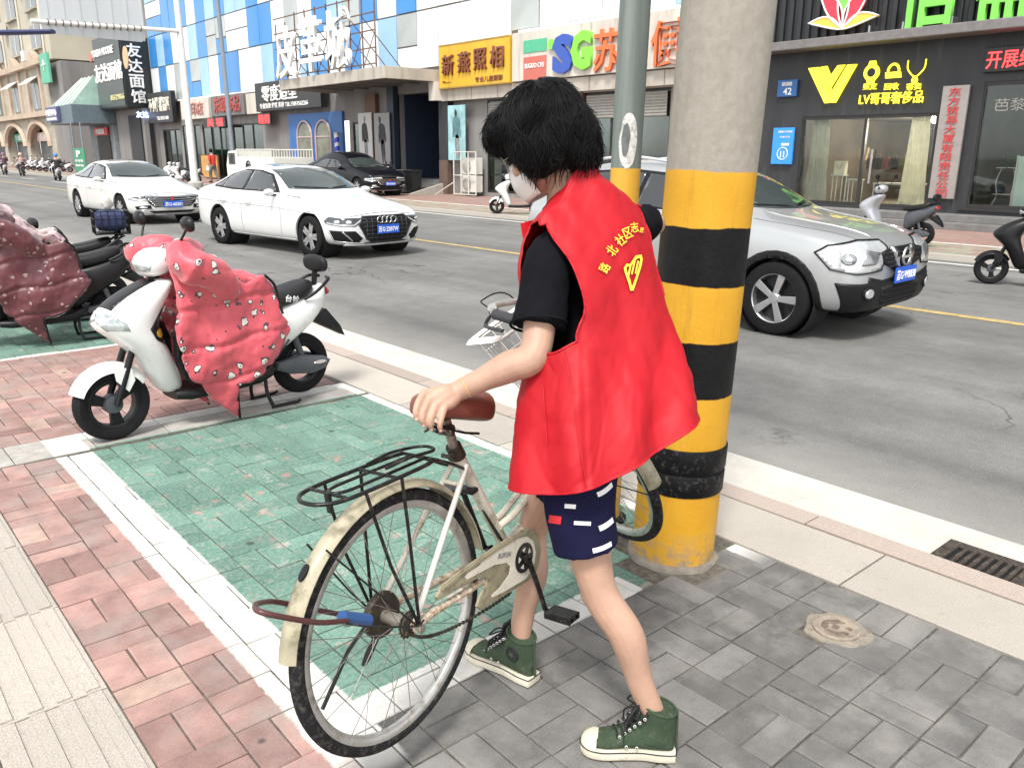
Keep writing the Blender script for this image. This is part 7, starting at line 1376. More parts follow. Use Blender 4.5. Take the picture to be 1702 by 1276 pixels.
# ------------------------------------------------------------------ the volunteer lifting the bicycle
SKIN = mat('skin', (.45, .275, .195), .55, var=.22, scale=7, bump=.06, bscale=220); 
b_ = SKIN.node_tree.nodes['Principled BSDF']; b_.inputs['Subsurface Weight'].default_value = .12; b_.inputs['Subsurface Radius'].default_value = (.012, .005, .003)
person = thing('person', 'person in red sleeveless vest and navy shorts lifting the cream bicycle', 'person', (1.47, 1.40, 0))
def wobj(name, bm, m, par=None, **k): return obj(name, bm, m, par or person, True, **k)
def wig(pts, rad, seg=14): return tube(bmesh.new(), pts, rad, seg)
SHL, SHR = (G(1122, 1258), G(964, 1243)), (G(888, 1138), G(778, 1082))      # heel and toe of each shoe
def ank(s): d = (s[1] - s[0]).normalized(); return s[0] + d * .057 + V((0, 0, .115))
LH, LK, LA = V((1.385, 1.355, .82)), V((1.425, 1.285, .455)), ank(SHL); RH, RK, RA = V((1.57, 1.47, .82)), V((1.525, 1.66, .46)), ank(SHR)
LS, RS = PD(914, 425, 2.06), PD(1035, 375, 2.25); C7, HDc = PD(948, 322, 2.15), PD(897, 240, 2.12); LE, LW = PD(887, 590, 2.0), PD(757, 652, 2.03)
PEL, WST, CHS = V((1.48, 1.40, .86)), PD(985, 625, 2.20), PD(980, 480, 2.20)
GRIPW = BM @ SM @ (sb_ + V((-.115, -.193, .03))); RE = PD(1086, 372, 2.46)
def limb(bm, pts, rad, n=5, seg=16):
    p = catmull(pts, n); m = len(p); k = len(rad) - 1; r = []
    for i in range(m):
        t = i / (m - 1) * k; j = min(int(t), k - 1); f = t - j; f = f * f * (3 - 2 * f); r.append(rad[j] * (1 - f) + rad[j + 1] * f)
    return tube(bm, p, r, seg)
def ball(bm, c, r, n=14):
    q = bmesh.ops.create_uvsphere(bm, u_segments=n, v_segments=n, radius=1); r = r if isinstance(r, (tuple, list)) else (r, r, r)
    bmesh.ops.transform(bm, matrix=Matrix.Translation(V(c)) @ Matrix.Diagonal((*r, 1)), verts=q['verts']); return bm
B = bmesh.new()
fl = V((-.66, .75, 0)); fr_ = V((-.15, .98, 0)); nl = lambda a, b, t: a.lerp(b, t)
calf = lambda K, A, f: nl(K, A, .33) - f * .016
limb(B, [LH, nl(LH, LK, .5) + fl * .012, LK + fl * .006, calf(LK, LA, fl), nl(LK, LA, .7), LA, LA + V((0, 0, -.06))], [.075, .061, .0475, .047, .035, .0295, .026], 6)
limb(B, [RH, nl(RH, RK, .5) + fr_ * .012, RK + fr_ * .006, calf(RK, RA, fr_), nl(RK, RA, .7), RA, RA + V((0, 0, -.06))], [.075, .061, .0475, .047, .035, .0295, .026], 6)
ball(B, LK + fl * .022, (.036, .036, .045)); ball(B, RK + fr_ * .022, (.036, .036, .045))
for A_ in (LA, RA):
    ball(B, A_ + V((.022, .010, .012)), .012, 8); ball(B, A_ + V((-.022, -.010, .012)), .012, 8)
limb(B, [PEL - V((0, 0, .03)), PEL, WST, CHS, PD(965, 395, 2.19), C7], [.12, .12, .095, .10, .075, .05], 5)
limb(B, [LS + V((.05, .0, .0)), LS, nl(LS, LE, .5), LE, nl(LE, LW, .3), nl(LE, LW, .7), LW], [.05, .052, .041, .0395, .0400, .030, .0255], 5)
limb(B, [RS + V((-.05, 0, 0)), RS, nl(RS, RE, .5), RE, nl(RE, GRIPW, .35), nl(RE, GRIPW, .8)], [.05, .052, .041, .037, .037, .026], 5)
ball(B, LE + RT * .004 - V((0, 0, .004)), (.036, .036, .038))
# left hand closed over the saddle: palm, four fingers of different lengths, thumb across the top
def hp(x, y, d): return PD(x, y, d - .014)
PALM = [LW, hp(735, 660, 2.025), hp(718, 670, 2.015)]
for q, r in ((.0, .026), (.35, .029), (.7, .031), (1, .028)):
    pass
for off, ra in ((V((0, 0, 0)), .0185), (UU * .011 - RR * .008, .0175), (-UU * .013 + RR * .010, .0165)):
    limb(B, [LW + off * .5, hp(742, 659, 2.022) + off, hp(722, 670, 2.012) + off * 1.2], [ra * 1.1, ra * 1.1, ra * .72], 4, 12)
FING = [[(707, 652, 2.008), (696, 668, 1.985), (691, 684, 1.974), (693, 698, 1.980)], [(715, 664, 2.004), (705, 681, 1.985), (702, 696, 1.980), (705, 708, 1.990)], [(725, 674, 2.002), (718, 691, 1.988), (715, 704, 1.988), (718, 714, 2.0)], [(737, 683, 2.002), (733, 698, 1.990), (731, 708, 1.990), (733, 716, 2.0)]]
FR = [(.0100, .0092, .0085, .0070), (.0102, .0094, .0086, .0072), (.0098, .0090, .0083, .0069), (.0089, .0081, .0074, .0062)]
for f, r in zip(FING, FR):
    p = [hp(*q) for q in f]; limb(B, [nl(hp(748, 656, 2.02), p[0], .45)] + p, [r[0] * 1.05] + list(r), 4, 12); ball(B, p[0], r[0] * 1.12, 8); ball(B, p[1], r[1] * 1.10, 8)
limb(B, [hp(742, 650, 2.04), hp(722, 651, 2.05), hp(705, 657, 2.05), hp(692, 666, 2.045)], [.016, .0135, .0108, .0085], 4, 12)
# right hand round the handlebar grip
gx = (BM.to_3x3() @ SM.to_3x3() @ V((.116, .0, .008))).normalized(); gu = V((0, 0, 1)); gs = gx.cross(gu).normalized()
if gs.dot(GRIPW - RE) > 0: gs = -gs
limb(B, [nl(RE, GRIPW, .78), GRIPW + gs * .035 + gu * .018, GRIPW + gu * .022], [.026, .027, .018], 4, 12)
for k in range(4):
    c = GRIPW + gx * (-.033 + .022 * k); r = (.0098, .0102, .0098, .0085)[k]
    limb(B, [c + gu * .026 + gs * .012, c + gu * .028 - gs * .012, c - gs * .030 + gu * .004, c - gs * .022 - gu * .020, c - gu * .025 + gs * .004], [r, r, r * .95, r * .9, r * .75], 4, 10)
limb(B, [GRIPW + gs * .03 + gx * .02, GRIPW + gs * .026 + gx * .045 - gu * .005, GRIPW + gs * .008 + gx * .05 - gu * .022], [.014, .0115, .009], 4, 10)
# head, bowed toward the saddle
hf = (-RT * .80 + HD * .30 - V((0, 0, .52))).normalized(); hr = hf.cross(V((0, 0, 1))).normalized(); hu = hr.cross(hf); HM = Matrix((hr, hf, hu)).transposed().to_4x4(); HM.translation = HDc
def hd_(p): return HM @ V(p)
def hball(c, r, n=20):
    q = bmesh.ops.create_uvsphere(B, u_segments=n, v_segments=n, radius=1); bmesh.ops.transform(B, matrix=HM @ Matrix.Translation(V(c)) @ Matrix.Diagonal((*r, 1)), verts=q['verts'])
hball((0, -.012, .012), (.074, .094, .098)); hball((0, .035, -.035), (.060, .062, .075)); hball((0, .055, -.082), (.040, .036, .030)); hball((0, .098, -.022), (.012, .016, .020), 10); hball((0, .090, .0), (.009, .012, .026), 10); hball((0, .078, .022), (.052, .018, .012), 12)
for s in (-1, 1): hball((s * .074, -.008, -.018), (.010, .020, .031), 10); hball((s * .040, .070, -.035), (.022, .018, .020), 10)
limb(B, [hd_((0, -.045, -.03)), nl(hd_((0, -.03, -.06)), C7, .55), C7 - V((0, 0, .03))], [.056, .052, .062], 5)
B = remesh(B, .0036, 5, .5)
body = wobj('body', B, SKIN, smooth=180)
for s in (-1, 1):
    e = bmesh.new(); q = bmesh.ops.create_uvsphere(e, u_segments=12, v_segments=10, radius=.011); bmesh.ops.transform(e, matrix=HM @ Matrix.Translation((s * .032, .083, .0)), verts=q['verts']); wobj('eye', e, mat('eye_dark', (.02, .015, .012), .15), body, smooth=180)
# nails on the left hand
NAIL = mat('nail', (.56, .36, .29), .3, var=.05)
for f in FING:
    a, b2 = hp(*f[3]), hp(*f[2]); q = bmesh.new(); r = bmesh.ops.create_uvsphere(q, u_segments=8, v_segments=6, radius=1); m = (a - b2).to_track_quat('Y', 'Z').to_matrix().to_4x4() @ Matrix.Diagonal((.0045, .006, .0045, 1)); m.translation = a - FW * .0045 - (a - b2).normalized() * .002; bmesh.ops.transform(q, matrix=m, verts=r['verts']); wobj('finger_nail', q, NAIL, body, smooth=180)
# ---- clothing
TEE = mat('black_tee', (.007, .007, .009), .95, spec=.08, var=.25, scale=6, bump=.25, bscale=25); T_ = bmesh.new()
limb(T_, [PEL + V((0, 0, .06)), WST, CHS, PD(965, 400, 2.19), C7 - V((0, 0, .03))], [.13, .112, .118, .09, .06], 5)
sl_e = nl(LS, LE, .72); limb(T_, [LS + RT * .06 + HD * .05, LS + V((0, 0, .0)), nl(LS, LE, .35), sl_e], [.055, .058, .064, .070], 5, 20)
se2 = nl(RS, RE, .66); limb(T_, [RS - RT * .06, RS, nl(RS, RE, .5), se2], [.055, .052, .055, .060], 5, 20)
T_ = remesh(T_, .0075, 4, .5); T_.normal_update()
for v in T_.verts: p = v.co; v.co = p + v.normal * (.006 * noise.noise(V((p.x * 16, p.y * 16, p.z * 8))) + .003 * noise.noise(p * 40))
wobj('t_shirt', T_, TEE, smooth=180)
wobj('sleeve_hem', tb([sl_e + (RT * cos(a) + (RT.cross((LE - LS).normalized())) * sin(a)) * .0705 - (LE - LS).normalized() * .006 for a in [2 * pi * k / 28 for k in range(28)]], .0035, 6, closed=True), TEE, smooth=60)
VEST = mat('red_vest', (.40, .003, .010), .6, var=.10, scale=5, bump=.3, bscale=16, spec=.35)
VL = [[(880, 785, 2.20), (857, 812, 2.04), (930, 821, 1.93), (1005, 803, 1.92), (1085, 757, 1.98), (1168, 692, 2.10), (1100, 690, 2.33), (965, 740, 2.38)], [(882, 715, 2.20), (862, 735, 2.04), (930, 742, 1.935), (1003, 725, 1.93), (1080, 685, 2.0), (1149, 637, 2.12), (1090, 640, 2.34), (968, 680, 2.38)],
      [(885, 640, 2.20), (868, 652, 2.05), (925, 655, 1.95), (995, 640, 1.95), (1068, 605, 2.03), (1127, 562, 2.15), (1080, 570, 2.35), (970, 610, 2.37)], [(884, 565, 2.20), (878, 578, 2.07), (912, 588, 1.97), (958, 568, 1.955), (1055, 520, 2.05), (1105, 490, 2.17), (1077, 500, 2.33), (975, 520, 2.36)],
      [(880, 495, 2.20), (872, 505, 2.08), (915, 525, 1.95), (972, 512, 1.965), (1045, 450, 2.06), (1090, 432, 2.18), (1072, 440, 2.30), (975, 450, 2.34)], [(876, 435, 2.20), (868, 432, 2.09), (910, 440, 1.96), (952, 441, 1.975), (1030, 380, 2.07), (1076, 376, 2.19), (1070, 385, 2.27), (975, 400, 2.31)],
      [(880, 388, 2.19), (884, 376, 2.10), (896, 366, 2.02), (908, 371, 2.00), (1000, 318, 2.075), (1055, 338, 2.19), (1058, 343, 2.24), (980, 345, 2.26)], [(895, 362, 2.19), (903, 348, 2.12), (918, 336, 2.05), (940, 322, 2.04), (985, 292, 2.08), (1006, 300, 2.16), (990, 315, 2.22), (935, 345, 2.24)], [(905, 350, 2.18), (916, 331, 2.11), (936, 309, 2.065), (957, 284, 2.06), (985, 262, 2.09), (992, 272, 2.15), (975, 290, 2.19), (930, 325, 2.21)]]
rings = [[PD(*q) for q in L_] for L_ in VL]; SUBV, SUBU = 5, 8
cols = [catmull([r[k] for r in rings], SUBV) for k in range(8)]; NL = len(cols[0]); grid = []
for i in range(NL): grid.append(catmull([cols[k][i] for k in range(8)], SUBU, closed=True))
vb_ = bmesh.new(); NU = 8 * SUBU; vv = [[vb_.verts.new(p) for p in row] for row in grid]; a_lo, a_hi = 3 * SUBV, 6 * SUBV
for i in range(NL - 1):
    for k in range(NU):
        arm = a_lo <= i < a_hi and (SUBU * 1 <= k < SUBU * 3 or SUBU * 5 <= k < SUBU * 6)
        if arm: continue
        vb_.faces.new((vv[i][k], vv[i][(k + 1) % NU], vv[i + 1][(k + 1) % NU], vv[i + 1][k]))
for v in [v for v in vb_.verts if not v.link_faces]: vb_.verts.remove(v)
bmesh.ops.recalc_face_normals(vb_, faces=vb_.faces); vb_.normal_update(); cen = sum((v.co for v in vb_.verts), V()) / len(vb_.verts)
f0 = max(vb_.faces, key=lambda f: (f.calc_center_median() - cen).length)
if f0.normal.dot(f0.calc_center_median() - cen) < 0: bmesh.ops.reverse_faces(vb_, faces=vb_.faces); vb_.normal_update()
bmesh.ops.subdivide_edges(vb_, edges=vb_.edges, cuts=2, use_grid_fill=True, smooth=.0); bmesh.ops.smooth_vert(vb_, verts=[v for v in vb_.verts if not v.is_boundary], factor=.5, use_axis_x=True, use_axis_y=True, use_axis_z=True); vb_.normal_update()
for v in vb_.verts:
    p = v.co; t = max(0, min(1, (1.30 - p.z) / .5)); lat = (p - EYE).dot(RR)
    d = .013 * t * sin(lat * 42 + 1.2 * p.z + 2 * noise.noise(p * 3)) + .009 * noise.noise(V((p.x * 9, p.y * 9, p.z * 3.5))) + .004 * noise.noise(V((p.x * 26, p.y * 26, p.z * 15))); d += -.006 * math.exp(-(((lat - .17 - .12 * (1.0 - p.z) * .2)) / .008) ** 2) * t
    d -= .0026 * t * max(0, 1 - abs(noise.noise(V((lat * 11 + p.z * 3, p.y * 3, p.z * 5 - lat * 6)))) * 9) + .0012 * max(0, 1 - abs(noise.noise(V((lat * 20 - p.z * 9, 5, p.z * 12)))) * 8)
    v.co = p + v.normal * d
vtree = bvh(vb_); hem = [e for e in vb_.edges if e.is_boundary]
vshell = vb_.copy(); bmesh.ops.solidify(vshell, geom=vshell.faces, thickness=.0035); vest = wobj('vest', vshell, VEST, smooth=60)
# folded hem and armhole binding
adj = {}
for e in hem:
    for v in e.verts: adj.setdefault(v, []).append(e.other_vert(v))
seen = set()
for v0 in list(adj):
    if v0 in seen: continue
    loop = [v0]; seen.add(v0); cur = v0
    while True:
        nx = [w for w in adj[cur] if w not in seen]
        if not nx: break
        cur = nx[0]; seen.add(cur); loop.append(cur)
    if len(loop) > 12: wobj('seam_binding', tb([v.co.copy() for v in loop], .0032, 6, closed=True), VEST, vest, smooth=60)
YPR = mat('vest_print', (.80, .62, .05), .55, var=.08, scale=20)
def vprint(bm, px, py, rot, pxs, tree, m, par, name, off=.0065, dep=2.05):
    """print a flat graphic (1 unit = pxs pixels) on cloth along the line of sight"""
    bmesh.ops.triangulate(bm, faces=bm.faces); bmesh.ops.subdivide_edges(bm, edges=[e for e in bm.edges if e.calc_length() * pxs > 6], cuts=1); bmesh.ops.triangulate(bm, faces=bm.faces); bm.verts.index_update()
    vs = [V((v.co.x, v.co.y)) for v in bm.verts]; ts = [[v.index for v in f.verts] for f in bm.faces]; bm.free(); d = ray(px, py).normalized(); s = pxs / FPX * dep
    U = (RR * cos(rot) + UU * sin(rot)) * s; W = (UU * cos(rot) - RR * sin(rot)) * s
    q = project(vs, ts, tree, PD(px, py, 1.2), U, W, d, off, 0, 3.0)
    if len(q.faces): return wobj(name, q, m, par)
for ch, x, y, r, sz in (('路', 1003, 446, 62, 19), ('北', 1015, 417, 54, 20), ('社', 1029, 400, 38, 20), ('区', 1041, 388, 24, 19), ('志', 1052, 379, 8, 18), ('愿', 1064, 384, -10, 9)): vprint(text_mesh(ch, 1, 0, .010, .75, .95), x, y, R(r), sz, vtree, YPR, vest, 'lettering')
def ring_poly(out, inn): 
    bm = bmesh.new(); vs, ts = fill2d([out, inn], .08); L = [bm.verts.new((v[0], v[1], 0)) for v in vs]
    for t_ in ts: bm.faces.new([L[i] for i in t_])
    return bm
ht = [(-.42, -.05), (-.48, .2), (-.36, .42), (-.15, .42), (-.10, .55), (.10, .90), (.42, .98), (.50, .75), (.46, .35), (.30, -.30), (.12, -.98), (-.05, -1.0), (-.18, -.6)]; hi = [(-.30, .02), (-.34, .2), (-.28, .3), (-.14, .26), (.02, .48), (.18, .72), (.34, .80), (.36, .68), (.32, .35), (.18, -.25), (.05, -.72), (.0, -.72), (-.08, -.45)]
vprint(ring_poly(ht, hi), 1049, 453, R(-4), 31, vtree, YPR, vest, 'heart_emblem')
for k, (x, y) in enumerate(((1044, 442), (1050, 438), (1056, 437))): b = bmesh.new(); prism(b, [(-.06, -.5), (.06, -.5), (.07, .5), (-.07, .5)], 0, .001); bmesh.ops.delete(b, geom=[f for f in b.faces if abs(f.normal.z) < .5 or f.calc_center_median().z < .0005], context='FACES'); vprint(b, x, y + 8, R(-12), 22, vtree, YPR, vest, 'emblem_finger')
def on_cloth(tree, pts, off):
    out = []
    for x, y in pts:
        d = ray(x, y).normalized(); h = tree.ray_cast(PD(x, y, 1.2), d, 3)
        if h[0] is not None: out.append(h[0] - d * off)
    return out
for pl in ([(938, 582), (948, 640), (958, 700), (967, 760), (975, 808)], [(902, 640), (906, 690), (910, 740)]): wobj('seam', tb(on_cloth(vtree, [tuple(q.xy) for q in catmull([(x, y, 0) for x, y in pl], 5)], .004), .0016, 6), VEST, vest, smooth=60)
# front flap of the open collar
fb = bmesh.new(); loft(fb, [[PD(865, 372, 2.14), PD(890, 365, 2.16), PD(893, 364, 2.17)], [PD(868, 392, 2.13), PD(886, 392, 2.15), PD(893, 388, 2.16)], [PD(874, 414, 2.12), PD(882, 400, 2.14), PD(893, 386, 2.155)]], closed=False); bmesh.ops.solidify(fb, geom=fb.faces, thickness=.004); wobj('vest_flap', fb, VEST, vest, smooth=60)
NAVYS = mat('navy_shorts', (.010, .010, .036), .85, spec=.1, var=.2, scale=7, bump=.2, bscale=22); Sh = bmesh.new()
lhem = nl(LH, LK, .66); rhem = nl(RH, RK, .60)
limb(Sh, [PEL + V((0, 0, .12)), PEL + V((0, 0, .02)), PEL - V((0, 0, .06))], [.13, .145, .12], 4, 20); limb(Sh, [LH + V((.03, .01, .03)), nl(LH, LK, .3) - RT * .012, lhem - RT * .018], [.10, .092, .086], 5, 22); limb(Sh, [RH + V((-.03, -.01, .03)), nl(RH, RK, .3), rhem], [.105, .098, .090], 5, 22)
Sh = remesh(Sh, .0075, 4, .5); Sh.normal_update()
for v in Sh.verts: p = v.co; v.co = p + v.normal * (.007 * noise.noise(V((p.x * 14, p.y * 14, p.z * 6))))
stree = bvh(Sh); shorts = wobj('shorts', Sh, NAVYS, smooth=180)
WPR = mat('white_print', (.78, .78, .76), .7, var=.05); RPR = mat('red_print', (.55, .02, .03), .7, var=.05)
def dash(x, y, w, h, rot, m, bend=0.0):
    b = bmesh.new(); n = 6; A = [b.verts.new((-w / 2 + w * k / n, h / 2 + bend * (k / n) ** 2 * h, 0)) for k in range(n + 1)]; C_ = [b.verts.new((-w / 2 + w * k / n, -h / 2 + bend * (k / n) ** 2 * h, 0)) for k in range(n + 1)]
    for k in range(n): b.faces.new((A[k], A[k + 1], C_[k + 1], C_[k]))
    vprint(b, x, y, R(rot), 1, stree, m, shorts, 'printed_dash', .002)
for a in ((1006, 817, 28, 8, 20, WPR, 1.0), (948, 841, 18, 7, -4, WPR), (968, 869, 27, 6.5, -3, WPR), (1008, 874, 26, 9, 18, WPR, .8), (1001, 912, 32, 8, 10, WPR, .8), (923, 863, 20, 13, -8, RPR)): dash(*a)
# mask, glasses, bracelet
mk = bmesh.new(); secs = []
for j in range(9):
    z = -.115 + .105 * j / 8; row = []
    for k in range(15): a = R(-78 + 156 * k / 14); r = .066 + .0 * j; row.append(hd_((sin(a) * (.068 - .016 * abs(j - 4) / 4), .030 + cos(a) * (.072 + .016 * sin(pi * j / 8)) * (1 if abs(a) < 1.2 else .95), z)))
    secs.append(row)
loft(mk, secs, closed=False); bmesh.ops.solidify(mk, geom=mk.faces, thickness=.003); wobj('face_mask', mk, mat('mask_white', (.66, .64, .60), .8, var=.08), smooth=180)
gl_ = wobj('glasses', tb([hd_((.0 + .012 * t, .107 - .004 * abs(t), .006)) for t in (-1, 0, 1)], .0016, 6), STEEL if 'STEEL' in globals() else DULL)
for s in (-1, 1): wobj('lens_rim', tb([hd_((s * .036 + .024 * cos(a), .100 - .012 * abs(cos(a)) * (1 if s * cos(a) > 0 else 0), .0 + .021 * sin(a))) for a in [2 * pi * k / 20 for k in range(20)]], .0014, 6, closed=True), DULL, gl_); wobj('temple', tb([hd_((s * .060, .088, .004)), hd_((s * .078, .02, .004)), hd_((s * .080, -.02, -.006))], .0014, 6), DULL, gl_)
wa = (LE - LW).normalized(); wc = LW + wa * .028; wu, wv = frame_for(wa); wobj('bracelet', tb([wc + (wu * cos(a) + wv * sin(a)) * .0275 + wa * .006 * cos(a) for a in [2 * pi * k / 28 for k in range(28)]], .0013, 6, closed=True), mat('bracelet_thread', (.62, .38, .12), .6))
# hair: many tapered locks over the skull
HAIR = mat('black_hair', (.004, .0036, .004), .5, var=.3, scale=30, spec=.22); rh = random.Random(5); hm_ = bmesh.new()
for c, r in (((0, -.028, .040), (.114, .124, .102)), ((.0, -.072, -.012), (.103, .080, .092)), ((.075, -.03, -.015), (.045, .085, .075)), ((-.075, -.03, -.015), (.045, .085, .075)), ((0, .045, .068), (.098, .072, .058)), ((.0, -.082, -.068), (.080, .048, .048))):
    q = bmesh.ops.create_uvsphere(hm_, u_segments=20, v_segments=16, radius=1); bmesh.ops.transform(hm_, matrix=Matrix.Translation(c) @ Matrix.Diagonal((*r, 1)), verts=q['verts'])
hm_ = remesh(hm_, .006, 8, .5); hm_.normal_update()
for v in hm_.verts:
    p = v.co; v.co = p + v.normal * (.012 * noise.noise(p * 10) + .004 * noise.noise(V((p.x * 34, p.y * 34, p.z * 12))))
hm_.normal_update(); htree = bvh(hm_); hv = [(v.co.copy(), v.normal.copy()) for v in hm_.verts]; HMi3 = HM.to_3x3().inverted(); LZ = HMi3 @ V((0, 0, -1)); crown = V((.015, -.05, .14)); hb_ = hm_; xf(hb_, HM)
for k in range(6500):
    p, n = hv[rh.randrange(len(hv))]; w = rh.uniform(.0005, .0013); ln = rh.uniform(.05, .10); away = p - crown; d = (away.normalized() * .7 + LZ * .8 + V((rh.gauss(0, .2), rh.gauss(0, .2), rh.gauss(0, .2)))); pts = []; steps = 8; up_ = rh.uniform(.0005, .006); tip = rh.random() < .35; tipa = rh.uniform(.005, .018)
    for j in range(steps + 1):
        f = htree.find_nearest(p); nn = f[1]; d = d - nn * d.dot(nn); d = d.normalized() if d.length > 1e-4 else LZ.copy()
        pts.append(f[0] + nn * (up_ * sin(pi * (.15 + .75 * j / steps)) + (tipa * (j / steps) ** 2.4 if tip else 0)))
        cv = V((noise.noise(f[0] * 24), noise.noise(f[0] * 24 + V((9, 0, 0))), noise.noise(f[0] * 24 + V((0, 9, 0))))); d = (d + cv * .55 + LZ * .12).normalized(); p = f[0] + d * ln / steps
    tube(hb_, [HM @ q for q in pts], [w * (.5 + .5 * sin(pi * min(1, .2 + .8 * (1 - j / steps)))) * (1 - .85 * (j / steps) ** 3) for j in range(steps + 1)], 3)
for k in range(900):     # loose wavy ends below the mass
    p, n = hv[rh.randrange(len(hv))]
    if p.z > .02 or (p.y > .05 and p.z < 0): continue
    d = (LZ * .9 + n * .55 + V((rh.gauss(0, .2), rh.gauss(0, .2), rh.gauss(0, .2)))).normalized(); q = p + n * .002; pts = [q.copy()]; ln = rh.uniform(.035, .075) * (.6 if p.y > .02 else 1); ph = rh.uniform(0, 6.28); sd = n.cross(LZ).normalized(); w = rh.uniform(.0007, .0017)
    for j in range(8): d = (d + LZ * .22 - n * .16 + sd * .38 * sin(ph + j * 1.05)).normalized(); q = q + d * ln / 8; pts.append(q.copy())
    tube(hb_, [HM @ c for c in pts], [w * (1 - .9 * (j / 8) ** 2) for j in range(9)], 3)
bmesh.ops.recalc_face_normals(hb_, faces=hb_.faces); wobj('hair', hb_, HAIR, smooth=180)
# high-top canvas shoes
CAN = mat('green_canvas', (.035, .060, .030), .85, var=.3, scale=14, bump=.3, bscale=300, dirt=(.09, .10, .07), dirt_amt=.3); SOLE = mat('cream_sole', (.62, .57, .45), .6, var=.12, scale=16, dirt=(.36, .31, .22), dirt_amt=.2); LACE = mat('black_lace', (.012, .012, .013), .8); EYE_ = mat('eyelet', (.62, .62, .60), .3, .6)
def shoe(heel, toe, label, patch_side):
    d = (toe - heel); L = d.length; az = math.atan2(d.y, d.x); M = Matrix.Translation((heel.x, heel.y, .003)) @ Matrix.Rotation(az, 4, 'Z') @ Matrix.Diagonal((L / .28, 1, 1, 1))
    out = [(0, -.025), (.01, -.034), (.06, -.036), (.12, -.037), (.18, -.047), (.22, -.049), (.255, -.038), (.274, -.018), (.28, .004), (.272, .024), (.25, .040), (.21, .045), (.16, .038), (.10, .031), (.05, .033), (.01, .030), (0, .022)]
    b = bmesh.new(); prism(b, [tuple(V(p)) for p in [(q.x, q.y) for q in catmull([(x, y, 0) for x, y in out], 3, closed=True)]], 0, .027, 'XY', .004); S = obj('shoe', xf(b, M), SOLE, person, True, 50); 
    lo_ = catmull([(x * 1.002 - .0003, y * 1.02, .0258) for x, y in out], 3, closed=True); obj('sole_stripe', tb([M @ p for p in lo_], .0017, 5, closed=True), LACE, S, True)
    b = bmesh.new(); secs = [(.255, .020, .040, .030), (.225, .040, .052, .041), (.19, .043, .062, .045), (.155, .040, .080, .052), (.12, .036, .105, .060)]
    st_ = [(x, w, h) for x, w, h, _ in secs]
    rr = []
    for x, w, h in ((.266, .012, .036), (.255, .028, .046), (.235, .038, .053), (.20, .042, .062), (.165, .038, .078), (.135, .034, .098), (.10, .032, .105), (.05, .032, .100), (.015, .026, .09), (.006, .012, .07)): rr.append([V((x, w * cos(a) * (1.0 if sin(a) < 0 else .9), .022 + (h - .022) * (.5 + .5 * sin(a)))) for a in [2 * pi * k / 20 for k in range(20)]])
    loft(b, rr); ank = []
    for z, cx_, ax_, ay in ((.055, .070, .066, .034), (.085, .064, .060, .035), (.115, .056, .052, .037), (.145, .053, .049, .040), (.150, .053, .048, .040)): ank.append([V((cx_ + ax_ * cos(a), ay * sin(a), z + .010 * cos(a) * (1 if z > .1 else 0))) for a in [2 * pi * k / 22 for k in range(22)]])
    loft(b, ank); b = remesh(b, .0045, 3, .5); obj('canvas_upper', xf(b, M), CAN, S, True, 180)
    obj('collar_edge', tb([M @ V((.053 + .048 * cos(a), .040 * sin(a), .151 + .010 * cos(a))) for a in [2 * pi * k / 26 for k in range(26)]], .0035, 6, closed=True), CAN, S, True)
    b = bmesh.new(); ball(b, (0, 0, 0), 1, 18); xf(b, M @ Matrix.Translation((.232, -.001, .024)) @ Matrix.Diagonal((.047, .0455, .031, 1))); bmesh.ops.delete(b, geom=[v for v in b.verts if (M.inverted() @ v.co).z < .02 or (M.inverted() @ v.co).x < .222], context='VERTS'); obj('toe_cap', b, SOLE, S, True, 180)
    lace = []; 
    for k in range(7):
        t = k / 6; x = .185 - .083 * t; z = .070 + .078 * t; w = .020 + .003 * t; yy = .004
        for s in (-1, 1):
            c = M @ V((x - .006, s * (w + .009 + .004 * t), z - .014)); q = bmesh.new(); tube(q, [c + (RR * cos(a) + UU * sin(a)) * .0034 for a in [2 * pi * j / 10 for j in range(10)]], .0013, 5, closed=True); obj('eyelet', q, EYE_, S, True)
        p = [M @ V((x - .004, -w - .010, z - .012)), M @ V((x, -w * .5, z + .004)), M @ V((x, 0, z + .007)), M @ V((x - .008, w * .5, z + .006)), M @ V((x - .014, w + .010, z - .006))]; obj('lace', tb(catmull(p, 4), .0032, 6), LACE, S, True, 60)
    for s in (-1, 1): obj('lace_bow', tb(catmull([M @ V((.108, 0, .146)), M @ V((.125, s * .03, .158)), M @ V((.145, s * .045, .135)), M @ V((.128, s * .02, .140)), M @ V((.11, 0, .145))], 5), .0026, 6), LACE, S, True, 60); obj('lace_end', tb(catmull([M @ V((.11, 0, .146)), M @ V((.15, s * .036, .11)), M @ V((.155, s * .050, .07))], 5), .0022, 6), LACE, S, True, 60)
    obj('tongue', tb([M @ V((.15, 0, .085)), M @ V((.118, 0, .135)), M @ V((.112, 0, .168))], [.018, .022, .020], 10, flat=.25), LACE, S, True, 60)
    obj('heel_strip', tb([M @ V((-.001, 0, .03)), M @ V((.002, 0, .09)), M @ V((.004, 0, .145))], [.006, .006, .006], 8, flat=.5), CAN, S, True, 60)
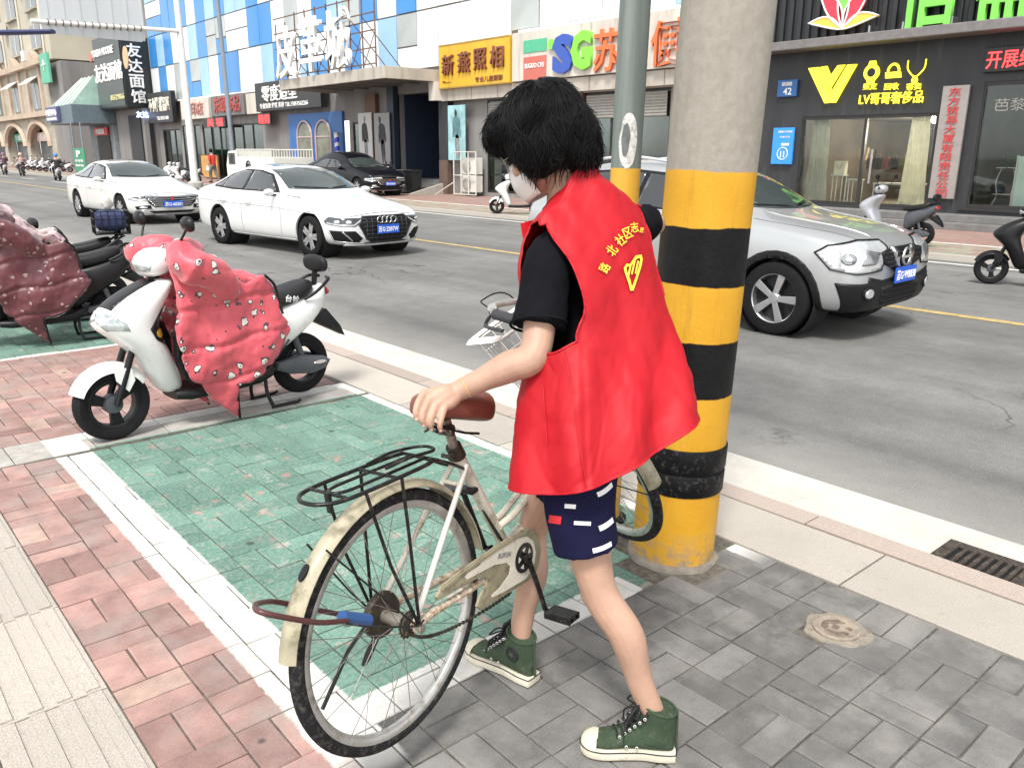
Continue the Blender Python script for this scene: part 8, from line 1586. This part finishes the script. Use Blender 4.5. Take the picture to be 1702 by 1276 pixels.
    if patch_side:
        c = V((.060, patch_side * .0375, .098)); b = bmesh.new(); lathe(b, [(.0, .003), (.0225, .003), (.0235, .0), (.0235, -.004)], 'Z', 24); rot = Matrix.Rotation(-patch_side * pi / 2, 4, 'X'); o = obj('ankle_patch', xf(b, M @ Matrix.Translation(c) @ rot), LACE, S, True, 40)
        st = [((.012 if k % 2 == 0 else .005) * cos(pi / 2 + pi * k / 5), (.012 if k % 2 == 0 else .005) * sin(pi / 2 + pi * k / 5)) for k in range(10)]; b = bmesh.new(); prism(b, st, .0032, .0045); obj('star', xf(b, M @ Matrix.Translation(c) @ rot), CAN, o, True)
    for s in (-1, 1):
        for x in (.115, .145):
            q = bmesh.new(); cc = M @ V((x, s * .0372, .045)); tube(q, [cc + (RR * cos(a) + UU * sin(a)) * .0034 for a in [2 * pi * j / 10 for j in range(10)]], .0013, 5, closed=True); obj('vent_eyelet', q, EYE_, S, True)
shoe(*SHL, None, 0); shoe(*SHR, None, 1)
for o in [q for q in person.children if q.name.startswith('shoe')]:
    if 'label' in o: del o['label']
# ------------------------------------------------------------------ people across the street
def figure(label, J, skin, top, legs, M, helmet=None, hair=True, group=None):
    """a small figure: body, clothes, hair; J holds the joints in local metres (x forward, y left)"""
    T = thing('person', label, 'person', matrix=M, group=group); b = bmesh.new(); g = {k: V(v) for k, v in J.items()}
    ball(b, g['head'], (.085, .075, .115), 12); limb(b, [g['neck'], g['neck'] + (g['head'] - g['neck']) * .6], [.055, .05], 3, 10); limb(b, [g['hip'], g['neck']], [.12, .10], 3, 12)
    for s in 'lr':
        limb(b, [g[s + 'sh'], g[s + 'el'], g[s + 'ha']], [.045, .038, .028], 4, 10); ball(b, g[s + 'ha'], (.045, .03, .035), 8); limb(b, [g[s + 'hi'], g[s + 'kn'], g[s + 'an'], g[s + 'an'] + V((.12, 0, -.04))], [.075, .055, .038, .035], 4, 10)
    obj('body', remesh(b, .014, 2), SKIN, T, smooth=180)
    b = bmesh.new(); limb(b, [g['hip'] + V((0, 0, -.02)), (g['hip'] + g['neck']) / 2, g['neck'] - V((0, 0, .07)), g['neck'] - V((0, 0, .01))], [.15, .155, .15, .075], 4, 14)
    for s in 'lr': limb(b, [g[s + 'sh'], (g[s + 'sh'] + g[s + 'el']) / 2, g[s + 'el']], [.075, .068, .06], 3, 10)
    obj('jacket', remesh(b, .018, 3), top, T, smooth=180); b = bmesh.new(); limb(b, [g['hip'] + V((0, 0, .04)), g['hip'] - V((0, 0, .08))], [.145, .13], 3, 12)
    for s in 'lr': limb(b, [g[s + 'hi'], g[s + 'kn'], g[s + 'an'] + V((0, 0, .05))], [.095, .078, .06], 4, 10)
    obj('trousers', remesh(b, .018, 3), legs, T, smooth=180)
    for s in 'lr': b = bmesh.new(); limb(b, [g[s + 'an'] + V((-.05, 0, -.03)), g[s + 'an'] + V((.07, 0, -.035)), g[s + 'an'] + V((.15, 0, -.045))], [.045, .048, .035], 3, 10); obj('shoe', b, SBLK, T, smooth=60)
    b = bmesh.new()
    if helmet: ball(b, g['head'] + V((-.01, 0, .03)), (.135, .125, .13), 16); bmesh.ops.delete(b, geom=[v for v in b.verts if v.co.z < g['head'].z - .03], context='VERTS'); obj('helmet', b, helmet, T, smooth=180)
    else: ball(b, g['head'] + V((-.02, 0, .025)), (.10, .095, .115), 14); bmesh.ops.delete(b, geom=[v for v in b.verts if v.co.x > g['head'].x + .045 and v.co.z < g['head'].z + .05], context='VERTS'); obj('hair', b, HAIR, T, smooth=180)
    return T
WALK = dict(head=(.10, 0, 1.60), neck=(.05, 0, 1.43), hip=(0, 0, .92), lsh=(.04, .19, 1.38), rsh=(.04, -.19, 1.38), lel=(.02, .24, 1.10), rel=(.08, -.25, 1.10), lha=(.14, .22, .88), rha=(.20, -.20, .88), lhi=(0, .09, .88), rhi=(0, -.09, .88), lkn=(.14, .09, .48), rkn=(-.06, -.09, .48), lan=(.12, .09, .09), ran=(-.24, -.09, .12))
SIT = dict(head=(.08, 0, 1.38), neck=(.03, 0, 1.21), hip=(.02, 0, .78), lsh=(.04, .18, 1.16), rsh=(.04, -.18, 1.16), lel=(.22, .25, .98), rel=(.22, -.25, .98), lha=(.50, .26, .98), rha=(.50, -.26, .98), lhi=(.06, .11, .76), rhi=(.06, -.11, .76), lkn=(.42, .16, .68), rkn=(.42, -.16, .68), lan=(.42, .13, .32), ran=(.42, -.13, .32))
RJK = mat('jacket_red', (.55, .04, .03), .8, var=.15); BJK = mat('jacket_black', (.02, .02, .022), .8, var=.2); PJK = mat('jacket_pink', (.42, .27, .25), .8, var=.15); MJK = mat('jacket_plum', (.10, .04, .06), .8, var=.2); DTR = mat('trousers_dark', (.03, .03, .04), .8, var=.2); GTR = mat('trousers_grey', (.16, .15, .15), .8, var=.2)
wp = G(357, 304); figure('walker in a red vest carrying a plastic bag by the wooden board', WALK, SKIN, RJK, GTR, Matrix.Translation((wp.x, wp.y, .004)) @ Matrix.Rotation(R(120), 4, 'Z'))
bm = bmesh.new(); loft(bm, [se_ring(V((0, 0, z)), V((1, 0, 0)), V((0, 1, 0)), a, b_, 12, .8) for z, a, b_ in ((0, .10, .05), (.16, .12, .07), (.28, .06, .03), (.34, .02, .015))]); bm = subsurf(bm, 1); o = obj('plastic_bag', bm, mat('bag_white', (.62, .60, .55), .5), smooth=180)
o.matrix_basis = Matrix.Translation((wp.x, wp.y, 0)) @ Matrix.Rotation(R(120), 4, 'Z') @ Matrix.Translation((.18, .23, .54)); tag(o, 'white plastic bag in the hand of the red vested walker', 'bag')
wb_ = thing('notice_board', 'orange wooden board leaning on the shop front behind the red vested walker', 'board', (19.6, 51, 0)); wbox(wb_, 'board', 19.45, 19.5, 51.6, 49.2, .1, 1.35, mat('orange_wood', (.52, .28, .08), .6, var=.2, scale=3)); wbox(wb_, 'frame', 19.5, 19.56, 51.7, 49.1, .05, 1.4, WOODW)
HBL = mat('helmet_blue', (.05, .18, .50), .3); HPK = mat('helmet_peach', (.62, .42, .34), .4); HGY = mat('helmet_plum', (.25, .12, .16), .4)
for (px, py, top, hm, src, lb, lb2) in ((100, 301, BJK, HBL, p1, 'rider in black jacket and blue helmet going away on the left', 'white scooter ridden by the blue helmeted rider'), (40, 293, PJK, HPK, p2, 'rider in pink jacket and peach helmet at the far left', 'scooter ridden by the pink jacketed rider'), (11, 291, MJK, HGY, p1, 'rider in plum jacket nearest the left image edge', 'scooter ridden by the plum jacketed rider')):
    p = G(px, py, -.08); az = R(88); M = Matrix.Translation((p.x, p.y, -.076)) @ Matrix.Rotation(az, 4, 'Z'); q = dup(src, M, lb2); q['group'] = 'scooters being ridden away'
    figure(lb, SIT, SKIN, top, DTR, M @ Matrix.Translation((.22, 0, 0)), hm)
# seated customer inside the luxury shop, a woman in front of the salon
figure('seated person in dark red shirt inside the luxury shop', SIT, SKIN, mat('shirt_maroon', (.16, .03, .03), .8), DTR, Matrix.Translation((FX + 2.6, 9.25, .30)) @ Matrix.Rotation(R(10), 4, 'Z'))
ch_ = thing('stool', 'low dark stool under the seated person in the luxury shop', 'stool', (FX + 2.6, 9.25, .3)); wbox(ch_, 'seat', FX + 2.38, FX + 2.82, 9.03, 9.47, .92, .97, WOODW, .01)
for sx in (-.18, .18):
    for sy in (-.18, .18): wbox(ch_, 'leg', FX + 2.6 + sx - .02, FX + 2.6 + sx + .02, 9.25 + sy - .02, 9.25 + sy + .02, .30, .92, WOODW)
sp_ = PX(500, 262, 18.6); figure('woman in pale red top in front of the salon window', WALK, SKIN, mat('top_rose', (.55, .22, .20), .8), DTR, Matrix.Translation((18.6, 41.3, .004)) @ Matrix.Rotation(R(200), 4, 'Z') @ Matrix.Diagonal((.92, .92, .92, 1)))
bpy.data.scenes.remove(TMP)
